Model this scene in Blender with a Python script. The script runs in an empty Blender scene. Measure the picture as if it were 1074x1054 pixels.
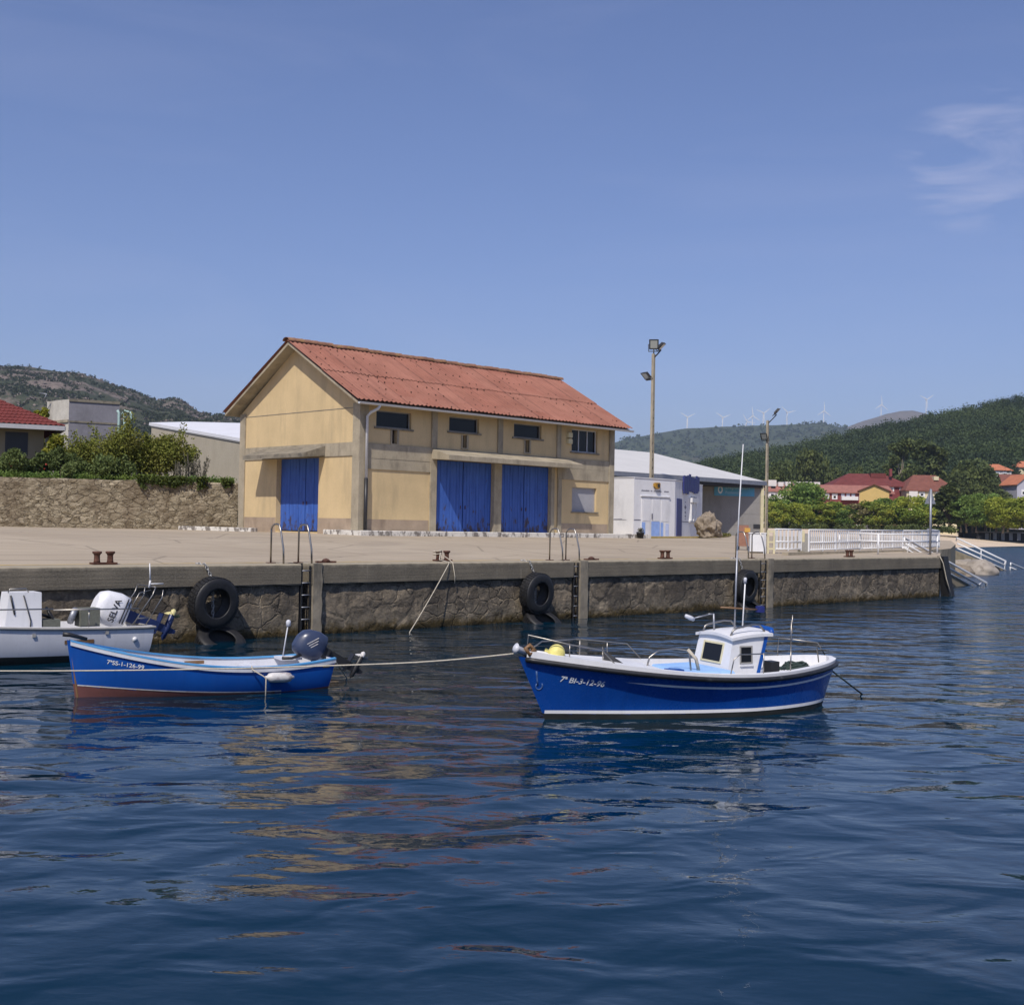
import bpy, math, random
import numpy as np
from mathutils import Vector, Matrix
R = math.radians
S = bpy.context.scene
COL = S.collection

# ------------------------------------------------------------------ camera, sky, sun, exposure
HC = 2.8                      # eye height above the water
FPX = 1270.0                  # focal length in photo pixels (1074 wide)
ROLL, PITCH, YAW = R(1.054), R(1.11), R(-44.8)
cd = bpy.data.cameras.new('camera'); cam = bpy.data.objects.new('camera', cd); COL.objects.link(cam)
CM = Matrix.Rotation(YAW, 3, 'Z') @ Matrix.Rotation(math.pi/2+PITCH, 3, 'X') @ Matrix.Rotation(ROLL, 3, 'Z')
cam.matrix_world = Matrix.Translation((0, 0, HC)) @ CM.to_4x4()
cd.sensor_width = 36; cd.sensor_fit = 'HORIZONTAL'; cd.lens = 36*FPX/1074
cd.clip_start = 0.1; cd.clip_end = 30000
S.camera = cam
SUN_EL, SUN_DIR = R(51), Vector((-0.866, -0.50, 0)).normalized()
to_sun = Vector((SUN_DIR.x*math.cos(SUN_EL), SUN_DIR.y*math.cos(SUN_EL), math.sin(SUN_EL)))
W = bpy.data.worlds.new('World'); S.world = W; W.use_nodes = True
wn, wl = W.node_tree.nodes, W.node_tree.links
bg = wn['Background']; bg.inputs[1].default_value = 0.093
sky = wn.new('ShaderNodeTexSky'); sky.sky_type = 'NISHITA'; sky.sun_disc = False
sky.sun_elevation = SUN_EL; sky.sun_rotation = math.atan2(SUN_DIR.x, SUN_DIR.y)
sky.altitude = 0; sky.air_density = 1.0; sky.dust_density = 0.9; sky.ozone_density = 2.5
def wmath(op, a, b=None):
    n = wn.new('ShaderNodeMath'); n.operation = op
    for i, v in enumerate((a, b)):
        if v is None: continue
        if isinstance(v, (int, float)): n.inputs[i].default_value = v
        else: wl.new(v, n.inputs[i])
    return n.outputs[0]
tint = wn.new('ShaderNodeMix'); tint.data_type = 'RGBA'; tint.blend_type = 'MULTIPLY'; tint.inputs[0].default_value = 1
wl.new(sky.outputs[0], tint.inputs[6]); tint.inputs[7].default_value = (0.88, 0.90, 1.20, 1)
# thin high wisps of cloud, laid out over the sky's directions
tc = wn.new('ShaderNodeTexCoord')
def cloud(direction, spread, scale, lo, hi, amount, stretch):
    mp = wn.new('ShaderNodeMapping'); wl.new(tc.outputs['Generated'], mp.inputs[0])
    mp.inputs['Scale'].default_value = stretch; mp.inputs['Rotation'].default_value = (0, 0, R(45))
    nz = wn.new('ShaderNodeTexNoise'); wl.new(mp.outputs[0], nz.inputs[0])
    nz.inputs['Scale'].default_value = scale; nz.inputs['Detail'].default_value = 7; nz.inputs['Roughness'].default_value = 0.55
    nz.inputs['Distortion'].default_value = 0.8
    mr = wn.new('ShaderNodeMapRange'); mr.inputs[1].default_value = lo; mr.inputs[2].default_value = hi
    wl.new(nz.outputs[0], mr.inputs[0])
    if direction is not None:
        dt = wn.new('ShaderNodeVectorMath'); dt.operation = 'DOT_PRODUCT'
        wl.new(tc.outputs['Generated'], dt.inputs[0]); dt.inputs[1].default_value = direction
        m2 = wn.new('ShaderNodeMapRange'); m2.interpolation_type = 'SMOOTHSTEP'
        m2.inputs[1].default_value = math.cos(spread); m2.inputs[2].default_value = math.cos(spread*0.35)
        wl.new(dt.outputs['Value'], m2.inputs[0])
        return wmath('MULTIPLY', wmath('MULTIPLY', mr.outputs[0], m2.outputs[0]), amount)
    return wmath('MULTIPLY', mr.outputs[0], amount)
def raydir(px, py): return (CM @ Vector(((px-537)/FPX, -(py-527)/FPX, -1))).normalized()
c1 = cloud(raydir(1020, 165), R(3.7), 9, 0.44, 0.66, 0.40, (1, 1, 3.6))
c2 = cloud(None, 0, 2.4, 0.46, 0.80, 0.09, (1, 1, 6.0))
mx = wn.new('ShaderNodeMix'); mx.data_type = 'RGBA'
wl.new(wmath('MAXIMUM', c1, c2), mx.inputs[0]); wl.new(tint.outputs[2], mx.inputs[6]); mx.inputs[7].default_value = (6.9, 6.9, 8.8, 1)
wl.new(mx.outputs[2], bg.inputs[0])
sd = bpy.data.lights.new('sun', 'SUN'); sd.energy = 4.1; sd.angle = R(0.53); sd.color = (1.0, 0.93, 0.83)
so = bpy.data.objects.new('sun', sd); COL.objects.link(so); so.rotation_euler = to_sun.to_track_quat('Z', 'Y').to_euler()
so.location = (0, 0, 40)
S.view_settings.view_transform = 'Standard'; S.view_settings.look = 'None'
S.view_settings.exposure = 0.08; S.view_settings.gamma = 1.0
S.cycles.max_bounces = 8; S.cycles.diffuse_bounces = 3; S.cycles.glossy_bounces = 4
S.cycles.transparent_max_bounces = 8; S.cycles.transmission_bounces = 4; S.cycles.volume_bounces = 0
S.cycles.caustics_reflective = False; S.cycles.caustics_refractive = False
S.cycles.use_denoising = True

# ------------------------------------------------------------------ where a photo pixel lies in the place
CV = Vector((0, 0, HC))
def _ray(px, py): return CM @ Vector(((px-537)/FPX, -(py-527)/FPX, -1))
def at_z(px, py, z): d = _ray(px, py); return CV + d*((z-HC)/d.z)
def at_y(px, py, y): d = _ray(px, py); return CV + d*(y/d.y)
def at_x(px, py, x): d = _ray(px, py); return CV + d*(x/d.x)
def at_d(px, py, D): return CV + _ray(px, py)*D
def px_of(P):
    q = CM.transposed() @ (Vector(P)-CV); return 537+FPX*q.x/-q.z, 527-FPX*q.y/-q.z
# (_ray has unit depth along the optical axis, so D is the depth)

# ------------------------------------------------------------------ scene graph helpers
def tag(o, label=None, cat=None, group=None, kind=None):
    if label: o['label'] = label
    if cat: o['category'] = cat
    if group: o['group'] = group
    if kind: o['kind'] = kind
    return o
def thing(name, label, cat, loc=(0, 0, 0), rz=0, group=None):
    o = bpy.data.objects.new(name, None); COL.objects.link(o); o.empty_display_size = 0.2
    o.location = loc; o.rotation_euler = (0, 0, rz)
    return tag(o, label, cat, group)
def copy_tree(o, parent=None):
    c = o.copy(); COL.objects.link(c)
    if parent: c.parent = parent
    for ch in list(o.children): copy_tree(ch, c)
    return c
def wloc(p):
    v = Vector((0, 0, 0))
    while p: v += p.location; p = p.parent
    return v
class MB:
    def __init__(s): s.v = []; s.f = []; s.mi = []; s.cur = 0; s.sm = []
    def add(s, vs, fs, smooth=False):
        b = len(s.v); s.v += [tuple(v) for v in vs]
        for f in fs: s.f.append(tuple(i+b for i in f)); s.mi.append(s.cur); s.sm.append(smooth)
        return s
    def quad(s, *p): return s.add(p, [tuple(range(len(p)))])
    def box(s, x0, x1, y0, y1, z0, z1):
        return s.add([(x0,y0,z0),(x1,y0,z0),(x1,y1,z0),(x0,y1,z0),(x0,y0,z1),(x1,y0,z1),(x1,y1,z1),(x0,y1,z1)],
                     [(0,3,2,1),(4,5,6,7),(0,1,5,4),(1,2,6,5),(2,3,7,6),(3,0,4,7)])
    def obox(s, o, u, w, h, a0, a1, b0, b1, c0, c1):      # box in the frame o + a*u + b*w + c*h
        o, u, w, h = map(Vector, (o, u, w, h)); P = lambda a, b, c: o+u*a+w*b+h*c
        return s.add([P(a0,b0,c0),P(a1,b0,c0),P(a1,b1,c0),P(a0,b1,c0),P(a0,b0,c1),P(a1,b0,c1),P(a1,b1,c1),P(a0,b1,c1)],
                     [(0,3,2,1),(4,5,6,7),(0,1,5,4),(1,2,6,5),(2,3,7,6),(3,0,4,7)])
    def tube(s, pts, r, n=8, closed=False, caps=True):
        pts = [Vector(p) for p in pts]; m = len(pts); rr = r if isinstance(r, (list, tuple)) else [r]*m
        vs = []; prev = None
        for i, p in enumerate(pts):
            a = pts[(i-1) % m] if (i or closed) else p; b = pts[(i+1) % m] if (i < m-1 or closed) else p
            d = (b-a).normalized()
            if prev is None:
                x = d.cross(Vector((0.13, 0.27, 0.95)))
                if x.length < 1e-3: x = d.cross(Vector((1, 0, 0)))
            else: x = prev - d*prev.dot(d)
            x.normalize(); prev = x; y = d.cross(x)
            for k in range(n):
                t = 2*math.pi*k/n; vs.append(p+(x*math.cos(t)+y*math.sin(t))*rr[i])
        fs = []
        for i in range(m if closed else m-1):
            j = (i+1) % m
            for k in range(n):
                l = (k+1) % n; fs.append((i*n+k, i*n+l, j*n+l, j*n+k))
        s.add(vs, fs, True)
        if caps and not closed:
            b = len(s.v)-len(vs)
            s.f.append(tuple(b+k for k in reversed(range(n)))); s.f.append(tuple(b+(m-1)*n+k for k in range(n)))
            s.mi += [s.cur]*2; s.sm += [False]*2
        return s
    def lathe(s, prof, n=16, M=None, smooth=True):
        M = M or Matrix.Identity(4); vs = []; fs = []
        for (r, z) in prof:
            for k in range(n):
                t = 2*math.pi*k/n; vs.append(M @ Vector((r*math.cos(t), r*math.sin(t), z)))
        for i in range(len(prof)-1):
            for k in range(n):
                l = (k+1) % n; fs.append((i*n+k, i*n+l, (i+1)*n+l, (i+1)*n+k))
        return s.add(vs, fs, smooth)
    def grid(s, P, smooth=True, flip=False):             # P[i][j] points
        n, m = len(P), len(P[0]); fs = []
        for i in range(n-1):
            for j in range(m-1):
                q = (i*m+j, i*m+j+1, (i+1)*m+j+1, (i+1)*m+j); fs.append(q[::-1] if flip else q)
        return s.add([p for r in P for p in r], fs, smooth)
    def build(s, name, mat, parent=None, world=False, origin=None):
        me = bpy.data.meshes.new(name)
        off = Vector((0, 0, 0))
        if parent is not None and world: off = wloc(parent)
        if origin is not None: off = Vector(origin)
        vs = [(v[0]-off.x, v[1]-off.y, v[2]-off.z) for v in s.v]
        me.from_pydata(vs, [], s.f)
        for m in (mat if isinstance(mat, (list, tuple)) else [mat]): me.materials.append(m)
        me.polygons.foreach_set('material_index', s.mi); me.polygons.foreach_set('use_smooth', s.sm)
        me.update()
        o = bpy.data.objects.new(name, me); COL.objects.link(o)
        if parent is not None: o.parent = parent
        if origin is not None: o.location = off
        return o
def arc(c, u, w, r, a0, a1, n=8):
    c, u, w = Vector(c), Vector(u), Vector(w)
    return [c+u*(r*math.cos(a0+(a1-a0)*i/n))+w*(r*math.sin(a0+(a1-a0)*i/n)) for i in range(n+1)]
def sag(a, b, d, n=16):
    a, b = Vector(a), Vector(b)
    return [a.lerp(b, i/n)-Vector((0, 0, d*4*(i/n)*(1-i/n))) for i in range(n+1)]
_tc = {}
def text_shape(t, size=1.0):
    if t in _tc: vs, fs = _tc[t]
    else:
        cu = bpy.data.curves.new('lettering', 'FONT'); cu.body = t; cu.resolution_u = 3; cu.offset = 0.018
        o = bpy.data.objects.new('lettering', cu); COL.objects.link(o)
        me = bpy.data.meshes.new_from_object(o.evaluated_get(bpy.context.evaluated_depsgraph_get()))
        vs = [tuple(v.co) for v in me.vertices]; fs = [tuple(p.vertices) for p in me.polygons]
        bpy.data.objects.remove(o); bpy.data.curves.remove(cu); bpy.data.meshes.remove(me)
        _tc[t] = (vs, fs)
    return [(v[0]*size, v[1]*size) for v in vs], fs

# ------------------------------------------------------------------ materials
class NT:
    def __init__(s, name):
        s.m = bpy.data.materials.new(name); s.m.use_nodes = True
        s.n, s.l = s.m.node_tree.nodes, s.m.node_tree.links
        s.b = s.n['Principled BSDF']; s.tc = s.n.new('ShaderNodeTexCoord')
    def co(s, scale=(1, 1, 1), rot=(0, 0, 0), which='Object'):
        mp = s.n.new('ShaderNodeMapping'); s.l.new(s.tc.outputs[which], mp.inputs[0])
        mp.inputs['Scale'].default_value = scale; mp.inputs['Rotation'].default_value = rot
        return mp.outputs[0]
    def noise(s, vec, scale, detail=4, rough=0.55, dist=0):
        t = s.n.new('ShaderNodeTexNoise'); s.l.new(vec, t.inputs[0])
        t.inputs['Scale'].default_value = scale; t.inputs['Detail'].default_value = detail
        t.inputs['Roughness'].default_value = rough; t.inputs['Distortion'].default_value = dist
        return t.outputs[0]
    def vor(s, vec, scale, feature='F1', rand=1.0):
        t = s.n.new('ShaderNodeTexVoronoi'); t.feature = feature; s.l.new(vec, t.inputs[0])
        t.inputs['Scale'].default_value = scale; t.inputs['Randomness'].default_value = rand
        return t
    def ramp(s, fac, lo, hi, a=0.0, b=1.0):
        t = s.n.new('ShaderNodeMapRange'); s.l.new(fac, t.inputs[0])
        for i, v in enumerate((lo, hi, a, b)): t.inputs[i+1].default_value = v
        return t.outputs[0]
    def mix(s, fac, a, b, blend='MIX'):
        t = s.n.new('ShaderNodeMix'); t.data_type = 'RGBA'; t.blend_type = blend
        for i, v in ((0, fac), (6, a), (7, b)):
            if isinstance(v, (int, float)): t.inputs[i].default_value = v
            elif isinstance(v, (tuple, list)): t.inputs[i].default_value = (*v, 1) if len(v) == 3 else v
            else: s.l.new(v, t.inputs[i])
        return t.outputs[2]
    def math(s, op, a, b=None):
        t = s.n.new('ShaderNodeMath'); t.operation = op
        for i, v in enumerate((a, b)):
            if v is None: continue
            if isinstance(v, (int, float)): t.inputs[i].default_value = v
            else: s.l.new(v, t.inputs[i])
        return t.outputs[0]
    def bump(s, h, strength=0.5, dist=0.02, prev=None):
        t = s.n.new('ShaderNodeBump'); s.l.new(h, t.inputs['Height'])
        t.inputs['Strength'].default_value = strength; t.inputs['Distance'].default_value = dist
        if prev is not None: s.l.new(prev, t.inputs['Normal'])
        return t.outputs[0]
    def sep(s, vec):
        t = s.n.new('ShaderNodeSeparateXYZ'); s.l.new(vec, t.inputs[0]); return t.outputs
    def done(s, col=None, rough=None, normal=None, metal=0, spec=None):
        if col is not None:
            if isinstance(col, tuple): s.b.inputs['Base Color'].default_value = (*col, 1)
            else: s.l.new(col, s.b.inputs['Base Color'])
        if rough is not None:
            if isinstance(rough, (int, float)): s.b.inputs['Roughness'].default_value = rough
            else: s.l.new(rough, s.b.inputs['Roughness'])
        if normal is not None: s.l.new(normal, s.b.inputs['Normal'])
        s.b.inputs['Metallic'].default_value = metal
        if spec is not None: s.b.inputs['Specular IOR Level'].default_value = spec
        return s.m
def mul(c, k): return tuple(x*k for x in c)
def mat(name, col, rough=0.6, var=0.15, scale=2.0, bump=0.15, bscale=40, metal=0, spec=0.5,
        stain=None, sscale=1.2, sth=(0.52, 0.7), stretch=(1, 1, 0.35), fine=0.08):
    t = NT(name); v = t.co()
    c = t.mix(t.ramp(t.noise(v, scale, 5), 0.3, 0.7), mul(col, 1-var), mul(col, 1+var))
    c = t.mix(t.ramp(t.noise(v, bscale*0.7, 3), 0.3, 0.7, 0, 1), mul((1, 1, 1), 1-fine), mul((1, 1, 1), 1+fine)) if False else c
    if fine:
        g = t.ramp(t.noise(v, bscale*0.6, 3), 0.3, 0.7, 1-fine, 1+fine)
        cc = t.n.new('ShaderNodeCombineColor'); [t.l.new(g, cc.inputs[i]) for i in range(3)]
        c = t.mix(1.0, c, cc.outputs[0], 'MULTIPLY')
    if stain:
        vs = t.co(stretch)
        c = t.mix(t.ramp(t.noise(vs, sscale, 6, 0.65), sth[0], sth[1], 0, 0.85), c, stain)
    n = t.bump(t.noise(v, bscale, 4), bump, 0.01) if bump else None
    return t.done(c, rough, n, metal, spec)
M = {}
M['render_wall'] = mat('yellow_render', (0.60, 0.455, 0.25), 0.85, 0.08, 0.8, 0.25, 30, stain=(0.42, 0.325, 0.19), sscale=1.6, sth=(0.50, 0.78), fine=0.06, stretch=(1, 1, 0.2))
M['plinth'] = mat('pink_plinth', (0.37, 0.285, 0.205), 0.85, 0.12, 2, 0.2, 30, stain=(0.24, 0.18, 0.13), fine=0.06)
M['concrete'] = mat('weathered_concrete', (0.36, 0.31, 0.225), 0.9, 0.15, 1.5, 0.35, 25, stain=(0.17, 0.145, 0.11), sscale=1.6, sth=(0.5, 0.72))
M['concrete_dark'] = mat('dirty_concrete', (0.22, 0.195, 0.15), 0.9, 0.2, 2, 0.4, 25, stain=(0.09, 0.08, 0.065), sscale=2.2, sth=(0.48, 0.68), stretch=(1, 1, 1))
M['white_metal'] = mat('white_paint', (0.74, 0.74, 0.74), 0.4, 0.04, 3, 0, 30, fine=0.02)
M['white_chalk'] = mat('chipped_white_kerb', (0.66, 0.63, 0.57), 0.8, 0.08, 4, 0.4, 30, stain=(0.12, 0.10, 0.085), sscale=3.2, sth=(0.5, 0.58), stretch=(1, 1, 0.6))
M['yellow_kerb'] = mat('worn_yellow_kerb', (0.40, 0.30, 0.10), 0.8, 0.12, 2, 0.3, 30, stain=(0.15, 0.14, 0.07), sscale=2.5, stretch=(1, 1, 1))
M['steel'] = mat('stainless_tube', (0.36, 0.34, 0.31), 0.38, 0.05, 3, 0, 30, metal=1, fine=0)
M['galv'] = mat('galvanised_steel', (0.33, 0.34, 0.37), 0.5, 0.12, 5, 0.05, 40, metal=0.7)
M['rust'] = mat('rusty_iron', (0.085, 0.035, 0.022), 0.8, 0.35, 8, 0.4, 60, stain=(0.17, 0.07, 0.035), sscale=9, stretch=(1, 1, 1))
M['rubber'] = mat('black_rubber', (0.014, 0.014, 0.015), 0.55, 0.25, 6, 0.15, 60, stain=(0.035, 0.033, 0.03), sscale=5, stretch=(1, 1, 1))
M['black'] = mat('black_plastic', (0.02, 0.02, 0.022), 0.45, 0.2, 6, 0.05, 60)
M['rope'] = mat('pale_rope', (0.50, 0.45, 0.36), 0.9, 0.15, 30, 0.5, 120)
M['rope_dark'] = mat('green_rope', (0.03, 0.05, 0.045), 0.9, 0.15, 30, 0.5, 120)
M['chain'] = mat('galvanised_chain', (0.45, 0.44, 0.42), 0.5, 0.2, 20, 0, 60, metal=0.5)
M['gutter'] = mat('grey_gutter', (0.55, 0.56, 0.58), 0.45, 0.06, 3, 0, 30)
M['frame_grey'] = mat('grey_window_frame', (0.30, 0.29, 0.27), 0.6, 0.1, 3, 0.1, 30)
M['shutter'] = mat('roller_shutter', (0.40, 0.40, 0.42), 0.6, 0.06, 3, 0, 30)
M['glass'] = NT('dark_glass').done((0.010, 0.011, 0.014), 0.12, None, 0, 0.3)
M['navy'] = mat('navy_paint', (0.022, 0.03, 0.16), 0.5, 0.1, 3, 0, 30)
M['kiosk'] = mat('white_wall', (0.74, 0.74, 0.76), 0.7, 0.04, 1.2, 0.1, 30, stain=(0.6, 0.6, 0.62), sscale=1, fine=0.02)
M['kiosk_blue'] = mat('pale_blue_paint', (0.28, 0.42, 0.78), 0.6, 0.1, 3, 0, 30, fine=0.03)
M['kiosk_ice'] = mat('ice_blue_paint', (0.52, 0.60, 0.82), 0.6, 0.08, 3, 0, 30, fine=0.03)
M['gold'] = mat('gilded_shield', (0.42, 0.24, 0.04), 0.4, 0.35, 9, 0.1, 30)
M['letter_grey'] = mat('grey_lettering', (0.16, 0.16, 0.2), 0.6, 0, 3, 0, 30, fine=0)
M['letter_white'] = mat('white_lettering', (0.72, 0.74, 0.76), 0.5, 0.05, 8, 0, 30, fine=0)
M['letter_black'] = mat('black_lettering', (0.03, 0.03, 0.035), 0.5, 0, 3, 0, 30, fine=0)
M['banner'] = mat('blue_banner', (0.10, 0.33, 0.50), 0.6, 0.08, 2, 0, 30, fine=0.02)
M['orange'] = mat('orange_plastic', (0.30, 0.15, 0.10), 0.5, 0.12, 4, 0, 30)
M['amber'] = mat('yellow_orange_paint', (0.58, 0.33, 0.07), 0.5, 0.08, 4, 0, 30)
M['cream'] = mat('cream_paint', (0.62, 0.56, 0.36), 0.6, 0.1, 2, 0, 30)
M['yellow_buoy'] = mat('pale_yellow_buoy', (0.72, 0.64, 0.20), 0.55, 0.08, 6, 0.05, 30)
M['hall_wall'] = mat('grey_block_wall', (0.26, 0.25, 0.24), 0.9, 0.08, 0.6, 0.15, 20, stain=(0.2, 0.19, 0.18), sscale=0.7)
M['hall_roof'] = mat('white_sheet_roof', (0.60, 0.585, 0.555), 0.6, 0.05, 0.4, 0, 30, fine=0.02)
M['near_black'] = mat('near_black', (0.035, 0.035, 0.04), 0.9, 0.1, 1, 0, 30)
M['house_white'] = mat('white_house_render', (0.66, 0.63, 0.60), 0.8, 0.05, 0.5, 0, 10, fine=0.03)
M['house_red'] = mat('red_house_render', (0.20, 0.045, 0.045), 0.8, 0.1, 0.5, 0, 10, fine=0.04)
M['house_yellow'] = mat('yellow_house_render', (0.60, 0.42, 0.15), 0.8, 0.06, 0.5, 0, 10, fine=0.04)
M['house_cream'] = mat('cream_house_render', (0.62, 0.55, 0.36), 0.8, 0.06, 0.5, 0, 10, fine=0.04)
M['house_grey'] = mat('grey_house_render', (0.42, 0.42, 0.48), 0.8, 0.06, 0.5, 0, 10, fine=0.04)
M['house_beige'] = mat('beige_house_render', (0.30, 0.245, 0.16), 0.85, 0.1, 0.8, 0.2, 10, fine=0.04)
M['old_grey'] = mat('blotchy_grey_wall', (0.21, 0.205, 0.23), 0.9, 0.12, 0.7, 0.2, 10, stain=(0.11, 0.105, 0.11), sscale=0.6, sth=(0.5, 0.75))
M['old_white'] = mat('blotchy_white_wall', (0.52, 0.49, 0.43), 0.9, 0.12, 0.9, 0.2, 10, stain=(0.27, 0.24, 0.20), sscale=0.8, sth=(0.5, 0.65))
M['shed_wall'] = mat('grey_shed_wall', (0.42, 0.375, 0.29), 0.9, 0.07, 0.5, 0.15, 20, stain=(0.33, 0.29, 0.22), sscale=0.5, sth=(0.45, 0.7))
M['roof_white2'] = mat('white_shed_roof', (0.72, 0.72, 0.74), 0.5, 0.04, 0.5, 0, 20, fine=0.02)
M['pale_green'] = mat('pale_green_pipe', (0.36, 0.50, 0.47), 0.5, 0.12, 3, 0, 20)
M['bark'] = mat('brown_bark', (0.085, 0.065, 0.045), 0.95, 0.25, 3, 0.5, 20)
M['bark_pale'] = mat('pale_bark', (0.20, 0.17, 0.135), 0.95, 0.25, 1, 0.4, 10)
M['turbine'] = mat('turbine_white', (0.78, 0.78, 0.78), 0.5, 0.02, 3, 0, 20, fine=0)
M['lamp_glass'] = NT('floodlight_glass').done((0.32, 0.33, 0.30), 0.15, None, 0, 0.6)
M['rock'] = mat('boulder_granite', (0.33, 0.29, 0.245), 0.9, 0.2, 1.5, 0.8, 7, stain=(0.13, 0.105, 0.08), sscale=1.6, stretch=(1, 1, 1))
M['rock_brown'] = mat('brown_granite', (0.25, 0.205, 0.155), 0.9, 0.25, 2.4, 0.8, 9, stain=(0.07, 0.055, 0.04), sscale=2.2, stretch=(1, 1, 1))
M['ramp'] = mat('slipway_concrete', (0.27, 0.225, 0.15), 0.9, 0.2, 0.8, 0.4, 10, stain=(0.11, 0.095, 0.06), sscale=0.9, stretch=(1, 1, 1))

def blue_door():
    t = NT('blue_door_paint'); v = t.co()
    c = t.mix(t.ramp(t.noise(t.co((1, 1, 0.15)), 6, 5), 0.3, 0.7), (0.030, 0.085, 0.34), (0.052, 0.135, 0.47))
    rust = t.noise(t.co((1, 1, 0.4)), 4.5, 6, 0.7)
    low = t.ramp(t.sep(t.tc.outputs['Object'])[2], 0.0, 1.6, 0.17, 0.0)
    c = t.mix(t.ramp(t.math('ADD', rust, low), 0.62, 0.70, 0, 0.9), c, (0.055, 0.035, 0.03))
    return t.done(c, 0.55, t.bump(t.noise(v, 40, 3), 0.1, 0.01), 0, 0.4)
M['blue_door'] = blue_door()
def roof_red():
    t = NT('terracotta_sheet'); v = t.co()
    c = t.mix(t.ramp(t.noise(v, 0.7, 6, 0.6), 0.3, 0.7), (0.235, 0.095, 0.066), (0.36, 0.155, 0.11))
    c = t.mix(t.ramp(t.noise(t.co((1, 1, 1)), 9, 5, 0.7), 0.55, 0.72, 0, 0.6), c, (0.15, 0.07, 0.055))
    xs = t.sep(t.co((1/1.06, 1/2.07, 1)))     # one tone per sheet
    cell = t.n.new('ShaderNodeTexWhiteNoise'); cell.noise_dimensions = '2D'
    cb = t.n.new('ShaderNodeCombineXYZ')
    t.l.new(t.math('FLOOR', xs[0]), cb.inputs[0]); t.l.new(t.math('FLOOR', xs[1]), cb.inputs[1]); t.l.new(cb.outputs[0], cell.inputs[0])
    c = t.mix(t.ramp(cell.outputs[0], 0, 1, 0, 0.28), c, (0.37, 0.195, 0.145))
    fx_ = t.math('FRACT', xs[0]); seam = t.ramp(fx_, 0.02, 0.06, 1, 0)
    seam = t.math('MULTIPLY', seam, t.ramp(t.noise(v, 1.7, 4), 0.35, 0.6, 0.25, 0.85))
    c = t.mix(seam, c, (0.12, 0.055, 0.045))
    c = t.mix(t.ramp(t.noise(t.co((2.2, 0.25, 0.25)), 1.3, 6, 0.7), 0.5, 0.75, 0, 0.55), c, (0.20, 0.085, 0.065))
    return t.done(c, 0.9, t.bump(t.noise(v, 30, 3), 0.2, 0.01), 0, 0.2)
M['roof_red'] = roof_red()
M['ridge'] = mat('lichen_ridge', (0.24, 0.12, 0.075), 0.9, 0.3, 3, 0.5, 20, stain=(0.35, 0.24, 0.07), sscale=5, stretch=(1, 1, 1))
M['tile_red'] = mat('red_roof_tile', (0.135, 0.026, 0.023), 0.7, 0.12, 1.2, 0.1, 20, spec=0.3)
M['tile_maroon'] = mat('maroon_roof_tile', (0.15, 0.04, 0.036), 0.8, 0.15, 0.7, 0, 5, spec=0.25)
M['tile_brown'] = mat('brown_roof_tile', (0.19, 0.075, 0.055), 0.8, 0.15, 0.7, 0, 5, spec=0.25)
M['tile_orange'] = mat('orange_roof_tile', (0.46, 0.17, 0.09), 0.8, 0.15, 0.7, 0, 5, spec=0.25)
M['tile_faded'] = mat('faded_roof_tile', (0.32, 0.14, 0.11), 0.8, 0.15, 0.7, 0, 5, spec=0.25)

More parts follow.
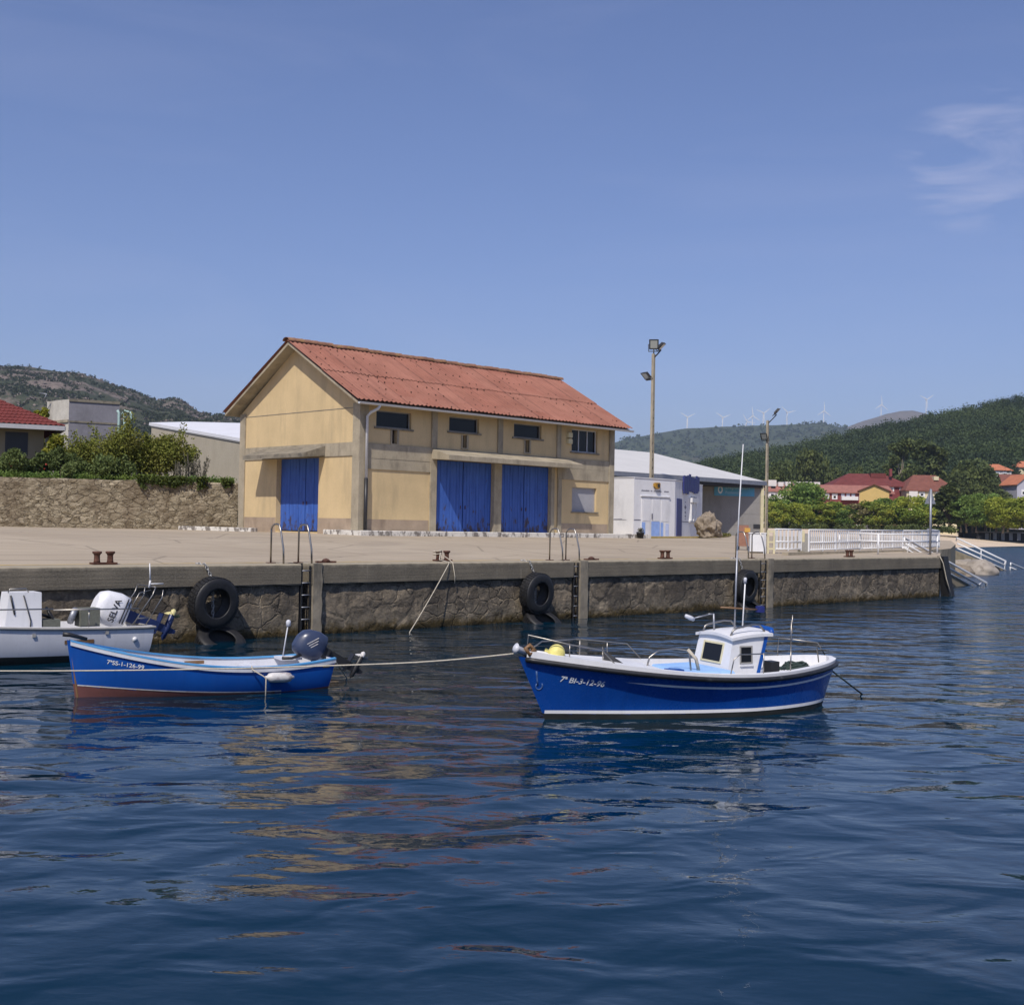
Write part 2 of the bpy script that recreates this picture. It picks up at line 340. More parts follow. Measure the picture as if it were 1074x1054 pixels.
def rubble(name, scale, ca, cb, cm, mortar, depth, weed=None, squash=(1, 1, 1), dark=None, gap=0.7, lightm=0.0, courses=None):
    t = NT(name); v = t.co(squash)
    nz = t.n.new('ShaderNodeTexNoise'); t.l.new(v, nz.inputs[0]); nz.inputs['Scale'].default_value = scale*1.6; nz.inputs['Detail'].default_value = 4; nz.inputs['Roughness'].default_value = 0.6
    mv = t.n.new('ShaderNodeVectorMath'); mv.operation = 'MULTIPLY_ADD'
    t.l.new(nz.outputs['Color'], mv.inputs[0]); mv.inputs[1].default_value = (0.38/scale,)*3; t.l.new(v, mv.inputs[2])
    A, AE = t.vor(mv.outputs[0], scale, 'F1', 1.0), t.vor(mv.outputs[0], scale, 'DISTANCE_TO_EDGE', 1.0)
    B, BE = t.vor(mv.outputs[0], scale*2.1, 'F1', 1.0), t.vor(mv.outputs[0], scale*2.1, 'DISTANCE_TO_EDGE', 1.0)
    pick = t.ramp(t.noise(v, scale*0.55, 2), 0.48, 0.52)          # patches of small stones among the large
    ch = t.sep(t.mix(pick, A.outputs['Color'], B.outputs['Color']))
    e = t.math('ADD', t.math('MULTIPLY', AE.outputs['Distance'], t.math('SUBTRACT', 1.0, pick)), t.math('MULTIPLY', t.math('MULTIPLY', BE.outputs['Distance'], 1.6), pick))
    e = t.math('ADD', e, t.ramp(t.noise(v, scale*7, 4, 0.7), 0.3, 0.7, -mortar*0.5, mortar*0.5))
    c = t.mix(ch[0], ca, cb)
    c = t.mix(t.ramp(ch[1], 0.7, 0.8, 0, 0.5), c, mul(cb, 1.25))
    c = t.mix(t.ramp(t.noise(v, scale*5, 8, 0.75), 0.38, 0.66, 0, 0.7), c, mul(ca, 0.5))
    c = t.mix(t.ramp(t.noise(v, scale*2.2, 6, 0.7), 0.55, 0.72, 0, 0.5), c, mul(cb, 1.3))
    mm = t.ramp(e, mortar*0.3, mortar*1.3, 1, 0)
    c = t.mix(t.math('MULTIPLY', mm, t.ramp(t.noise(v, scale*1.1, 5), 0.38, 0.62, 0.05, gap)), c, cm)
    if lightm: c = t.mix(t.math('MULTIPLY', t.ramp(e, mortar*0.5, mortar*2.8, 1, 0), t.ramp(t.noise(t.co((1, 1, 1)), scale*1.4, 7, 0.7), 0.48, 0.62, 0, lightm)), c, mul(cb, 1.45))
    if dark: c = t.mix(t.ramp(t.noise(t.co((1, 1, 0.45)), 0.9, 7, 0.7), 0.46, 0.68, 0, 0.75), c, dark)
    z = t.sep(t.tc.outputs['Object'])[2]
    if weed:
        zz = t.math('ADD', z, t.ramp(t.noise(v, 3.0, 6, 0.75), 0.3, 0.7, -0.13, 0.13))
        c = t.mix(t.math('MULTIPLY', t.ramp(zz, weed[1]+0.05, weed[1]+0.4, 1, 0), t.ramp(t.noise(v, 9, 5, 0.7), 0.4, 0.6, 0, 0.45)), c, (0.27, 0.235, 0.17))
        c = t.mix(t.ramp(zz, weed[0], weed[1], 0.92, 0), c, (0.075, 0.052, 0.016))
        c = t.mix(t.ramp(zz, weed[0]-0.12, weed[0]+0.03, 1, 0), c, (0.022, 0.018, 0.008))
    h = t.ramp(e, 0, mortar*2.0, 0, 0.6)
    h = t.math('ADD', h, t.math('MULTIPLY', t.noise(v, scale*4, 8, 0.75), 1.6))
    h = t.math('ADD', h, t.math('MULTIPLY', ch[2], 0.5))
    return t.done(c, 0.92, t.bump(h, 1.0, depth), 0, 0.25)
M['quay_stone'] = rubble('quay_rubble', 1.05, (0.12, 0.10, 0.078), (0.30, 0.245, 0.175), (0.05, 0.043, 0.036), 0.05, 0.06, (0.10, 0.30), (1, 1, 1.1), (0.066, 0.058, 0.050), 0.6, 0.7)
M['garden_stone'] = rubble('garden_rubble', 1.7, (0.30, 0.24, 0.155), (0.62, 0.53, 0.38), (0.06, 0.045, 0.03), 0.06, 0.12, None, (1, 1, 1.8), (0.22, 0.165, 0.11), 0.95)
def coping():
    t = NT('quay_coping_concrete'); v = t.co()
    c = t.mix(t.ramp(t.noise(v, 1.1, 6, 0.6), 0.3, 0.7), (0.105, 0.092, 0.07), (0.195, 0.168, 0.125))
    c = t.mix(t.ramp(t.noise(t.co((0.25, 1, 6)), 2.2, 5), 0.45, 0.7, 0, 0.5), c, (0.085, 0.075, 0.06))
    c = t.mix(t.ramp(t.noise(t.co((3, 1, 0.2)), 1.5, 5, 0.7), 0.62, 0.75, 0, 0.6), c, (0.34, 0.29, 0.22))
    c = t.mix(t.ramp(t.noise(v, 22, 3), 0.35, 0.65, 0, 0.3), c, (0.30, 0.26, 0.19))
    z = t.sep(t.tc.outputs['Object'])[2]
    c = t.mix(t.ramp(t.math('ADD', z, t.ramp(t.noise(v, 5, 4), 0.3, 0.7, -0.03, 0.03)), 1.68, 1.765, 0, 0.75), c, (0.40, 0.345, 0.25))
    h = t.math('ADD', t.noise(v, 30, 5, 0.7), t.math('MULTIPLY', t.noise(t.co((0.1, 1, 12)), 1.5, 2), 0.8))
    return t.done(c, 0.9, t.bump(h, 0.5, 0.02), 0, 0.3)
M['coping'] = coping()
def apron():
    t = NT('apron_concrete'); v = t.co()
    c = t.mix(t.ramp(t.noise(v, 0.22, 6, 0.6), 0.3, 0.7), (0.36, 0.295, 0.215), (0.46, 0.385, 0.285))
    c = t.mix(t.ramp(t.noise(t.co((0.15, 1, 1)), 0.9, 5), 0.5, 0.75, 0, 0.35), c, (0.29, 0.24, 0.18))
    c = t.mix(t.ramp(t.noise(v, 25, 3), 0.3, 0.7, 0, 0.2), c, (0.30, 0.25, 0.19))
    y = t.sep(t.tc.outputs['Object'])
    # poured bays: dark joints every 5 m
    jx = t.math('ABSOLUTE', t.math('SUBTRACT', t.math('FRACT', t.math('DIVIDE', y[0], 5.0)), 0.5))
    jy = t.math('ABSOLUTE', t.math('SUBTRACT', t.math('FRACT', t.math('DIVIDE', t.math('SUBTRACT', y[1], 1.3), 5.0)), 0.5))
    j = t.math('MAXIMUM', t.ramp(jx, 0.494, 0.499), t.ramp(jy, 0.494, 0.499))
    c = t.mix(t.math('MULTIPLY', j, 0.7), c, (0.15, 0.125, 0.095))
    c = t.mix(t.ramp(t.noise(t.co((0.5, 1, 1)), 0.45, 3, 0.5, 1.2), 0.60, 0.68, 0, 0.35), c, (0.24, 0.20, 0.155))
    c = t.mix(t.ramp(t.noise(t.co((0.05, 1.6, 1), (0, 0, R(6))), 1.1, 4), 0.60, 0.68, 0, 0.3), c, (0.20, 0.17, 0.135))
    cr_ = t.vor(t.co((1, 1, 1)), 0.22, 'DISTANCE_TO_EDGE'); c = t.mix(t.ramp(cr_.outputs['Distance'], 0.004, 0.012, 0.5, 0), c, (0.14, 0.12, 0.09))
    return t.done(c, 0.88, t.bump(t.noise(v, 30, 4), 0.2, 0.01), 0, 0.3)
M['apron'] = apron()
M['pier'] = mat('stained_pier_concrete', (0.25, 0.215, 0.16), 0.9, 0.2, 2.5, 0.4, 25, stain=(0.10, 0.09, 0.07), sscale=2.5, sth=(0.48, 0.66), stretch=(1, 1, 0.3))
M['line_yellow'] = mat('worn_yellow_line', (0.52, 0.36, 0.10), 0.8, 0.12, 3, 0, 30, stain=(0.42, 0.355, 0.26), sscale=2.0, sth=(0.42, 0.6), stretch=(0.4, 1, 1))
M['ground'] = mat('dry_ground', (0.22, 0.19, 0.12), 0.95, 0.25, 0.05, 0, 2)
M['soil'] = mat('garden_soil', (0.10, 0.09, 0.05), 0.95, 0.25, 0.5, 0.3, 8)
M['sand'] = mat('pale_sand', (0.62, 0.49, 0.35), 0.95, 0.08, 0.06, 0.1, 2, stain=(0.50, 0.40, 0.29), sscale=0.05, stretch=(1, 1, 1))

def leafmat(name, a, b, c2=None, clump=0.5, trans=0.25):
    t = NT(name); g = t.n.new('ShaderNodeNewGeometry'); oi = t.n.new('ShaderNodeObjectInfo')
    c = t.mix(g.outputs['Random Per Island'], a, b)
    if c2: c = t.mix(t.ramp(t.noise(t.co(), clump, 3), 0.42, 0.62), c, c2)
    v = t.ramp(oi.outputs['Random'], 0, 1, 0.86, 1.14)
    cc = t.n.new('ShaderNodeCombineColor'); [t.l.new(v, cc.inputs[i]) for i in range(3)]
    c = t.mix(1.0, c, cc.outputs[0], 'MULTIPLY')
    t.done(c, 0.7, None, 0, 0.25)
    tr = t.n.new('ShaderNodeBsdfTranslucent'); t.l.new(c, tr.inputs[0])
    ms = t.n.new('ShaderNodeMixShader'); ms.inputs[0].default_value = trans
    t.l.new(t.b.outputs[0], ms.inputs[1]); t.l.new(tr.outputs[0], ms.inputs[2])
    t.l.new(ms.outputs[0], t.n['Material Output'].inputs[0])
    return t.m
M['leaf_plane'] = leafmat('plane_tree_leaf', (0.176, 0.264, 0.046), (0.283, 0.347, 0.064), (0.389, 0.402, 0.064), 0.28, 0.4)
M['leaf_plane_green'] = leafmat('green_plane_leaf', (0.118, 0.208, 0.055), (0.2, 0.299, 0.072), (0.236, 0.319, 0.072), 0.28, 0.4)
M['leaf_gold'] = leafmat('yellowing_leaf', (0.294, 0.347, 0.046), (0.448, 0.473, 0.072), (0.236, 0.291, 0.046), 0.28, 0.4)
M['leaf_dark'] = leafmat('dark_tree_leaf', (0.055, 0.08, 0.032), (0.1, 0.13, 0.042), (0.12, 0.145, 0.04), 0.22)
M['leaf_dull'] = leafmat('dull_tree_leaf', (0.17, 0.155, 0.075), (0.25, 0.22, 0.10), None)
M['leaf_pine'] = leafmat('hill_forest_leaf', (0.052, 0.080, 0.030), (0.082, 0.112, 0.038), (0.032, 0.052, 0.024), 0.016, 0.3)
M['leaf_scrub'] = leafmat('hill_scrub_leaf', (0.030, 0.045, 0.022), (0.06, 0.07, 0.032), None)
M['leaf_olive'] = leafmat('olive_shrub_leaf', (0.15, 0.19, 0.035), (0.28, 0.29, 0.055), (0.20, 0.195, 0.04), 0.9)
M['leaf_oleander'] = leafmat('oleander_leaf', (0.09, 0.13, 0.042), (0.155, 0.195, 0.06), None)
M['leaf_bright'] = leafmat('bright_tree_leaf', (0.16, 0.19, 0.02), (0.30, 0.28, 0.035), None)
M['leaf_grey'] = leafmat('grey_stem_leaf', (0.10, 0.095, 0.075), (0.17, 0.16, 0.12), (0.06, 0.075, 0.035), 1.5)
M['leaf_ivy'] = leafmat('ivy_leaf', (0.045, 0.07, 0.014), (0.11, 0.135, 0.025), None)
M['grass'] = leafmat('kerb_grass_leaf', (0.10, 0.12, 0.03), (0.2, 0.18, 0.06), None)
M['flower'] = leafmat('red_flower', (0.45, 0.05, 0.04), (0.6, 0.12, 0.09), None)

def hillmat(name, green, green2, rocka, rockb, rock_lo, rock_hi, sc):
    t = NT(name); v = t.co()
    c = t.mix(t.ramp(t.noise(v, sc*6, 6, 0.7), 0.35, 0.65), green, green2)
    rk = t.mix(t.ramp(t.noise(v, sc*14, 5, 0.7), 0.35, 0.65), rocka, rockb)
    c = t.mix(t.ramp(t.noise(v, sc, 7, 0.62), rock_lo, rock_hi), c, rk)
    h = t.noise(v, sc*10, 8, 0.75)
    return t.done(c, 0.95, t.bump(h, 1.0, 0.6/sc*0.04), 0, 0.1)
M['hill_rocky'] = hillmat('rocky_scrub_hill', (0.035, 0.045, 0.026), (0.065, 0.070, 0.042), (0.105, 0.085, 0.075), (0.24, 0.195, 0.165), 0.48, 0.58, 0.018)
M['hill_stone'] = mat('hill_granite', (0.22, 0.18, 0.155), 0.95, 0.35, 0.08, 0.6, 1.0, stain=(0.10, 0.085, 0.075), sscale=0.2, stretch=(1, 1, 1))
M['hill_far'] = hillmat('far_ridge', (0.035, 0.050, 0.028), (0.07, 0.085, 0.042), (0.16, 0.12, 0.09), (0.25, 0.19, 0.15), 0.56, 0.68, 0.0022)
M['hill_top'] = hillmat('bare_summit', (0.05, 0.055, 0.035), (0.085, 0.08, 0.05), (0.13, 0.105, 0.085), (0.19, 0.155, 0.125), 0.40, 0.56, 0.0022)
M['hill_forest'] = hillmat('forest_floor', (0.022, 0.036, 0.016), (0.04, 0.055, 0.022), (0.05, 0.06, 0.03), (0.06, 0.07, 0.03), 0.6, 0.8, 0.01)

def water():
    t = NT('harbour_water')
    v = t.co((1, 1, 1), (0, 0, R(52)))
    def crests(along, across, ang):     # long crests lie across the line of sight from the near quay
        mp = t.n.new('ShaderNodeMapping'); mp.vector_type = 'TEXTURE'; t.l.new(t.tc.outputs['Object'], mp.inputs[0])
        mp.inputs['Scale'].default_value = (1/along, 1/across, 1); mp.inputs['Rotation'].default_value = (0, 0, R(-ang)); return mp.outputs[0]
    v2 = crests(0.72, 1.2, 47); v3 = crests(0.8, 1.15, 39)
    pos = t.tc.outputs['Object']
    calm = t.ramp(t.noise(t.co((1, 1, 1)), 0.07, 3), 0.35, 0.65, 0.65, 1.15)
    h1 = t.noise(v2, 0.58, 1, 0.4, 0.5)
    h2 = t.noise(v3, 1.3, 2, 0.4, 0.5)
    h3 = t.noise(v2, 5.5, 3, 0.5, 0.3)
    h = t.math('ADD', t.math('MULTIPLY', h1, 0.115), t.math('MULTIPLY', h2, 0.062))
    h = t.math('ADD', h, t.math('MULTIPLY', h3, 0.0052))
    xyz = t.sep(pos)                     # choppier out of the shelter of the quay, towards the open bay
    bay = t.ramp(t.math('SUBTRACT', xyz[0], t.math('MULTIPLY', xyz[1], 0.55)), 9.0, 45.0, 1.0, 4.5)
    h = t.math('MULTIPLY', h, t.math('MULTIPLY', calm, bay))
    n = t.bump(h, 1.0, 1.0)
    t.done((0.0003, 0.018, 0.038), t.ramp(t.math('SUBTRACT', xyz[0], t.math('MULTIPLY', xyz[1], 0.55)), 14.0, 60.0, 0.02, 0.24), n, 0, 0.47)
    t.b.inputs['IOR'].default_value = 1.333
    return t.m
M['water'] = water()
# ------------------------------------------------------------------ setting: water, quay, apron, ground, beach, hills
def struct(name, mb, m, label=None, kind='structure', **k):
    o = mb.build(name, m); tag(o, label, None, None, kind); return o
struct('water', MB().quad((-9000, -9000, 0), (9000, -9000, 0), (9000, 9000, 0), (-9000, 9000, 0)), M['water'], 'dark blue rippled harbour water')
QY, QZ = 24.80, 1.77
PROFILE = [(25.55, QZ), (27.8, 1.84), (29.0, 1.88), (31.6, 1.97), (36, 2.13), (41, 2.28), (42, 2.29), (60, 2.33)]
def ground_z(y):
    for (a, za), (b, zb) in zip(PROFILE, PROFILE[1:]):
        if y <= b: return za+(zb-za)*max(0, (y-a))/(b-a)
    return PROFILE[-1][1]
XMAX = {25.55: 53.1, 27.8: 57.8, 29.0: 58.2, 31.6: 67, 36: 77, 41: 87, 42: 89, 60: 112}
mb = MB()
for (a, za), (b, zb) in zip(PROFILE, PROFILE[1:]):
    mb.quad((-90, a, za), (XMAX[a], a, za), (XMAX[b], b, zb), (-90, b, zb))
struct('quay_apron', mb, M['apron'], 'sun bleached concrete apron of the quay')
mb = MB()
for x0, x1 in ((-90, 17.2), (18.2, 27.2), (28.2, 37.2)):
    mb.quad((x0, 25.62, QZ+0.006), (x1, 25.62, QZ+0.006), (x1, 25.78, QZ+0.011), (x0, 25.78, QZ+0.011))
struct('painted_line', mb, M['line_yellow'], 'worn yellow line along the quay edge')
# quay wall: coping, rubble face with ladder recesses, concrete piers
qw = thing('quay_wall', 'long stained quay wall with concrete coping above rubble masonry', 'quay wall', (20, QY, 0))
slots = [(17.36, 17.70), (27.33, 27.60), (37.36, 37.84)]
edges = [-90] + [e for s in slots for e in s] + [51.6]
def rough_edge(mb, x0, x1, rng):
    n = max(1, int((x1-x0)/0.35)); A = []
    for i in range(n+1):
        x = x0+(x1-x0)*i/n; j = rng.uniform(-0.012, 0.012)
        A.append([(x, QY+0.012+j*0.5, 1.262+j), (x, QY+j*0.6, 1.285), (x, QY+j*0.4, QZ-0.03+j*0.4), (x, QY+0.035, QZ), (x, 25.55, QZ)])
    mb.grid(A, False, True)
    for A_ in (A[0], A[-1]): mb.quad(*[A_[0], A_[1], A_[2], A_[3], A_[4], (A_[4][0], 25.55, 1.262)])
    mb.quad((x0, QY+0.012, 1.262), (x0, 25.5, 1.262), (x1, 25.5, 1.262), (x1, QY+0.012, 1.262))
rng = random.Random(3)
cop = MB()
for a, b in zip(edges[::2], edges[1::2]): rough_edge(cop, a, b, rng)
cop.build('coping', M['coping'], qw, True)
st = MB()
import mathutils.noise as mn
for a, b in zip(edges[::2], edges[1::2]):
    a0 = max(a, -12); nx = int((b-a0)/0.07); P = []
    for i in range(nx+1):
        x = a0+(b-a0)*i/nx; row = []
        for j in range(26):
            z = -0.6+1.87*j/25
            d = mn.voronoi(Vector((x*1.25+mn.noise(Vector((x, z, 3)))*0.3, z*1.45, 7.7)))[0]
            e = min(1, (d[1]-d[0])*3.0)
            y = QY+0.105-0.022*e-0.02*mn.noise(Vector((x*3, z*3, 1)))-0.02*mn.noise(Vector((x*9, z*9, 4)))
            if 0 < i < nx: row.append((x, y, z))
            else: row.append((x, QY+0.08, z))
        P.append(row)
    st.grid(P, True, True)
    for x in (a, b): st.quad((x, QY+0.08, -0.6), (x, QY+0.42, -0.6), (x, QY+0.42, 1.3), (x, QY+0.08, 1.3))
    if a < a0: st.quad((a, QY+0.1, -0.6), (a0, QY+0.1, -0.6), (a0, QY+0.1, 1.3), (a, QY+0.1, 1.3))
st.build('stone_face', M['quay_stone'], qw, True)
pr = MB()
for a, b in slots:
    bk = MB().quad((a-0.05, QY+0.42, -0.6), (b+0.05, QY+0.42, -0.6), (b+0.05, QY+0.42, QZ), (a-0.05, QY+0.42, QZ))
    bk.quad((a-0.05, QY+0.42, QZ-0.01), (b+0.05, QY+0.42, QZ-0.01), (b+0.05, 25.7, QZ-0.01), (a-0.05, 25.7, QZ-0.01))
    bk.build('recess', M['near_black'], qw, True)  # slot shade put into the colour of its back wall
    p = MB(); w = 0.28 if a < 20 else 0.36
    P = []
    for j in range(13):
        z = -0.6+(QZ+0.6+0.004)*j/12; k = 0.02*math.sin(j*2.1)
        P.append([(b+0.005+k*0.3, QY+0.2, z), (b+0.015, QY-0.03+k*0.3, z), (b+w+k, QY-0.03, z), (b+w+0.02+k, QY+0.2, z)])
    p.grid(P, False); p.quad((b+0.005, QY+0.2, QZ+0.004), (b+0.015, QY-0.03, QZ+0.004), (b+w, QY-0.03, QZ+0.004), (b+w+0.02, QY+0.2, QZ+0.004))
    p.build('pier', M['pier'], qw, True)
MB().quad((51.6, QY+0.05, -0.6), (57.8, 27.8, -0.6), (57.8, 27.8, 1.84), (51.6, QY+0.05, QZ-0.01)).build('end_face', M['quay_stone'], qw, True)
MB().quad((51.4, QY+0.04, QZ-0.002), (51.6, QY+0.04, QZ-0.002), (53.1, 25.55, QZ-0.002), (51.4, 25.55, QZ-0.002)).build('end_slab', M['coping'], qw, True)
# sea wall behind the steps, round to the beach
sw = MB(); path = [(57.8, 27.8), (58.2, 29), (67, 31.6), (77, 36), (87, 41), (89, 42), (112, 60)]
for (a, b), (c, d) in zip(path, path[1:]):
    sw.quad((a, b, -1), (c, d, -1), (c, d, ground_z(d)-0.004), (a, b, ground_z(b)-0.004))
o = sw.build('sea_wall', M['ramp'], None, origin=(67, 31.6, 0)); tag(o, 'brown sea wall below the white railing beyond the quay end', 'sea wall')
gr = MB(); Z = 2.27
gr.quad((-900, 50, Z), (97, 50, Z), (100, 72, Z), (85, 190, Z), (180, 255, Z), (440, 310, Z), (3500, 1000, Z), (3500, 5000, Z), (-3500, 5000, Z), (-3500, 50, Z))
struct('ground', gr, M['ground'], 'dry ground behind the quay')
SAND = ((-6, -0.7), (0, 0), (8, 0.75), (25, 2.2), (50, 3.4), (80, 3.5), (230, 3.6))
bc = MB(); C = [(120, 58), (150, 74.5), (190, 92), (230, 110.5), (301.5, 126.7), (420, 150), (700, 205)]
P = []
for i, (x, y) in enumerate(C):
    a, b = C[max(0, i-1)], C[min(len(C)-1, i+1)]; d = Vector((b[0]-a[0], b[1]-a[1])).normalized(); n = Vector((-d.y, d.x))
    P.append([(x+n.x*s, y+n.y*s, z) for s, z in SAND])
bc.grid(P, True, True)
struct('beach', bc, M['sand'], 'pale sandy beach across the water')
def sand_z(x, y):
    a, b = (C[3], C[4]) if x < C[4][0] else (C[4], C[5]); d = Vector((b[0]-a[0], b[1]-a[1])).normalized(); s = (x-a[0])*-d.y+(y-a[1])*d.x
    return float(np.interp(s, [q[0] for q in SAND], [q[1] for q in SAND]))
def on_sand(px, py):
    best = min(range(296, 350), key=lambda D: abs((lambda p: p.z-sand_z(p.x, p.y))(at_d(px, py, D)))); p = at_d(px, py, best); return best, Vector((p.x, p.y, sand_z(p.x, p.y)))
# terrace behind the garden wall
WD, WN = Vector((-0.873, 0.487, 0)), Vector((0.487, 0.873, 0)); W0 = Vector((33.2, 53.05, 0))
tp = [W0+WN*0.3, W0+WD*45+WN*0.3, W0+WD*45+WN*80, W0+WN*80]
struct('garden_terrace', MB().quad(*[(p.x, p.y, 4.55) for p in tp]), M['soil'], 'garden soil held up by the stone wall')

def hill(name, prof, D0, D1, z0, m, label, nz, seed, cols=160, rows=34, power=0.85, back=0.35):
    xs = [p[0] for p in prof]; ys = [p[1] for p in prof]; P = []
    for i in range(cols+1):
        px = xs[0]+(xs[-1]-xs[0])*i/cols; py = float(np.interp(px, xs, ys))
        top = at_d(px, py, D1); foot = at_d(px, py, D0); row = []
        for j in range(rows+1):
            t = j/rows; p = foot.lerp(top, t); env = math.sin(math.pi*min(1, t*1.02))**0.7 if t < 0.98 else 0.12
            h = z0+(top.z-z0)*t**power
            q = Vector((p.x, p.y, seed))*(1/nz[1])
            h += (mn.fractal(q, 0.9, 2.1, 5)*nz[0])*(env*0.9+0.10)
            row.append((p.x, p.y, h))
        for j in (1, 2, 3):
            p = foot.lerp(top, 1+back*j/3); row.append((p.x, p.y, z0+(top.z-z0)*(1-0.36*j)))
        P.append(row)
    mb = MB().grid(P, True, True); o = mb.build(name, m); tag(o, label, None, None, 'structure')
    return P
HB = hill('hills', [(560, 500), (600, 482), (640, 466), (660, 461), (690, 455), (720, 450.5), (760, 447.5), (800, 447), (830, 445), (862, 443.5), (885, 449), (920, 462), (960, 470), (1100, 500)],
          2600, 4500, 5, M['hill_far'], 'hazy wooded ridge carrying wind turbines', (34, 420), 11)
HC_ = hill('hills', [(790, 480), (840, 468), (870, 456), (885, 449.5), (905, 442), (930, 434.5), (945, 431.5), (957, 431), (970, 434), (985, 439), (1010, 446), (1100, 460)],
          3800, 6200, 5, M['hill_top'], 'bare grey summit beyond the wooded ridge', (26, 500), 23)
HL = hill('hills', [(-260, 400), (-120, 386), (0, 383), (22, 384.5), (60, 389), (88, 393), (100, 398), (120, 405), (143, 413), (160, 420), (172, 421), (180, 418.5), (187, 419.5), (196, 424), (208, 431), (222, 434.5), (245, 434), (300, 450), (420, 470)],
          700, 1500, 3, M['hill_rocky'], 'rocky hillside with scrub above the garden', (13, 110), 5, 200, 60, 0.8)
HR = hill('hills', [(690, 500), (740, 489), (760, 484), (800, 478), (830, 473), (850, 468), (870, 463), (900, 457), (930, 450), (960, 447), (985, 439), (1020, 433), (1050, 425), (1074, 421), (1150, 408), (1300, 398)],
          460, 950, 4, M['hill_forest'], 'forested hillside above the beach', (9, 120), 31, 120, 40, 0.9)

# ------------------------------------------------------------------ foliage
def leaf_arrays(r, C, size, asp=0.55, up=0.35):
    n = len(C); nrm = r.normal(size=(n, 3)); nrm[:, 2] += up; nrm /= np.linalg.norm(nrm, axis=1)[:, None]
    a = np.cross(nrm, r.normal(size=(n, 3))); a /= np.linalg.norm(a, axis=1)[:, None]+1e-9
    b = np.cross(nrm, a); s = size*r.uniform(0.6, 1.25, (n, 1))
    V = np.empty((n, 4, 3)); bend = nrm*s*0.25
    V[:, 0] = C-a*s; V[:, 1] = C-b*s*asp+bend; V[:, 2] = C+a*s; V[:, 3] = C+b*s*asp+bend
    return V.reshape(-1, 3)
def leaves(name, V, m, parent=None):
    n = len(V)//4; me = bpy.data.meshes.new(name)
    me.vertices.add(len(V)); me.vertices.foreach_set('co', np.ascontiguousarray(V, dtype=np.float32).ravel())
    me.loops.add(4*n); me.loops.foreach_set('vertex_index', np.arange(4*n, dtype=np.int32))
    me.polygons.add(n); me.polygons.foreach_set('loop_start', np.arange(0, 4*n, 4, dtype=np.int32))
    me.update(calc_edges=True); me.materials.append(m)
    o = bpy.data.objects.new(name, me); COL.objects.link(o)
    if parent: o.parent = parent
    return o
def blob_points(r, c, rad, n, shell=0.55):
    d = r.normal(size=(n, 3)); d /= np.linalg.norm(d, axis=1)[:, None]
    k = (shell+(1-shell)*r.random((n, 1)))*np.where(r.random((n, 1)) < 0.12, 1.18, 1.0)
    return np.array(c)+d*k*np.array(rad)
def make_tree(name, label, cat, group, H, Wd, th, leaf, lsize, nclump, nleaf, bark='bark', seed=1, shape='round', squash=0.75, trunk_r=None):
    r = np.random.default_rng(seed); root = thing(name, label, cat, (0, 0, 0), 0, group)
    tr = trunk_r or H*0.022; t = MB(); ch = H-th; cz = th+ch*0.5
    lean = r.normal(size=2)*0.02*H
    t.tube([(0, 0, -0.3), (lean[0]*0.2, lean[1]*0.2, th*0.5), (lean[0]*0.6, lean[1]*0.6, th), (lean[0], lean[1], th+ch*0.55)], [tr*1.25, tr, tr*0.8, tr*0.3], 8)
    cl = []
    for i in range(nclump):
        u = r.random()
        z = th+ch*(0.06+0.88*u)
        if shape == 'round': env = math.sin(math.pi*(0.12+0.8*u))**0.6
        elif shape == 'cone': env = (1.0-u)**0.7*min(1, 0.45+u*4)
        elif shape == 'tall': env = math.sin(math.pi*(0.08+0.82*u))**0.5*(0.75+0.35*math.sin(u*11+seed))
        else: env = 1
        a = r.random()*2*math.pi; rr = Wd*0.5*env*(0.35+0.55*math.sqrt(r.random()))
        cl.append((rr*math.cos(a), rr*math.sin(a), z, Wd*r.uniform(0.10, 0.20)*(0.6+0.5*env)))
    for (x, y, z, q) in cl[:max(5, nclump//4)]:
        zb = th*0.8+(z-th)*0.25
        t.tube([(lean[0]*0.5, lean[1]*0.5, zb), (x*0.5, y*0.5, (zb+z)/2+0.02*H), (x, y, z)], [tr*0.45, tr*0.28, tr*0.1], 5)
    t.build('trunk', M[bark], root)
    pts = np.concatenate([blob_points(r, (x, y, z), (q, q, q*squash), nleaf, 0.45) for (x, y, z, q) in cl])
    leaves('crown', leaf_arrays(r, pts, lsize, 0.6, 0.8), M[leaf], root)
    return root
def place(o, p, rz=0, sc=(1, 1, 1), label=None):
    o.location = p; o.rotation_euler = (0, 0, rz); o.scale = sc
    if label: o['label'] = label
    return o
def scatter(name, P, m, label, n, rows, rad, lsize, nleaf, seed, keep=None, sq=1.1, zoff=0.4):
    r = np.random.default_rng(seed); out = []
    G = np.array([[list(q) for q in row[:rows]] for row in P]); nc, nr = G.shape[:2]
    k = 0; tries = 0
    while k < n and tries < n*6:
        tries += 1
        i = r.random()*(nc-1); j = (1-(1-r.random())**1.0)*(nr-1); a, b = int(i), int(j)
        a = min(a, nc-2); b = min(b, nr-2)
        fi, fj = i-a, j-b
        p = (G[a, b]*(1-fi)*(1-fj)+G[a+1, b]*fi*(1-fj)+G[a, b+1]*(1-fi)*fj+G[a+1, b+1]*fi*fj)
        if keep and not keep(p, j/(nr-1), r): continue
        q = rad*r.uniform(0.55, 1.25); out.append(blob_points(r, p+np.array([0, 0, q*sq*zoff]), (q, q, q*sq), nleaf, 0.3)); k += 1
    o = leaves(name, leaf_arrays(r, np.concatenate(out), lsize, 0.7, 1.0), m); tag(o, label, None, None, 'stuff')
    return o
def clump_keep(s, thr):
    return lambda p, t, r: mn.noise(Vector((p[0]/s, p[1]/s, 3.3)))+r.normal()*0.15 > thr
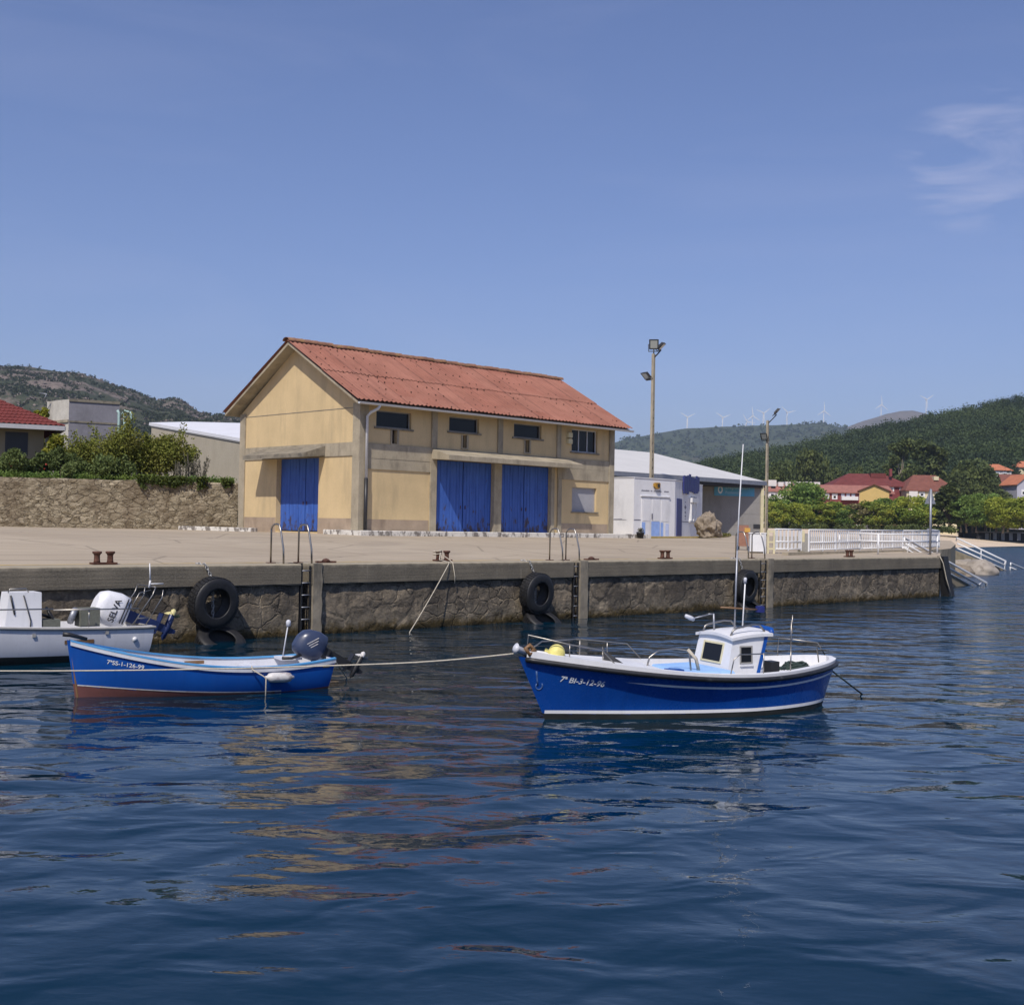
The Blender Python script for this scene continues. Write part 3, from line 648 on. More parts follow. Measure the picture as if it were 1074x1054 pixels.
scatter('forest', HR, M['leaf_pine'], 'dense dark green forest covering the hillside above the beach', 6200, 41, 4.2, 0.66, 92, 7, None, 1.25)
scatter('scrub', HL, M['leaf_scrub'], 'dark scrub and small trees on the rocky hillside', 6500, 61, 2.6, 0.9, 26, 8, clump_keep(45, -0.05), 0.9)
scatter('rock_outcrops', HL, M['hill_stone'], 'pale granite outcrops on the rocky hillside', 2600, 61, 2.6, 1.5, 12, 18, lambda p, t, r: mn.noise(Vector((p[0]/55, p[1]/55, 9.1)))+0.3*mn.noise(Vector((p[0]/14, p[1]/14, 1)))+r.normal()*0.1+0.25*(t-0.5) > 0.12, 0.6, 0.2)
scatter('ridge_woodland', HB, M['leaf_pine'], 'hazy woodland along the far ridge', 1500, 35, 13, 5.5, 12, 9, clump_keep(500, -0.15), 0.8)
# ------------------------------------------------------------------ warehouse
def wall_holes(mb, O, u, n, W_, H, holes, depth, rev=None):
    """a wall face from O along u (W_) and up (H) with rectangular openings; reveals go inwards by depth"""
    O, u, n = Vector(O), Vector(u), Vector(n); z = Vector((0, 0, 1)); P = lambda a, b, d=0: O+u*a+z*b-n*d
    us = sorted({0, W_, *[h[0] for h in holes], *[h[1] for h in holes]}); vs = sorted({0, H, *[h[2] for h in holes], *[h[3] for h in holes]})
    for a, b in zip(us, us[1:]):
        for c, d in zip(vs, vs[1:]):
            m, k = (a+b)/2, (c+d)/2
            if any(h[0] < m < h[1] and h[2] < k < h[3] for h in holes): continue
            mb.quad(P(a, c), P(b, c), P(b, d), P(a, d))
    for h in holes:
        a, b, c, d = h[:4]; q = depth
        mb.quad(P(a, c), P(a, c, q), P(a, d, q), P(a, d)); mb.quad(P(b, c, q), P(b, c), P(b, d), P(b, d, q))
        mb.quad(P(a, d), P(a, d, q), P(b, d, q), P(b, d)); mb.quad(P(a, c, q), P(a, c), P(b, c), P(b, c, q))
X0, X1, Y0, Y1, ZB, ZE, ZR, YR = 32.3, 49.2, 42.0, 51.4, 2.22, 8.05, 11.0, 46.7
wh = thing('warehouse', 'two storey yellow harbour warehouse with terracotta roof and blue doors', 'warehouse', (X0, Y0, ZB))
B = lambda mb, name, m: mb.build(name, m, wh, True)
fx = lambda a: a-X0
up_win = [(33.2, 35.2, 7.05, 7.8), (37.5, 39.4, 7.15, 7.85), (41.75, 43.7, 7.15, 7.85), (45.95, 47.95, 6.68, 7.85)]
niche = [(34.08, 34.38, 6.36, 7.0), (38.33, 38.6, 6.42, 7.02), (42.52, 42.82, 6.45, 7.05)]
doors = [(36.72, 40.42), (40.9, 44.42)]
roller = (46.05, 47.95, 3.6, 4.85)
gdoor = (44.95, 48.3)
z = lambda v: v-ZB
holes = [(fx(a), fx(b), z(c), z(d)) for a, b, c, d in up_win+niche+[roller]]+[(fx(a), fx(b), z(2.32), z(5.80)) for a, b in doors]
w = MB(); wall_holes(w, (X0, Y0, ZB), (1, 0, 0), (0, -1, 0), X1-X0, ZE-ZB, holes, 0.22)
gh = [(Y1-gdoor[1], Y1-gdoor[0], z(2.36), z(5.75))]
wall_holes(w, (X0, Y1, ZB), (0, -1, 0), (-1, 0, 0), Y1-Y0, ZE-ZB, gh, 0.32)
zg = lambda y: ZE+(ZR-ZE)*(1-abs(y-YR)/(YR-Y0))
for X in (X0, X1): w.quad((X, Y1, ZE), (X, Y0, ZE), (X, YR, zg(YR)))
w.quad((X1, Y0, ZB), (X1, Y1, ZB), (X1, Y1, ZE), (X1, Y0, ZE)); w.quad((X0, Y1, ZB), (X1, Y1, ZB), (X1, Y1, ZE), (X0, Y1, ZE))
B(w, 'wall', M['render_wall'])
for a, b in ((32.75, 36.33), (45.2, 48.85)): B(MB().box(a, b, Y0-0.012, Y0+0.02, ZB, 2.98), 'plinth', M['plinth'])
for a, b in ((Y0+0.42, gdoor[0]-0.02), (gdoor[1]+0.02, Y1-0.4)): B(MB().box(X0-0.012, X0+0.02, a, b, ZB, 3.0), 'plinth', M['plinth'])
# concrete frame: band, string lines, columns
b = MB(); b.box(32.72, 36.36, Y0-0.05, Y0+0.02, 5.18, 6.30); b.box(36.36, 48.88, Y0-0.05, Y0+0.02, 5.80, 6.30); b.box(44.9, 48.88, Y0-0.047, Y0+0.02, 5.22, 5.797)
b.box(32.74, 36.34, Y0-0.062, Y0-0.04, 5.66, 5.70)
b.box(X0-0.03, X0+0.02, Y0+0.42, Y1-0.4, 5.76, 6.34)
B(b, 'concrete_band', M['concrete'])
g = MB(); g.box(X0-0.008, X0+0.02, Y0+0.42, Y1-0.4, 7.83, 7.865); g.box(X0-0.036, X0, Y0+0.42, Y1-0.4, 5.735, 5.76)
B(g, 'string_course', M['concrete_dark'])
for xa, xb, za, zb in ((32.24, 32.72, ZB, ZE), (36.36, 36.73, ZB, 5.8), (36.40, 36.72, 6.3, ZE), (40.41, 40.91, ZB, 5.8), (40.62, 40.94, 6.3, ZE),
                       (44.41, 44.64, ZB, 5.8), (44.92, 45.18, ZB, 5.22), (44.80, 45.08, 6.3, ZE), (48.88, 49.26, ZB, ZE)):
    B(MB().box(xa, xb, Y0-0.085, Y0+0.1, za, zb), 'pillar', M['concrete'])
B(MB().box(X0-0.057, X0+0.1, Y0+0.1, Y0+0.42, ZB, ZE-0.02), 'pillar', M['concrete'])
B(MB().box(X0-0.06, X0+0.1, Y1-0.4, Y1+0.06, ZB, ZE-0.05), 'pillar', M['concrete'])
# roof: corrugated sheets in real waves, two courses each side
def slope(y_e, z_e, y_r, z_r, sgn):
    mb = MB(); n = int((49.95-31.62)/0.25)*4; L = math.hypot(y_r-y_e, z_r-z_e); dy, dz = (y_r-y_e)/L, (z_r-z_e)/L
    nv = Vector((0, -dz*sgn*1.0, dy*sgn)) if sgn > 0 else Vector((0, dz, -dy))
    nv = Vector((0, -dz, abs(dy))) if y_r > y_e else Vector((0, dz if False else abs(dz), abs(dy)))
    for c in range(2):
        a, b_ = c/2*L-0.15*(c > 0), (c+1)/2*L; P = []
        for i in range(n+1):
            x = 31.62+(49.95-31.62)*i/n; wv = 0.036*math.sin(i*math.pi/2)
            lift = 0.03+0.022*(c % 3)*0
            P.append([Vector((x, y_e+dy*s, z_e+dz*s))+nv*(wv+lift+(0.035 if k == 0 else 0.0)+0.012*math.sin(int(x/1.06)*2.3)) for k, s in enumerate((a, b_))])
        mb.grid([[tuple(q) for q in r_] for r_ in P], True, sgn > 0)
    return mb
rt = slope(41.30, 8.06, YR, 11.12, 1)
rt2 = slope(52.10, 8.06, YR, 11.12, -1); B(rt2, 'roof_sheets', M['roof_red'])
sl = MB()      # concrete roof slab under the sheets, seen at the gables and eaves
for ye, s in ((41.42, 1), (51.98, -1)):
    a = [(31.70, ye, 7.92), (31.70, YR, 10.93), (31.70, YR, 11.06), (31.70, ye, 8.03)]
    c = [(49.88, q[1], q[2]) for q in a]
    sl.quad(*a).quad(*c[::-1]).quad(a[0], c[0], c[1], a[1]).quad(a[0], a[3], c[3], c[0]).quad(a[3], a[2], c[2], c[3])
B(sl, 'roof_slab', M['concrete'])
rd = MB(); rr_ = random.Random(5); xx = 31.55
while xx < 49.9:
    L = 0.46; j = rr_.uniform(-0.02, 0.02)
    rd.grid([[(xx+q, YR+0.24*math.cos(t)+j*0.3, 11.13+0.15*math.sin(t)-0.02+j+0.02*(q > 0.3)) for t in np.linspace(-0.2, math.pi+0.2, 9)] for q in (0, L)], True)
    xx += 0.42
B(rd, 'ridge', M['ridge'])
nail = rt; nail.cur = 1
for c in range(3):
    for q in (0.08, 0.36, 0.68):
        for i in range(38):
            if rr_.random() < 0.45: continue
            x = 31.75+i*0.4806+rr_.uniform(-0.12, 0.12); s = (c+q)/3
            y_, z_ = 41.30+(YR-41.30)*s, 8.06+3.06*s+0.075
            nail.box(x-0.022, x+0.022, y_-0.022, y_+0.022, z_-0.03, z_+0.025)
B(nail, 'roof_sheets', [M['roof_red'], M['rust']])
gu = MB(); gu.grid([[(x, 41.25+0.075*math.cos(t), 7.98+0.075*math.sin(t)) for t in np.linspace(math.pi*0.98, 2.05*math.pi, 9)] for x in (31.66, 49.96)], True)
gu.grid([[(x, 41.25+0.083*math.cos(t), 7.98+0.083*math.sin(t)) for t in np.linspace(math.pi*0.98, 2.05*math.pi, 9)] for x in (31.66, 49.96)], True)
for x in (31.66, 49.96): gu.quad(*[(x, 41.25+0.08*math.cos(t), 7.98+0.08*math.sin(t)) for t in np.linspace(math.pi, 2*math.pi, 9)])
B(gu, 'gutter', M['gutter'])
dp = MB(); dp.tube([(32.8, 41.25, 7.92), (32.75, 41.3, 7.78), (32.6, 41.62, 7.62), (32.55, 41.80, 7.45), (32.55, 41.80, 4.75)], 0.062, 10)
d = B(dp, 'downpipe', M['gutter'])
MB().tube([(32.55, 41.80, 4.75), (32.55, 41.80, 2.30)], 0.085, 10).build('lower_pipe', M['black'], d, True)
# windows
def pane(x0, x1, z0, z1, dep, mull, fm, gm, fw=0.05):
    f = MB(); yf = Y0+dep
    f.box(x0, x1, yf-0.04, yf+0.01, z0, z0+fw); f.box(x0, x1, yf-0.04, yf+0.01, z1-fw, z1)
    f.box(x0, x0+fw, yf-0.04, yf+0.01, z0+fw, z1-fw); f.box(x1-fw, x1, yf-0.04, yf+0.01, z0+fw, z1-fw)
    for k in range(mull):
        xm = x0+(x1-x0)*(k+1)/(mull+1); f.box(xm-0.03, xm+0.03, yf-0.035, yf+0.01, z0+fw, z1-fw)
    o = B(f, 'window', fm)
    gl = MB().quad((x0, yf, z0), (x1, yf, z0), (x1, yf, z1), (x0, yf, z1)).build('pane', gm, wh, True); gl.parent = o
    return o
for i, (a, b_, c, e) in enumerate(up_win):
    o = pane(a, b_, c, e, 0.16, 2 if i == 3 else 0, M['gutter'] if i == 3 else M['frame_grey'], M['glass'])
    B(MB().box(a-0.12, b_+0.12, Y0-0.07, Y0+0.1, c-0.075, c), 'window_sill', M['concrete_dark'])
for a, b_, c, e in niche:
    n_ = MB(); n_.quad((a, Y0+0.2, c), (b_, Y0+0.2, c), (b_, Y0+0.2, e), (a, Y0+0.2, e)); B(n_, 'vent', M['black'])
    B(MB().box(a-0.07, a, Y0-0.05, Y0+0.05, c-0.06, e).box(b_, b_+0.1, Y0-0.05, Y0+0.05, c-0.06, e).box(a, b_, Y0-0.05, Y0+0.05, c-0.06, c), 'vent_surround', M['concrete'])
sh = MB(); a, b_, c, e = roller
for k in range(25):
    q = c+(e-c)*k/25; sh.box(a, b_, Y0+0.13, Y0+0.15+0.006*(k % 2), q+0.004, q+(e-c)/25)
o = B(sh, 'roller_shutter', M['shutter']); o['label'] = 'grey roller shutter pulled down over the ground floor window'
B(MB().box(a-0.08, b_+0.12, Y0-0.06, Y0+0.1, c-0.07, c), 'window_sill', M['concrete_dark'])
# doors: leaves of upright boards
def door(O, u, n, W_, H, boards, handle_side):
    O, u, n = Vector(O), Vector(u), Vector(n); mb = MB(); bw = W_/boards
    for k in range(boards):
        mb.obox(O, u, n, (0, 0, 1), k*bw+0.006, (k+1)*bw-0.006, -0.03, 0.012+0.006*(k % 3), 0.02+0.01*(k % 2), H)
    mb.obox(O, u, n, (0, 0, 1), 0.0, W_, -0.035, 0.0, 0.0, H)
    o = B(mb, 'door', M['blue_door']); hx = W_-0.12 if handle_side else 0.12
    h = MB().obox(O, u, n, (0, 0, 1), hx-0.015, hx+0.015, 0.02, 0.05, 1.2, 1.36).build('handle', M['rust'], wh, True); h.parent = o
    return o
for a, b_ in doors:
    m_ = (a+b_)/2
    door((a+0.02, Y0+0.16, 2.35), (1, 0, 0), (0, -1, 0), m_-a-0.05, 3.42, 9, True)
    door((m_+0.03, Y0+0.16, 2.35), (1, 0, 0), (0, -1, 0), b_-m_-0.05, 3.42, 9, False)
    dark_gap = MB().quad((a, Y0+0.21, 2.3), (b_, Y0+0.21, 2.3), (b_, Y0+0.21, 5.75), (a, Y0+0.21, 5.8))
    B(dark_gap, 'door_backing', M['black'])
y0, y1 = gdoor; m_ = y1-(y1-y0)*0.60
door((X0+0.26, y1-0.02, 2.4), (0, -1, 0), (-1, 0, 0), y1-m_-0.04, 3.33, 8, True)
door((X0+0.26, m_-0.02, 2.4), (0, -1, 0), (-1, 0, 0), m_-y0-0.04, 3.33, 6, False)
dark_gap = MB().quad((X0+0.31, y1, 2.3), (X0+0.31, y0, 2.3), (X0+0.31, y0, 5.8), (X0+0.31, y1, 5.8))
B(dark_gap, 'door_backing', M['black'])
# canopies: slabs thinning to the front, with tapered cheeks
cn = MB(); xa, xb = 36.42, 45.5; yb, yf = Y0-0.05, Y0-1.25
cn.add([(xa, yb, 5.80), (xb, yb, 5.80), (xb, yf, 5.74), (xa, yf, 5.74), (xa, yb, 6.26), (xb, yb, 6.26), (xb, yf, 5.95), (xa, yf, 5.95)],
       [(0,3,2,1),(4,5,6,7),(0,1,5,4),(1,2,6,5),(2,3,7,6),(3,0,4,7)]); B(cn, 'canopy', M['concrete'])
cn = MB(); ya, yb2 = 44.45, 49.35; xw, xf = X0-0.03, X0-1.2
cn.add([(xw, ya, 5.80), (xw, yb2, 5.80), (xf, yb2, 5.68), (xf, ya, 5.68), (xw, ya, 6.24), (xw, yb2, 6.24), (xf, yb2, 5.86), (xf, ya, 5.86)],
       [(0,1,2,3),(4,7,6,5),(0,4,5,1),(1,5,6,2),(2,6,7,3),(3,7,4,0)]); B(cn, 'canopy', M['concrete_dark'])
# two small wall lamps by the last upper window
for zz in (7.18, 7.5): B(MB().box(45.55, 45.85, Y0-0.16, Y0, zz-0.12, zz+0.12), 'wall_lamp', M['cream'])

# raised kerbs
def kerb(name, label, pts, h, wd, m, seed=0):
    rr = random.Random(seed); mb = MB(); P = []
    for (a, b) in zip(pts, pts[1:]):
        a, b = Vector(a), Vector(b); n = max(1, int((b-a).length/0.5)); d = (b-a).normalized(); nn = Vector((-d.y, d.x, 0))
        for i in range(n+(b == Vector(pts[-1]))):
            p = a.lerp(b, i/n); j = lambda: rr.uniform(-0.012, 0.012)
            P.append([tuple(p+Vector((0, 0, -0.05))), tuple(p+Vector((j(), j(), h-0.02))), tuple(p+nn*0.03+Vector((0, 0, h+j()*0.5))), tuple(p+nn*wd+Vector((0, 0, h))), tuple(p+nn*wd+Vector((0, 0, -0.05)))])
    mb.grid(P, False, True); mb.quad(*P[0]).quad(*P[-1][::-1])
    o = mb.build(name, m, None, origin=pts[0]); tag(o, label, 'kerb'); return o
kerb('kerb', 'chipped white kerb along the front of the yellow warehouse', [(31.5, 43.4, 2.26), (31.5, 40.75, 2.25), (36.1, 40.75, 2.25), (51.0, 40.75, 2.25)], 0.24, 1.2, M['white_chalk'], 1)
kerb('kerb', 'short white kerb running from the warehouse gable door to the stone wall', [(30.4, 53.9, 2.28), (30.9, 49.6, 2.27), (31.2, 48.7, 2.27)], 0.22, 0.5, M['white_chalk'], 2)
kerb('kerb', 'yellowish mossy kerb in front of the white kiosk and boulder', [(51.05, 40.75, 2.25), (57.5, 42.2, 2.25), (64.0, 45.4, 2.29), (70.5, 49.4, 2.3)], 0.13, 0.6, M['yellow_kerb'], 3)

# ------------------------------------------------------------------ white kiosk
KZ, KH = 2.25, 3.55
k1, k2, k3 = Vector((55.9, 46.0, 0)), Vector((59.87, 46.0, 0)), Vector((67.6, 49.6, 0))
kpoly = [Vector((55.4, 50.0, 0)), k1, k2, k3, Vector((66.7, 51.8, 0))]
ks = thing('kiosk', 'white flat roofed rescue kiosk with angled walls and blue sign', 'kiosk', (55.9, 46.0, KZ))
K = lambda mb, name, m: mb.build(name, m, ks, True)
mb = MB(); n = len(kpoly)
for i in range(n):
    a, b_ = kpoly[i], kpoly[(i+1) % n]; mb.quad((a.x, a.y, KZ-0.1), (b_.x, b_.y, KZ-0.1), (b_.x, b_.y, KZ+KH), (a.x, a.y, KZ+KH))
mb.quad(*[(p_.x, p_.y, KZ+KH-0.12) for p_ in kpoly])
K(mb, 'wall', M['kiosk'])
cp = MB()
for i in range(n):
    a, b_ = kpoly[i], kpoly[(i+1) % n]; d = (b_-a).normalized()
    cp.obox(a, d, Vector((d.y, -d.x, 0)), (0, 0, 1), 0, (b_-a).length, -0.12, 0.035, KH+KZ, KH+KZ+0.05)
K(cp, 'parapet', M['kiosk'])
kd = (k3-k2).normalized(); kn = Vector((kd.y, -kd.x, 0)); L3 = (k3-k2).length; zz = Vector((0, 0, 1))
fo = Vector((k1.x, k1.y, KZ)); ko = Vector((k2.x, k2.y, KZ))
fu, fnn = Vector((1, 0, 0)), Vector((0, -1, 0))
def a_of(px):
    d = _ray(px, 540); t = (ko-CV).dot(kn)/d.dot(kn); return (CV+d*t-ko).dot(kd)
# four folding leaves of the big door on the front
for i in range(3):
    a = 0.68+i*0.9
    o = K(MB().obox(fo, fu, fnn, zz, a+0.015, a+0.885, 0.0, 0.035, 0.03, 2.42).obox(fo, fu, fnn, zz, a+0.12, a+0.78, 0.035, 0.05, 1.0, 2.3), 'door', M['kiosk'])
    c = MB().obox(fo, fu, fnn, zz, a+0.04, a+(0.36 if i == 0 else 0.86 if i == 1 else 0.30), 0.052, 0.056, 0.05, 0.92+0.05*(i == 1)).build('painted_panel', M['kiosk_blue'], ks, True); c.parent = o
    if i == 1:
        h = MB().obox(fo, fu, fnn, zz, a+0.06, a+0.12, 0.05, 0.1, 1.15, 1.45).build('handle', M['letter_grey'], ks, True); h.parent = o
    if i == 2:
        c = MB().obox(fo, fu, fnn, zz, a+0.52, a+0.84, 0.052, 0.056, 0.05, 0.85).build('painted_panel', M['kiosk_ice'], ks, True); c.parent = o
K(MB().obox(fo, fu, fnn, zz, 0.62, 3.44, 0, 0.09, 2.46, 2.53), 'door_lintel', M['kiosk'])
# lettering over the door is too small to read in the photo: rows of little strokes grouped as words
lt = MB(); rr = random.Random(8); xx = 0.68
for wd in (10, 2, 10, 0, 6):
    for k in range(wd):
        hgt = rr.uniform(0.055, 0.10); lt.obox(fo, fu, fnn, zz, xx, xx+0.05, 0.003, 0.008, 2.78, 2.78+hgt); lt.obox(fo, fu, fnn, zz, xx+0.045, xx+0.062, 0.003, 0.0085, 2.79, 2.82); xx += 0.078
    xx += 0.12
K(lt, 'lettering', M['letter_grey'])
sg = MB()
for i in range(9):
    a = i/8*2-1; sg.obox(fo+Vector((0, 0, 0)), fu, fnn, zz, 2.08+a*0.26-0.035, 2.08+a*0.26+0.035, 0.02, 0.20-0.09*a*a, 2.95+0.16*a*a, 3.33-0.05*a*a*a*a)
K(sg, 'emblem_shield', M['gold']); 
K(MB().obox(fo, fu, fnn, zz, 1.98, 2.18, 0.2, 0.215, 3.05, 3.26), 'emblem_field', M['letter_black'])
# wavy dark line round the walls
wv = MB()
for k in range(13):
    a = 0.02+k*0.05; wv.obox(fo, fu, fnn, zz, a, a+0.052, 0.002, 0.01, 1.02, 1.05+0.035*abs(math.sin(k*1.3)))
K(wv, 'wave_line', M['letter_grey']); wv = MB()
for k in range(60):
    a = a_of(714.8)+k*0.1
    if a+0.1 < L3-0.1: wv.obox(ko, kd, kn, zz, a, a+0.102, 0.002, 0.01, 1.0, 1.03+0.03*abs(math.sin(k*1.1)))
K(wv, 'wave_line', M['letter_grey']); wv2 = MB()
for k in range(9):
    wv2.obox(Vector((55.9, 46.0, KZ)), Vector((-0.128, 0.992, 0)), Vector((-0.992, -0.128, 0)), zz, 0.5+k*0.3, 0.8+k*0.3, 0.002, 0.01, 1.04, 1.06+0.04*abs(math.sin(k*2.0)))
K(wv2, 'wave_line', M['letter_grey'])
o = K(MB().obox(ko, kd, kn, zz, a_of(709.5), a_of(714.6), 0.0, 0.04, 0.02, 2.45), 'door', M['navy']); o['label'] = 'narrow navy blue side door'
bs = MB(); rr = random.Random(4)
for k in range(9):
    a = a_of(715.2)+k*(a_of(731.6)-a_of(715.2))/9; bs.obox(ko, kd, kn, zz, a, a+(a_of(731.6)-a_of(715.2))/9*0.86, 0.06, 0.12, 2.86+rr.uniform(-0.12, 0.10)+0.02*k, KH+0.48+rr.uniform(-0.10, 0.18)-0.015*k)
bs.obox(ko, kd, kn, zz, a_of(715.2), a_of(731.4), 0.02, 0.06, 2.98, KH+0.36)
o = K(bs, 'sign_board', M['navy']); o['label'] = 'navy blue sign of uneven upright slats on the kiosk parapet'
sm_ = MB()
for k in range(7): sm_.obox(ko, kd, kn, zz, a_of(724.5)+k*0.25, a_of(724.5)+k*0.25+0.18, 0.003, 0.01, 2.55, 2.55+0.16-0.05*(k % 2))
K(sm_, 'lettering', M['letter_grey'])
lg = MB()
for zc, hh in ((2.28, 0.08), (1.95, 0.30), (1.62, 0.18), (1.38, 0.16), (1.2, 0.10)):
    la_ = a_of(718.6); lg.obox(ko, kd, kn, zz, la_-hh*0.9, la_+hh*0.9, 0.003, 0.012, zc-hh*0.2, zc+hh*0.2); lg.obox(ko, kd, kn, zz, la_-0.06, la_+0.06, 0.003, 0.013, zc-hh*0.5, zc+hh*0.5)
K(lg, 'badge', M['letter_grey'])
s0_, s1_ = a_of(722.6), a_of(729.4)
sw_ = MB().obox(ko, kd, kn, zz, s0_, s1_, 0.0, 0.22, 2.3, 2.6).obox(ko, kd, kn, zz, s0_+0.04, s1_-0.04, 0.0, 0.10, 1.1, 2.3)
for k in range(3): sw_.obox(ko, kd, kn, zz, s0_+0.1+k*(s1_-s0_)*0.38, s0_+0.2+k*(s1_-s0_)*0.38, 0.10, 0.15, 1.1, 2.3)
K(sw_, 'window_shutter', M['white_metal'])
K(MB().obox(ko, kd, kn, zz, s0_-0.1, s1_+0.1, 0.0, 0.12, 1.02, 1.08), 'window_sill', M['kiosk'])

# ------------------------------------------------------------------ grey hall with white roof
E = at_d(803, 505, 105); hz = 2.3
hl = thing('market_hall', 'large grey hall with white sloping roof and blue banner', 'hall', (E.x, E.y, hz))
HB_ = lambda mb, name, m: mb.build(name, m, hl, True)
ex, ey, ez = E.x, E.y, E.z; ry, rz_ = ey+12.7, ez+2.9
rf = MB(); XL = 50
for a, b_, c, d in ((ey-0.0, ez, ry, rz_), (ry+12.7, ez, ry, rz_)):
    rf.quad((XL, a, b_), (ex, a, b_), (ex, c, d), (XL, c, d)); rf.quad((XL, a, b_-0.18), (XL, c, d-0.18), (ex, c, d-0.18), (ex, a, b_-0.18)); rf.quad((ex, a, b_-0.18), (ex, c, d-0.18), (ex, c, d), (ex, a, b_))
HB_(rf, 'roof', M['hall_roof'])
HB_(MB().box(XL, ex+0.05, ey-0.10, ey+0.0, ez-0.36, ez-0.02), 'gutter', M['galv'])
HB_(MB().box(XL, ex-0.05, ey+0.02, ey+3.5, ez-0.6, ez-0.22), 'soffit', M['near_black'])
wd_ = Vector((-0.90, 0.435, 0)).normalized(); wo = Vector((ex-0.25, ey+0.06, hz)); wn_ = Vector((-wd_.y, wd_.x, 0))
if wn_.y > 0: wn_ = -wn_
hw = MB(); WLn = 24
hw.quad(wo-zz*0.2, wo+wd_*WLn-zz*0.2, wo+wd_*WLn+zz*(ez-hz+2), wo+zz*(ez-hz-0.3))
hw.quad(wo-zz*0.2, Vector((wo.x, wo.y+24, hz-0.2)), Vector((wo.x, wo.y+24, ez-0.3)), wo+zz*(ez-hz-0.3))
for k in range(1, 5):
    hw.obox(wo, wd_, wn_, zz, 0.05, WLn, 0, 0.012, k*0.95, k*0.95+0.035)
for k in range(1, 5): hw.obox(wo, wd_, wn_, zz, k*3.1, k*3.1+0.035, 0, 0.011, 0, 4.3)
HB_(hw, 'wall', M['hall_wall'])
HB_(MB().obox(wo, wd_, wn_, zz, -0.02, 0.26, -0.1, 0.10, 0, ez-hz-0.3), 'corner_post', M['cream'])
# banner placed on that wall
def on_wall(px, py):
    d = _ray(px, py); t = (wo-CV).dot(wn_)/d.dot(wn_); q = CV+d*t; return (q-wo).dot(wd_), q.z-hz
a1, z1 = on_wall(791, 507.5); a0, _ = on_wall(749, 505); _, z0 = on_wall(770, 520.3); _, z1 = on_wall(770, 506.2)
bn = HB_(MB().obox(wo, wd_, wn_, zz, a1, a0, 0.03, 0.07, z0, z1), 'banner', M['banner'])
tx = MB()
def put_text(mb, s, size, org, u, w, n_, off):
    vs, fs = text_shape(s, size); org, u, w, n_ = map(Vector, (org, u, w, n_)); mb.add([org+u*x+w*y+n_*off for x, y in vs], fs)
hgt = z1-z0; org = wo+wd_*(a0-(a0-a1)*0.27)+zz*(z0+hgt*0.52)
put_text(tx, 'Deputación', hgt*0.44, org, -wd_, zz, wn_, 0.075)
put_text(tx, 'Pontevedra', hgt*0.30, org-zz*hgt*0.36, -wd_, zz, wn_, 0.075)
t_ = tx.build('lettering', mat('faded_white_lettering', (0.30, 0.46, 0.56), 0.6, 0, 3, 0, 30, fine=0), hl, True); t_.parent = bn
em = MB(); cc = wo+wd_*(a0-(a0-a1)*0.145)+zz*(z0+hgt*0.45)
ring = [(math.cos(t), math.sin(t)) for t in np.linspace(0, 2*math.pi, 17)[:-1]]
for (x, y), (x2, y2) in zip(ring, ring[1:]+ring[:1]):
    em.quad(*[cc-wd_*(qx*k*hgt*0.20)+zz*(qy*k*hgt*0.30)+wn_*0.076 for qx, qy, k in ((x, y, 1), (x2, y2, 1), (x2, y2, 0.55), (x, y, 0.55))])
for k in (-1, 0, 1): em.quad(*[cc-wd_*(hgt*(0.11*k+q))+zz*(hgt*r_)+wn_*0.077 for q, r_ in ((-0.05, 0.30), (0.05, 0.30), (0, 0.46-0.06*abs(k)))])
e_ = em.build('crest', M['letter_white'], hl, True); e_.parent = bn
vt0, vt1 = on_wall(797, 550); vt2, vt3 = on_wall(790, 554)
HB_(MB().obox(wo, wd_, wn_, zz, vt0, vt2, 0.02, 0.05, vt3, vt1), 'vent_grille', M['letter_black'])

# boulder beside the kiosk
def boulder(name, label, loc, rad, seed, m, hollow=None, rz=0, group=None, sub=5, amp=1.0):
    import bmesh
    bm = bmesh.new(); bmesh.ops.create_icosphere(bm, subdivisions=sub, radius=1)
    for v in bm.verts:
        q = v.co.copy(); k = 1+amp*(0.30*mn.noise(q*1.2+Vector((seed, 0, 0)))+0.16*mn.noise(q*2.9+Vector((0, seed, 0)))+0.12*mn.noise(q*6)+0.05*mn.noise(q*13))
        cellv = mn.voronoi(q*1.6+Vector((seed, seed, 0)))[0]; k += 0.16*min(0.6, cellv[1]-cellv[0])-0.05
        if hollow:
            for hx, hy, hzz, hr, dep in hollow:
                dd = (q-Vector((hx, hy, hzz)).normalized()).length
                if dd < hr: k -= dep*(1-(dd/hr)**2)
        v.co = Vector((q.x*rad[0], q.y*rad[1], max(-0.6, q.z)*rad[2]))*k
    me = bpy.data.meshes.new(name); bm.to_mesh(me); bm.free(); me.materials.append(m)
    for p_ in me.polygons: p_.use_smooth = True
    o = bpy.data.objects.new(name, me); COL.objects.link(o); o.location = loc; o.rotation_euler = (0, 0, rz)
    tag(o, label, 'rock', group); return o
bl = at_d(743, 565, 70); 
boulder('boulder', 'weathered granite boulder with a hollow standing between kiosk and grey hall', (bl.x, bl.y, 2.28+0.66), (0.66, 0.72, 0.86), 3.1, M['rock_brown'],
        [(-0.75, -0.6, -0.42, 0.40, 0.55), (-0.9, 0.1, 0.35, 0.28, 0.3), (-0.55, -0.9, 0.6, 0.3, 0.3)])
g = []
rg = np.random.default_rng(12)
for k in range(70):
    t = rg.random(); q = Vector((62.5, 44.9, 2.42)).lerp(Vector((70.4, 49.6, 2.42)), t)+Vector((rg.normal()*0.25, rg.normal()*0.25, 0.05)); g.append(blob_points(rg, q, (0.2, 0.2, 0.12), 26, 0.2))
o = leaves('grass', leaf_arrays(rg, np.concatenate(g), 0.06), M['grass']); tag(o, 'thin dry grass growing along the mossy kerb', None, None, 'stuff')
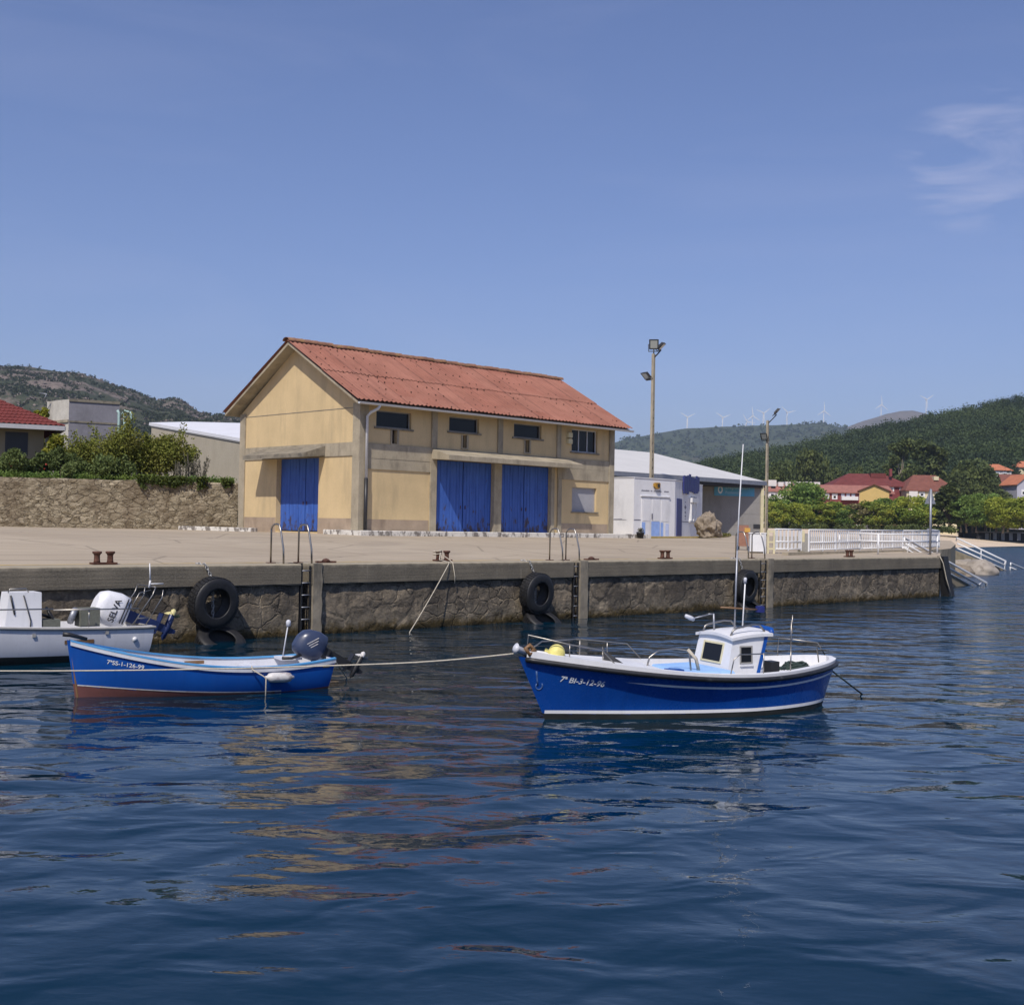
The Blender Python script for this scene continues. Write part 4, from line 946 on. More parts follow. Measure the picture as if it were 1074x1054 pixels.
# flower pot
pp = at_d(671.5, 569, 64); pot = thing('flower_pot', 'dark flower pot with a small plant before the kiosk door', 'flower pot', (pp.x, pp.y, 2.25))
MB().lathe([(0.0, 0), (0.15, 0), (0.21, 0.3), (0.23, 0.3), (0.23, 0.34), (0.19, 0.34), (0.17, 0.28), (0, 0.28)], 14).build('pot', M['black'], pot)
leaves('plant', leaf_arrays(rg, blob_points(rg, (0, 0, 0.42), (0.2, 0.2, 0.16), 160, 0.2), 0.05), M['leaf_grey'], pot)

# ------------------------------------------------------------------ lamp posts: pierced concrete posts with floodlights
def floodlight(root, base, aim, s=1.0, name='floodlight'):
    aim = Vector(aim).normalized(); side = aim.cross(Vector((0, 0, 1))).normalized(); up = side.cross(aim); b = Vector(base)
    mb = MB(); A = lambda a, c, d: b+side*a*s+up*c*s+aim*d*s
    vs = [A(x, y, 0.10) for x, y in ((-0.3, -0.32), (0.3, -0.32), (0.3, 0.32), (-0.3, 0.32))]+[A(x, y, -0.12) for x, y in ((-0.2, -0.2), (0.2, -0.2), (0.2, 0.2), (-0.2, 0.2))]
    mb.add(vs, [(3,2,1,0),(4,5,6,7),(0,1,5,4),(1,2,6,5),(2,3,7,6),(3,0,4,7)])
    mb.tube([A(-0.34, 0, 0), A(-0.34, -0.45, 0), A(0.34, -0.45, 0), A(0.34, 0, 0)], 0.03*s, 6)
    o = mb.build(name, M['black'], root)
    gl = MB().quad(A(-0.22, -0.24, 0.104), A(0.22, -0.24, 0.104), A(0.22, 0.24, 0.104), A(-0.22, 0.24, 0.104)).build('lens', M['lamp_glass'], root); gl.parent = o
    return o
def lamp_post(loc, H, lights, label, w0=0.40, w1=0.22):
    root = thing('lamp_post', label, 'lamp post', loc, R(8), 'floodlight posts on the quay'); mb = MB(); n = 22
    for s in (-1, 1):
        for k in range(n):
            a, b_ = k/n, (k+1)/n; wa, wb = w0+(w1-w0)*a, w0+(w1-w0)*b_; e = 0.10-0.035*a
            for q in (0,):
                mb.add([(s*wa/2, -0.09, a*H), (s*(wa/2-e), -0.09, a*H), (s*(wa/2-e), 0.09, a*H), (s*wa/2, 0.09, a*H),
                        (s*wb/2, -0.09, b_*H), (s*(wb/2-e), -0.09, b_*H), (s*(wb/2-e), 0.09, b_*H), (s*wb/2, 0.09, b_*H)],
                       [(0,1,5,4),(1,2,6,5),(2,3,7,6),(3,0,4,7)])
    for k in range(n):
        a0, a1 = (k+0.30)/n, (k+1.0)/n; wk = w0+(w1-w0)*(a0+a1)/2
        if k > 16: a0 = k/n
        mb.box(-wk/2+0.06, wk/2-0.06, -0.087, 0.087, a0*H, a1*H)
        if k <= 16: mb.cur = 1; mb.box(-wk/2+0.06, wk/2-0.06, -0.03, 0.03, k/n*H, a0*H); mb.cur = 0  # dark plates in the holes stand in for the shade there
    mb.box(-w1/2, w1/2, -0.09, 0.09, H, H+0.02)
    mb.build('post', [M['concrete'], M['near_black']], root)
    for (base, aim, sc) in lights:
        floodlight(root, base, aim, sc); b_ = Vector(base); zc = min(H-0.05, b_.z)
        MB().tube([(0, 0, zc-0.25), (b_.x*0.5, b_.y*0.5, (zc+b_.z)/2-0.3), (b_.x, b_.y, b_.z-0.3)], 0.05, 6).build('bracket', M['black'], root)
    return root
cr, cf = Vector((0.705, -0.709, 0)), Vector((0.709, 0.705, 0))
cr8 = Matrix.Rotation(-R(8), 3, 'Z') @ cr; cf8 = Matrix.Rotation(-R(8), 3, 'Z') @ cf
p1 = at_d(682.5, 553, 88); H1 = at_d(684.5, 371, 88).z-2.3
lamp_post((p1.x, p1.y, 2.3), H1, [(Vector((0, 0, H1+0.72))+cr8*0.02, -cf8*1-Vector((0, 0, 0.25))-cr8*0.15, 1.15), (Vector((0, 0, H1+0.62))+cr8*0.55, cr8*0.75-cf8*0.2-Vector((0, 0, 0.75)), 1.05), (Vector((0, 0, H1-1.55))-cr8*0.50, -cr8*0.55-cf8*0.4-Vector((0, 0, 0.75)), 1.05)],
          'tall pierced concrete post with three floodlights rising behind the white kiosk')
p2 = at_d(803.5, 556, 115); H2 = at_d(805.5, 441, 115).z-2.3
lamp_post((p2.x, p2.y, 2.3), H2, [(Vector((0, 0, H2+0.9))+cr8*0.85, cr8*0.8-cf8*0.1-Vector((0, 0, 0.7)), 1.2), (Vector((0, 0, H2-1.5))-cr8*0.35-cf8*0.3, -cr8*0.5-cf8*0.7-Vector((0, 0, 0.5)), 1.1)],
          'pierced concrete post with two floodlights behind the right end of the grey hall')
# ------------------------------------------------------------------ quay furniture
def bollard(x, label, y=25.62, first=[None]):
    if first[0] is None:
        r = thing('bollard', label, 'bollard', (x, y, QZ+0.012), 0, 'rusty double bollards along the quay edge')
        MB().box(-0.36, 0.36, -0.14, 0.14, 0, 0.05).build('base_plate', M['rust'], r)
        for s in (-1, 1):
            MB().lathe([(0.0, 0.04), (0.10, 0.04), (0.085, 0.10), (0.08, 0.24), (0.10, 0.29), (0.13, 0.31), (0.135, 0.345), (0.12, 0.365), (0, 0.365)], 14, Matrix.Translation((s*0.2, 0, 0))).build('post', M['rust'], r)
        first[0] = r
    else:
        r = copy_tree(first[0]); r.location = (x, y, QZ+0.012); r['label'] = label
    r.scale = (0.78,)*3; return r
bollard(12.62, 'rusty double bollard on the quay edge above the two moored left boats')
bollard(22.72, 'rusty double bollard with ropes made fast round it')
bollard(32.85, 'rusty double bollard on the quay edge in front of the white kiosk')
bollard(45.1, 'rusty double bollard on the quay beside the white railing')
for x, l in ((18.5, 'flat rusty mooring plate beside the left ladder'), (28.75, 'flat rusty mooring plate beside the middle ladder')):
    mp = MB().box(-0.26, 0.26, -0.1, 0.1, 0, 0.04).lathe([(0, 0.03), (0.12, 0.035), (0.07, 0.09), (0, 0.11)], 12).build('mooring_plate', M['rust']); mp.location = (x, 25.35, QZ+0.006); tag(mp, l, 'mooring plate')
def ladder(x0, x1, label):
    r = thing('quay_ladder', label, 'ladder', ((x0+x1)/2, QY, 0), 0, 'iron ladders set in the quay wall')
    for x in (x0+0.035, x1-0.035): MB().box(x-0.02, x+0.02, QY+0.02, QY+0.06, -0.4, 1.72).build('rail', M['rubber'], r, True)
    for k in range(7):
        zq = -0.2+0.3*k; MB().tube([(x0+0.035, QY+0.03, zq), (x1-0.035, QY+0.03, zq)], 0.016, 6).build('rung', M['galv'], r, True)
ladder(17.37, 17.69, 'iron ladder in the wall recess behind the dark outboard motor')
ladder(27.34, 27.59, 'iron ladder in the wall recess beside the middle tyre')
ladder(37.42, 37.82, 'iron ladder in the wall recess beside the right tyre')
hoop0 = None
for xs, l in (((16.95, 17.78), 'left'), ((27.0, 27.75), 'middle'), ((36.85, 37.9), 'right')):
    for k, x in enumerate(xs):
        lab = {'left': ('bent steel grab rail on the left of the leftmost ladder', 'bent steel grab rail on the right of the leftmost ladder'), 'middle': ('bent steel grab rail on the left of the middle ladder', 'bent steel grab rail on the right of the middle ladder'),
               'right': ('steel grab rail on the left of the right ladder', 'steel grab rail on the right of the right ladder beside the white cabinet')}[l][k]
        if hoop0 is None:
            hoop0 = thing('grab_rail', lab, 'handrail', (x, 25.1, QZ), 0, 'bent grab rails over the quay ladders')
            MB().tube([(0, 0.42, 0), (0, 0.42, 0.82)]+[(0, 0.20+0.22*math.cos(t), 0.82+0.15*math.sin(t)) for t in np.linspace(0.2, 2.2, 7)]+[(0, 0.0, 0.78), (0, -0.12, 0.35), (0, -0.14, 0)], 0.024, 8).build('tube', M['steel'], hoop0)
            MB().box(-0.09, 0.09, 0.33, 0.51, 0, 0.02).build('base_plate', M['rust'], hoop0)
        else:
            h = copy_tree(hoop0); h.location = (x, 25.1, QZ); h['label'] = lab; h.rotation_euler = (0, 0, 0.05*(k-0.5))
def tyre_bm(r0, w, ri):
    mb = MB(); prof = []
    for a, rr in ((-0.5, ri), (-0.5, ri*1.12), (-0.52, (ri+r0)*0.52), (-0.47, r0*0.93), (-0.40, r0*0.985), (-0.2, r0), (0, r0*1.003), (0.2, r0), (0.40, r0*0.985), (0.47, r0*0.93), (0.52, (ri+r0)*0.52), (0.5, ri*1.12), (0.5, ri), (0.40, ri*1.06), (0.33, r0*0.86), (-0.33, r0*0.86), (-0.40, ri*1.06), (-0.5, ri)):
        prof.append((rr, a*w))
    mb.lathe(prof, 40)
    n = 40
    for k in range(n):               # tread blocks
        t = 2*math.pi*k/n
        for s in (-1, 0, 1):
            c, q = math.cos(t+0.04*s), math.sin(t+0.04*s)
            mb.obox((0, 0, 0), (c, q, 0), (-q, c, 0), (0, 0, 1), r0*0.97, r0*1.022, -r0*0.062, r0*0.062, (s*0.27-0.12)*w, (s*0.27+0.12)*w)
    return mb
tyre0 = None
def tyre(loc, r0, tilt, yaw, label):
    global tyre0
    if tyre0 is None:
        tyre0 = tyre_bm(1, 0.62, 0.56).build('tyre_fender', M['rubber']); o = tyre0
    else: o = tyre0.copy(); COL.objects.link(o)
    o.location = loc; o.scale = (r0, r0, r0); o.rotation_euler = (R(90)+tilt, 0, yaw)
    return tag(o, label, 'tyre', 'tyre fenders hung on the quay wall')
def chain(pts, label):
    r = []; mb = MB(); P = [Vector(p) for p in pts]; L = sum((b-a).length for a, b in zip(P, P[1:])); n = int(L/0.075); k = 0
    acc = [0]
    for a, b in zip(P, P[1:]): acc.append(acc[-1]+(b-a).length)
    for i in range(n):
        s = (i+0.5)/n*L; j = max(q for q in range(len(P)-1) if acc[q] <= s); d = (P[j+1]-P[j]).normalized(); c = P[j]+d*(s-acc[j])
        u = d.cross(Vector((0, 1, 0.1))).normalized(); v = d.cross(u)
        sd_ = u if i % 2 else v
        mb.tube([c+d*0.055*math.cos(t)+sd_*0.03*math.sin(t) for t in np.linspace(0, 2*math.pi, 11)[:-1]], 0.011, 5, True)
    o = mb.build('chain', M['chain'], None, origin=pts[0]); tag(o, label, 'chain', 'chains holding the tyre fenders')
for (px, py, r0, l) in ((224, 632, 0.585, 'left'), (563, 622, 0.59, 'middle'), (782, 615, 0.585, 'right')):
    yq = QY-0.22; c = at_y(px, py, yq); nb = {'left': 'behind the open blue boat', 'middle': 'between the middle ladder and the bollard with ropes', 'right': 'beyond the fishing boat wheelhouse mast'}[l]
    tyre((c.x, yq, c.z), r0, R(5), R(2), f'big hanging tyre {nb}')
    tyre((c.x+0.10, yq-0.16, -0.02), r0*0.95, R(-58), R(-4), f'half sunk tyre under the big one {nb}')
    chain([(c.x-0.16, QY+0.30, QZ+0.03), (c.x-0.12, QY-0.03, QZ+0.0), (c.x+0.02, yq+0.15, c.z+r0*0.97), (c.x+0.03, yq+0.10, c.z+r0*0.5), (c.x+0.05, yq+0.1, c.z-r0*0.60)], f'galvanised chain holding the {l} big tyre {nb}')
def rope(name, pts, r, m, label, group=None):
    o = MB().tube(pts, r, 6).build(name, m, None, origin=pts[0]); return tag(o, label, 'rope', group)
bx_ = 22.52; ring = [(bx_+0.12*math.cos(t), 25.62+0.12*math.sin(t), QZ+0.16+0.012*t) for t in np.linspace(0, 4*math.pi, 24)]
a = at_y(466, 586, 25.0); b_ = at_y(427, 658, QY-0.7)
rope('mooring_rope', ring+[(a.x, 25.2, QZ+0.06), (a.x-0.03, QY-0.03, QZ)]+sag((a.x-0.06, QY-0.05, QZ-0.05), (b_.x, QY-0.7, -0.1), 0.05), 0.013, M['rope'], 'pale rope running from the bollard down into the water')
c = at_y(477, 612, QY-0.03)
rope('mooring_rope', [(bx_+0.10, 25.55, QZ+0.2), (22.62, 25.2, QZ+0.05), (c.x-0.08, QY-0.02, QZ-0.02), (c.x, QY-0.03, c.z+0.2), (c.x, QY-0.03, c.z)], 0.013, M['rope'], 'short pale rope end hanging from the bollard over the coping')
# timber fender at the quay end
tf = MB()
e0 = at_d(985, 586, 54.2); tfz = [(0.0, 1.85, 0.55), (1.0, -0.4, 0.72)]
tf.add([(51.75, QY-0.05, 1.80), (52.2, QY-0.05, 1.80), (52.2, QY+0.25, 1.80), (51.75, QY+0.25, 1.80), (52.10, QY-0.28, -0.5), (52.62, QY-0.28, -0.5), (52.62, QY+0.15, -0.5), (52.10, QY+0.15, -0.5)], [(0,1,2,3),(7,6,5,4),(0,4,5,1),(1,5,6,2),(2,6,7,3),(3,7,4,0)])
o = tf.build('fender_timber', M['rubber'], None, origin=(51.9, QY, 0)); tag(o, 'black leaning fender timber at the far right end of the quay', 'fender')
rope('hanging_rope', [(51.45, QY-0.03, 1.80), (51.62, QY-0.10, 1.5), (51.75, QY-0.2, 0.8), (52.0, QY-0.34, 0.0)], 0.022, M['rope'], 'pale rope hanging down beside the black fender timber')

# ------------------------------------------------------------------ railings, steps and slipway at the quay end
def railing(name, label, a, b, h, npost, nbar, zb=None, rails=(0.08, 0.42, 1.0), bar_w=0.035, post_w=0.06, group='white railings at the quay end', tall=None):
    a, b = Vector(a), Vector(b); r = thing(name, label, 'railing', a, 0, group); d = (b-a); n = Vector((-d.y, d.x, 0)).normalized(); u = Vector((0, 0, 1)); dn = d.normalized()
    if nbar:
        for i in range(nbar):
            p = a.lerp(b, (i+0.5)/nbar); MB().obox(p, dn, n, u, -bar_w, bar_w, -0.012, 0.012, h*rails[0], h*rails[-1]).build('baluster', M['white_metal'], r, True)
    for i in range(npost):
        p = a.lerp(b, i/(npost-1)); MB().obox(p, dn, n, u, -post_w/2, post_w/2, -post_w/2, post_w/2, 0, h*rails[-1]-0.02).build('post', M['white_metal'], r, True)
    for k in rails:
        MB().tube([a+u*h*k, b+u*h*k], 0.032, 8).build('rail', M['white_metal'], r, True)
    return r
fa, fb = at_z(848, 578, 1.97), at_z(985, 575.5, 1.99); fd = (fb-fa).normalized()
def fz(p, z): return Vector((p.x, p.y, z))
fl = fa-fd*2.2
L_ = (fb-fa).length; seg = [fa+(fb-fa)*k/3 for k in range(4)]
seg.append(fb+Vector((4.5, 2.9, 0)))
ll = ('nearest, left section of the white barred railing beside the dark gate pillar', 'second section from the left of the white barred railing behind the bollard', 'white barred railing section behind the triangle sign pole', 'far right section of white barred railing above the slipway')
for k in range(4):
    a, b_ = seg[k], seg[k+1]; a = a+(b_-a)*0.005
    railing('railing', ll[k], fz(a, ground_z(a.y)+0.12), fz(b_, ground_z(b_.y)+0.12), 0.92, 5, 26)
kb = MB(); q0, q1 = fl, fb
kb.obox(Vector((q0.x, q0.y, 0)), fd, Vector((-fd.y, fd.x, 0)), (0, 0, 1), -0.2, (q1-q0).length, -0.12, 0.15, 1.7, ground_z(q0.y)+0.115)
o = kb.build('railing_kerb', M['concrete'], None, origin=(q0.x, q0.y, 1.8)); tag(o, 'low concrete kerb carrying the white barred railing', 'kerb')
gp = at_d(845.5, 578, 51.6); r = thing('gate_pillar', 'stout gate pillar with a dark grey right face at the start of the railing', 'pillar', (gp.x, gp.y, 1.85))
MB().obox((0, 0, 0), cr, cf, (0, 0, 1), -0.34, -0.1, -0.12, 0.12, 0, 0.98).build('pillar', M['cream'], r)
MB().obox((0, 0, 0), cr, cf, (0, 0, 1), -0.1, 0.13, -0.16, 0.12, 0.04, 0.86).obox((0, 0, 0), cr, cf, (0, 0, 1), -0.2, -0.1, -0.15, -0.121, 0.1, 0.5).build('side_panel', M['frame_grey'], r)
gl_, g2 = at_d(812.5, 579, 50.6), at_d(840, 579, 51.4)
gt = railing('gate', 'short white gate section between yellow frame and gate pillar', fz(gl_, 1.97), fz(g2, 1.97), 0.9, 3, 7, bar_w=0.05)
yf_ = at_d(808.5, 580, 50.4); r = thing('barricade', 'yellow painted steel barricade beside the white cabinet', 'barricade', (yf_.x, yf_.y, 1.85))
for x in (-0.13, 0.12): MB().obox((0, 0, 0), cr, cf, (0, 0, 1), x-0.04, x+0.04, -0.04, 0.04, 0, 0.98).build('post', M['cream'], r)
for zq in (0.2, 0.48, 0.92): MB().obox((0, 0, 0), cr, cf, (0, 0, 1), -0.09, 0.08, -0.03, 0.03, zq-0.035, zq+0.035).build('crossbar', M['cream'], r)
wb = at_d(794, 578, 50); r = thing('white_board', 'white rectangular cabinet standing by the right ladder', 'cabinet', (wb.x, wb.y, 1.83))
MB().obox((0, 0, 0), cr, cf, (0, 0, 1), -0.31, 0.24, -0.1, 0.12, 0.10, 0.84).build('body', M['white_metal'], r)
MB().obox((0, 0, 0), cr, cf, (0, 0, 1), -0.36, 0.36, -0.13, 0.15, 0.84, 0.88).build('top', M['white_metal'], r)
MB().obox((0, 0, 0), cr, cf, (0, 0, 1), 0.24, 0.34, -0.12, 0.12, 0, 0.835).build('side_post', M['gutter'], r)
MB().obox((0, 0, 0), cr, cf, (0, 0, 1), -0.31, 0.24, -0.05, 0.05, 0, 0.095).build('plinth', M['concrete'], r)
ob = at_d(780, 577, 53); r = thing('barrier', 'orange plastic barrier panel with a yellow edge behind the cabinet', 'barrier', (ob.x, ob.y, 1.9))
MB().obox((0, 0, 0), cr, cf, (0, 0, 1), -0.22, 0.2, -0.03, 0.03, 0.2, 1.12).build('panel', M['orange'], r)
MB().obox((0, 0, 0), cr, cf, (0, 0, 1), 0.02, 0.26, -0.06, -0.031, 0.82, 1.0).build('stripe', M['amber'], r)
for x in (-0.25, 0.2): MB().obox((0, 0, 0), cr, cf, (0, 0, 1), x-0.03, x+0.03, -0.2, 0.2, 0, 0.2).build('foot', M['black'], r)
# front railing on the deck edge
b0, b1, b2 = at_z(880, 580, 1.8), at_z(921, 582, 1.8), at_z(983, 581.5, 1.8)
r = thing('handrail', 'plain white tubular handrail with three posts on the deck edge', 'handrail', fz(b0, 1.8), 0, 'white railings at the quay end')
P3 = [fz(b_, 1.79) for b_ in (b0, b1, b2)]
for q in P3: MB().tube([q, q+Vector((0, 0, 0.93))], 0.045, 8).build('post', M['white_metal'], r, True)
for h_ in (0.95, 0.62): MB().tube([q+Vector((0, 0, h_)) for q in P3], 0.035, 8).build('rail', M['white_metal'], r, True)
def handrail(name, label, Q, D0, D1, posts, group):
    """inclined tubular rail: three parallel pipes; Q = pixel ends of each pipe"""
    root = None; pts = [[at_d(*p, D) for p, D in zip(ln, (D0, D1))] for ln in Q]
    base = pts[-1][0]; root = thing(name, label, 'handrail', base, 0, group)
    for k, (a, b) in enumerate(pts):
        pp_ = [a, b] if k else [a-Vector((0, 0, 0.25)), a, b, b-Vector((0, 0, 0.28))]
        MB().tube(pp_, 0.06, 8).build('rail', M['white_metal'], root, True)
    for t in posts:
        a = pts[0][0].lerp(pts[0][1], t); b = pts[-1][0].lerp(pts[-1][1], t); MB().tube([a, b-Vector((0, 0, 0.35))], 0.035, 8).build('post', M['white_metal'], root, True)
    return root
handrail('step_rail', 'white triple handrail sloping down the boat steps at the quay end', [((948.6, 564.3), (1034.5, 611.0)), ((947.5, 569.5), (1028, 614)), ((947, 574), (1018, 614))], 59, 66.5, (0.05, 0.5, 0.97), 'white railings at the quay end')
s0, s1 = at_d(950, 583, 60), at_d(1016, 616, 67); sd_ = (s1-s0); sdh = Vector((sd_.x, sd_.y, 0)); L = sdh.length; sdh.normalize(); sn = Vector((-sdh.y, sdh.x, 0))
stp = MB(); n = 12
for k in range(n): stp.obox(Vector((s0.x, s0.y, 0)), sdh, sn, (0, 0, 1), L*k/n, L*(k+1)/n, -0.25, 1.25+0.002*k, -1, 1.8-(1.8-(-0.05))*(k+0.5)/n)
o = stp.build('boat_steps', M['ramp'], None, origin=(s0.x, s0.y, 0)); tag(o, 'brown concrete boat steps going down into the water at the quay end', 'steps')
r0_, r1_ = at_z(998, 575.5, 1.66), at_z(1057, 599, -0.05); rdv = Vector((r1_.x-r0_.x, r1_.y-r0_.y, 0)); L = rdv.length; rdv.normalize(); rn_ = Vector((-rdv.y, rdv.x, 0))
sp = MB(); A = lambda s, w, zq: r0_*0+Vector((r0_.x, r0_.y, 0))+rdv*s+rn_*w+Vector((0, 0, zq))
sp.add([A(-9, 0, -1), A(L, 0, -1), A(L, 0, -0.02), A(0, 0, 1.66), A(-9, 0, 1.75), A(-9, 5, -1), A(L, 5, -1), A(L, 5, -0.02), A(0, 5, 1.66), A(-9, 5, 1.75)], [(0,1,2,3,4),(9,8,7,6,5),(2,1,6,7),(3,2,7,8),(4,3,8,9),(0,4,9,5)])
o = sp.build('slipway', M['ramp'], None, origin=(r0_.x, r0_.y, 0)); tag(o, 'concrete slipway wall sloping down to the water under a white handrail', 'slipway')
dz0 = (r0_-CV).dot(cf); dz1 = (r1_-CV).dot(cf)
handrail('ramp_rail', 'white triple handrail sloping down along the slipway wall', [((1003, 564), (1055, 588.5)), ((1004, 570), (1054.5, 593)), ((1004, 575), (1054, 597.5))], dz0+1, dz1-1, (0.5, 0.985), 'white railings at the quay end')
handrail('ramp_rail', 'low white handrail entering the water at the right edge beyond the slipway', [((1060, 590.5), (1096, 606)), ((1059.5, 595), (1094, 610)), ((1059, 599.5), (1092, 614))], dz1+1, dz1+14, (0.0, 0.7), 'white railings at the quay end')
for k, (px, py, D, rad, l) in enumerate(((1008, 590, 87, (1.6, 1.3, 0.9), 'pale rounded rock at the foot of the slipway, behind the larger one'), (1026, 594, 86, (2.0, 1.3, 0.95), 'large pale rounded rock at the waterline by the slipway'), (1001, 600, 82, (1.6, 1.2, 0.7), 'brown low rock half hidden behind the boat steps'))):
    q = at_d(px, py, D); boulder('shore_rock', l, (q.x, q.y, 0.1), rad, 5+k, M['rock'] if k < 2 else M['rock_brown'], None, R(30*k), None, 4, 0.45)
tsn = at_d(975.6, 582, 57.2); zt = at_d(975.8, 513, 57.2).z; r = thing('sign_pole', 'grey pole carrying a triangular sign seen from the back', 'sign', (tsn.x, tsn.y, 1.8))
MB().tube([(0, 0, 0), (0, 0, zt-1.8)], 0.055, 10).build('pole', M['galv'], r)
h1, h2 = at_d(976, 512, 57.2).z-1.8, at_d(976, 528.5, 57.2).z-1.8; tw = 0.26
MB().add([Vector((0, 0, h2))-cr*tw+cf*0.07, Vector((0, 0, h2))+cr*tw+cf*0.07, Vector((0, 0, h1))+cf*0.07, Vector((0, 0, h2))-cr*tw+cf*0.10, Vector((0, 0, h2))+cr*tw+cf*0.10, Vector((0, 0, h1))+cf*0.10], [(0,1,2),(5,4,3),(0,3,4,1),(1,4,5,2),(2,5,3,0)]).build('sign_plate', M['galv'], r)
MB().obox((0, 0, h2+0.2), cr, cf, (0, 0, 1), -0.12, 0.12, 0.05, 0.068, -0.02, 0.02).build('clamp', M['galv'], r)

# ------------------------------------------------------------------ boats
class Hull:
    """lines of a small boat: x forward from the stern, y to port, z up from the waterline"""
    def __init__(s, L, beam, sheer, rake, keel, stern_b, fine, full, stern_rake, bulge=2.2, flare=False):
        s.__dict__.update(L=L, beam=beam, sheer=sheer, rake=rake, keel=keel, stern_b=stern_b, fine=fine, full=full, sr=stern_rake, bulge=bulge, flare=flare)
    def sh(s, u): return float(np.interp(u, [p[0] for p in s.sheer], [p[1] for p in s.sheer])) if False else s._sm(u)
    def _sm(s, u):
        a = s.sheer; return a[0]*(1-u)**2+a[1]*2*u*(1-u)+a[2]*u*u
    def B(s, u):       # half breadth at the sheer
        um = s.full
        if u < um: t = u/um; k = s.stern_b+(1-s.stern_b)*math.sin(t*math.pi/2)**(0.8 if s.stern_b > 0.3 else 0.5)
        else: t = (u-um)/(1-um); k = max(0.0, 1-t**s.fine)
        return s.beam/2*k
    def P(s, u, v, side=1, off=0):
        z0 = -s.keel*(1-0.35*max(0, (u-0.7)/0.3)**2); zt = s.sh(u); z = z0+(zt-z0)*v
        n = s.bulge-(s.bulge-1.15)*max(0, (u-0.45)/0.55)**1.3
        g = (1-(1-v)**n)**(1/n)
        f = 1-0.10*(1-v)*u
        y = s.B(u)*g*f+off
        if s.flare:
            B_, zw = s.B(u), 0.12; bw = B_*float(np.interp(u, (0, 0.15, 0.4, 0.6, 0.85, 1), (0.95, 0.93, 0.87, 0.755, 0.61, 0.5)))
            if z < zw: t_ = (z-z0)/(zw-z0); y = bw*(1-(1-t_)**2.4)**(1/2.4)+off
            else: y = bw+(B_-bw)*((z-zw)/max(0.05, zt-zw))**1.5+off
        e = z/zt
        x = s.L*u + s.rake*(e-0.0)*max(0, (u-0.55)/0.45)**2*(1 if e > 0 else 0.8) - s.sr*e*max(0, 1-u/0.3)**2
        return (x, side*y, z)
    def at(s, x, z, side=1, off=0.004):   # the point of the skin at length x and height z
        u = min(1, max(0, x/s.L))
        for _ in range(12):
            zt = s.sh(u); z0 = -s.keel*(1-0.35*max(0, (u-0.7)/0.3)**2); v = min(1, max(0.0, (z-z0)/(zt-z0)))
            px_ = s.P(u, v)[0]; u = min(1, max(0, u+(x-px_)/s.L))
        p = s.P(u, v, side); return (p[0], p[1]+side*off, p[2])
    def skin(s, nu, nv, u0=0, u1=1, off=0, zsplit=None):
        mb = MB()
        for side in (1, -1):
            G = [[s.P(u0+(u1-u0)*i/nu, (j/nv), side, off if 0.02 < i/nu < 0.98 else 0) for j in range(nv+1)] for i in range(nu+1)]
            b = len(mb.f); mb.grid(G, True, side > 0)
            if zsplit is not None:
                for k in range(b, len(mb.f)):
                    zc = sum(mb.v[q][2] for q in mb.f[k])/4; xc = sum(mb.v[q][0] for q in mb.f[k])/4; mb.mi[k] = 1 if zc < zsplit(xc) else 0
        return mb
    def strip(s, mb, xa, xb, zf, w, side=1, off=0.006, n=40, wedge=False):
        A = []
        for i in range(n+1):
            x = xa+(xb-xa)*i/n; zq = zf(x); ww = w*(min(1, i/8) if wedge == 1 else min(1, (n-i)/8) if wedge == 2 else 1)
            A.append([s.at(x, zq-ww/2, side, off), s.at(x, zq+ww/2, side, off)])
        mb.grid(A, True, side < 0)
    def text(s, t, size, x0, z0, slope, side=1, off=0.008, shear=0.0):
        vs, fs = text_shape(t, size); mb = MB()
        mb.add([s.at(x0-(a+shear*b), z0+b+slope*a, side, off) for a, b in vs], fs); return mb
def gel(name, a, b, rough=0.3, scuff=(0.4, 0.4, 0.4), k=0.0):
    t = NT(name); v = t.co(); c = t.mix(t.ramp(t.noise(v, 1.4, 5), 0.3, 0.7), a, b)
    c = t.mix(t.ramp(t.noise(t.co((1, 1, 3)), 3.2, 7, 0.75), 0.60, 0.80, 0, k), c, scuff)
    c = t.mix(t.ramp(t.noise(t.co((2.2, 1, 0.25)), 4.0, 6, 0.7), 0.52, 0.78, 0, 0.30), c, mul(a, 0.55))
    c = t.mix(t.ramp(t.noise(t.co((0.5, 1, 5)), 6.0, 7, 0.8), 0.66, 0.74, 0, min(0.5, 0.18+k*0.5)), c, scuff)
    rg = t.ramp(t.noise(v, 5, 5, 0.7), 0.3, 0.7, rough*0.8, rough*1.5)
    return t.done(c, rg, t.bump(t.noise(v, 3, 3), 0.10, 0.02), 0, 0.5)
M['hull_blue'] = gel('glossy_blue_hull', (0.004, 0.048, 0.255), (0.006, 0.066, 0.32), 0.24, (0.03, 0.13, 0.40), 0.4)  # pale blue scuffs also stand in for light rippling off the water
M['hull_blue2'] = gel('bright_blue_hull', (0.003, 0.060, 0.30), (0.006, 0.085, 0.38), 0.35, (0.02, 0.06, 0.2), 0.35)
M['hull_black'] = gel('black_bottom', (0.012, 0.012, 0.012), (0.022, 0.025, 0.02), 0.5)
M['hull_red'] = gel('worn_red_bottom', (0.11, 0.04, 0.036), (0.17, 0.06, 0.052), 0.7, (0.05, 0.03, 0.02), 0.7)
M['boat_white'] = gel('white_gelcoat', (0.70, 0.70, 0.71), (0.76, 0.76, 0.77), 0.35, (0.5, 0.46, 0.4), 0.25)
M['boat_white2'] = gel('grey_white_gelcoat', (0.52, 0.53, 0.57), (0.60, 0.61, 0.65), 0.4, (0.35, 0.33, 0.3), 0.4)
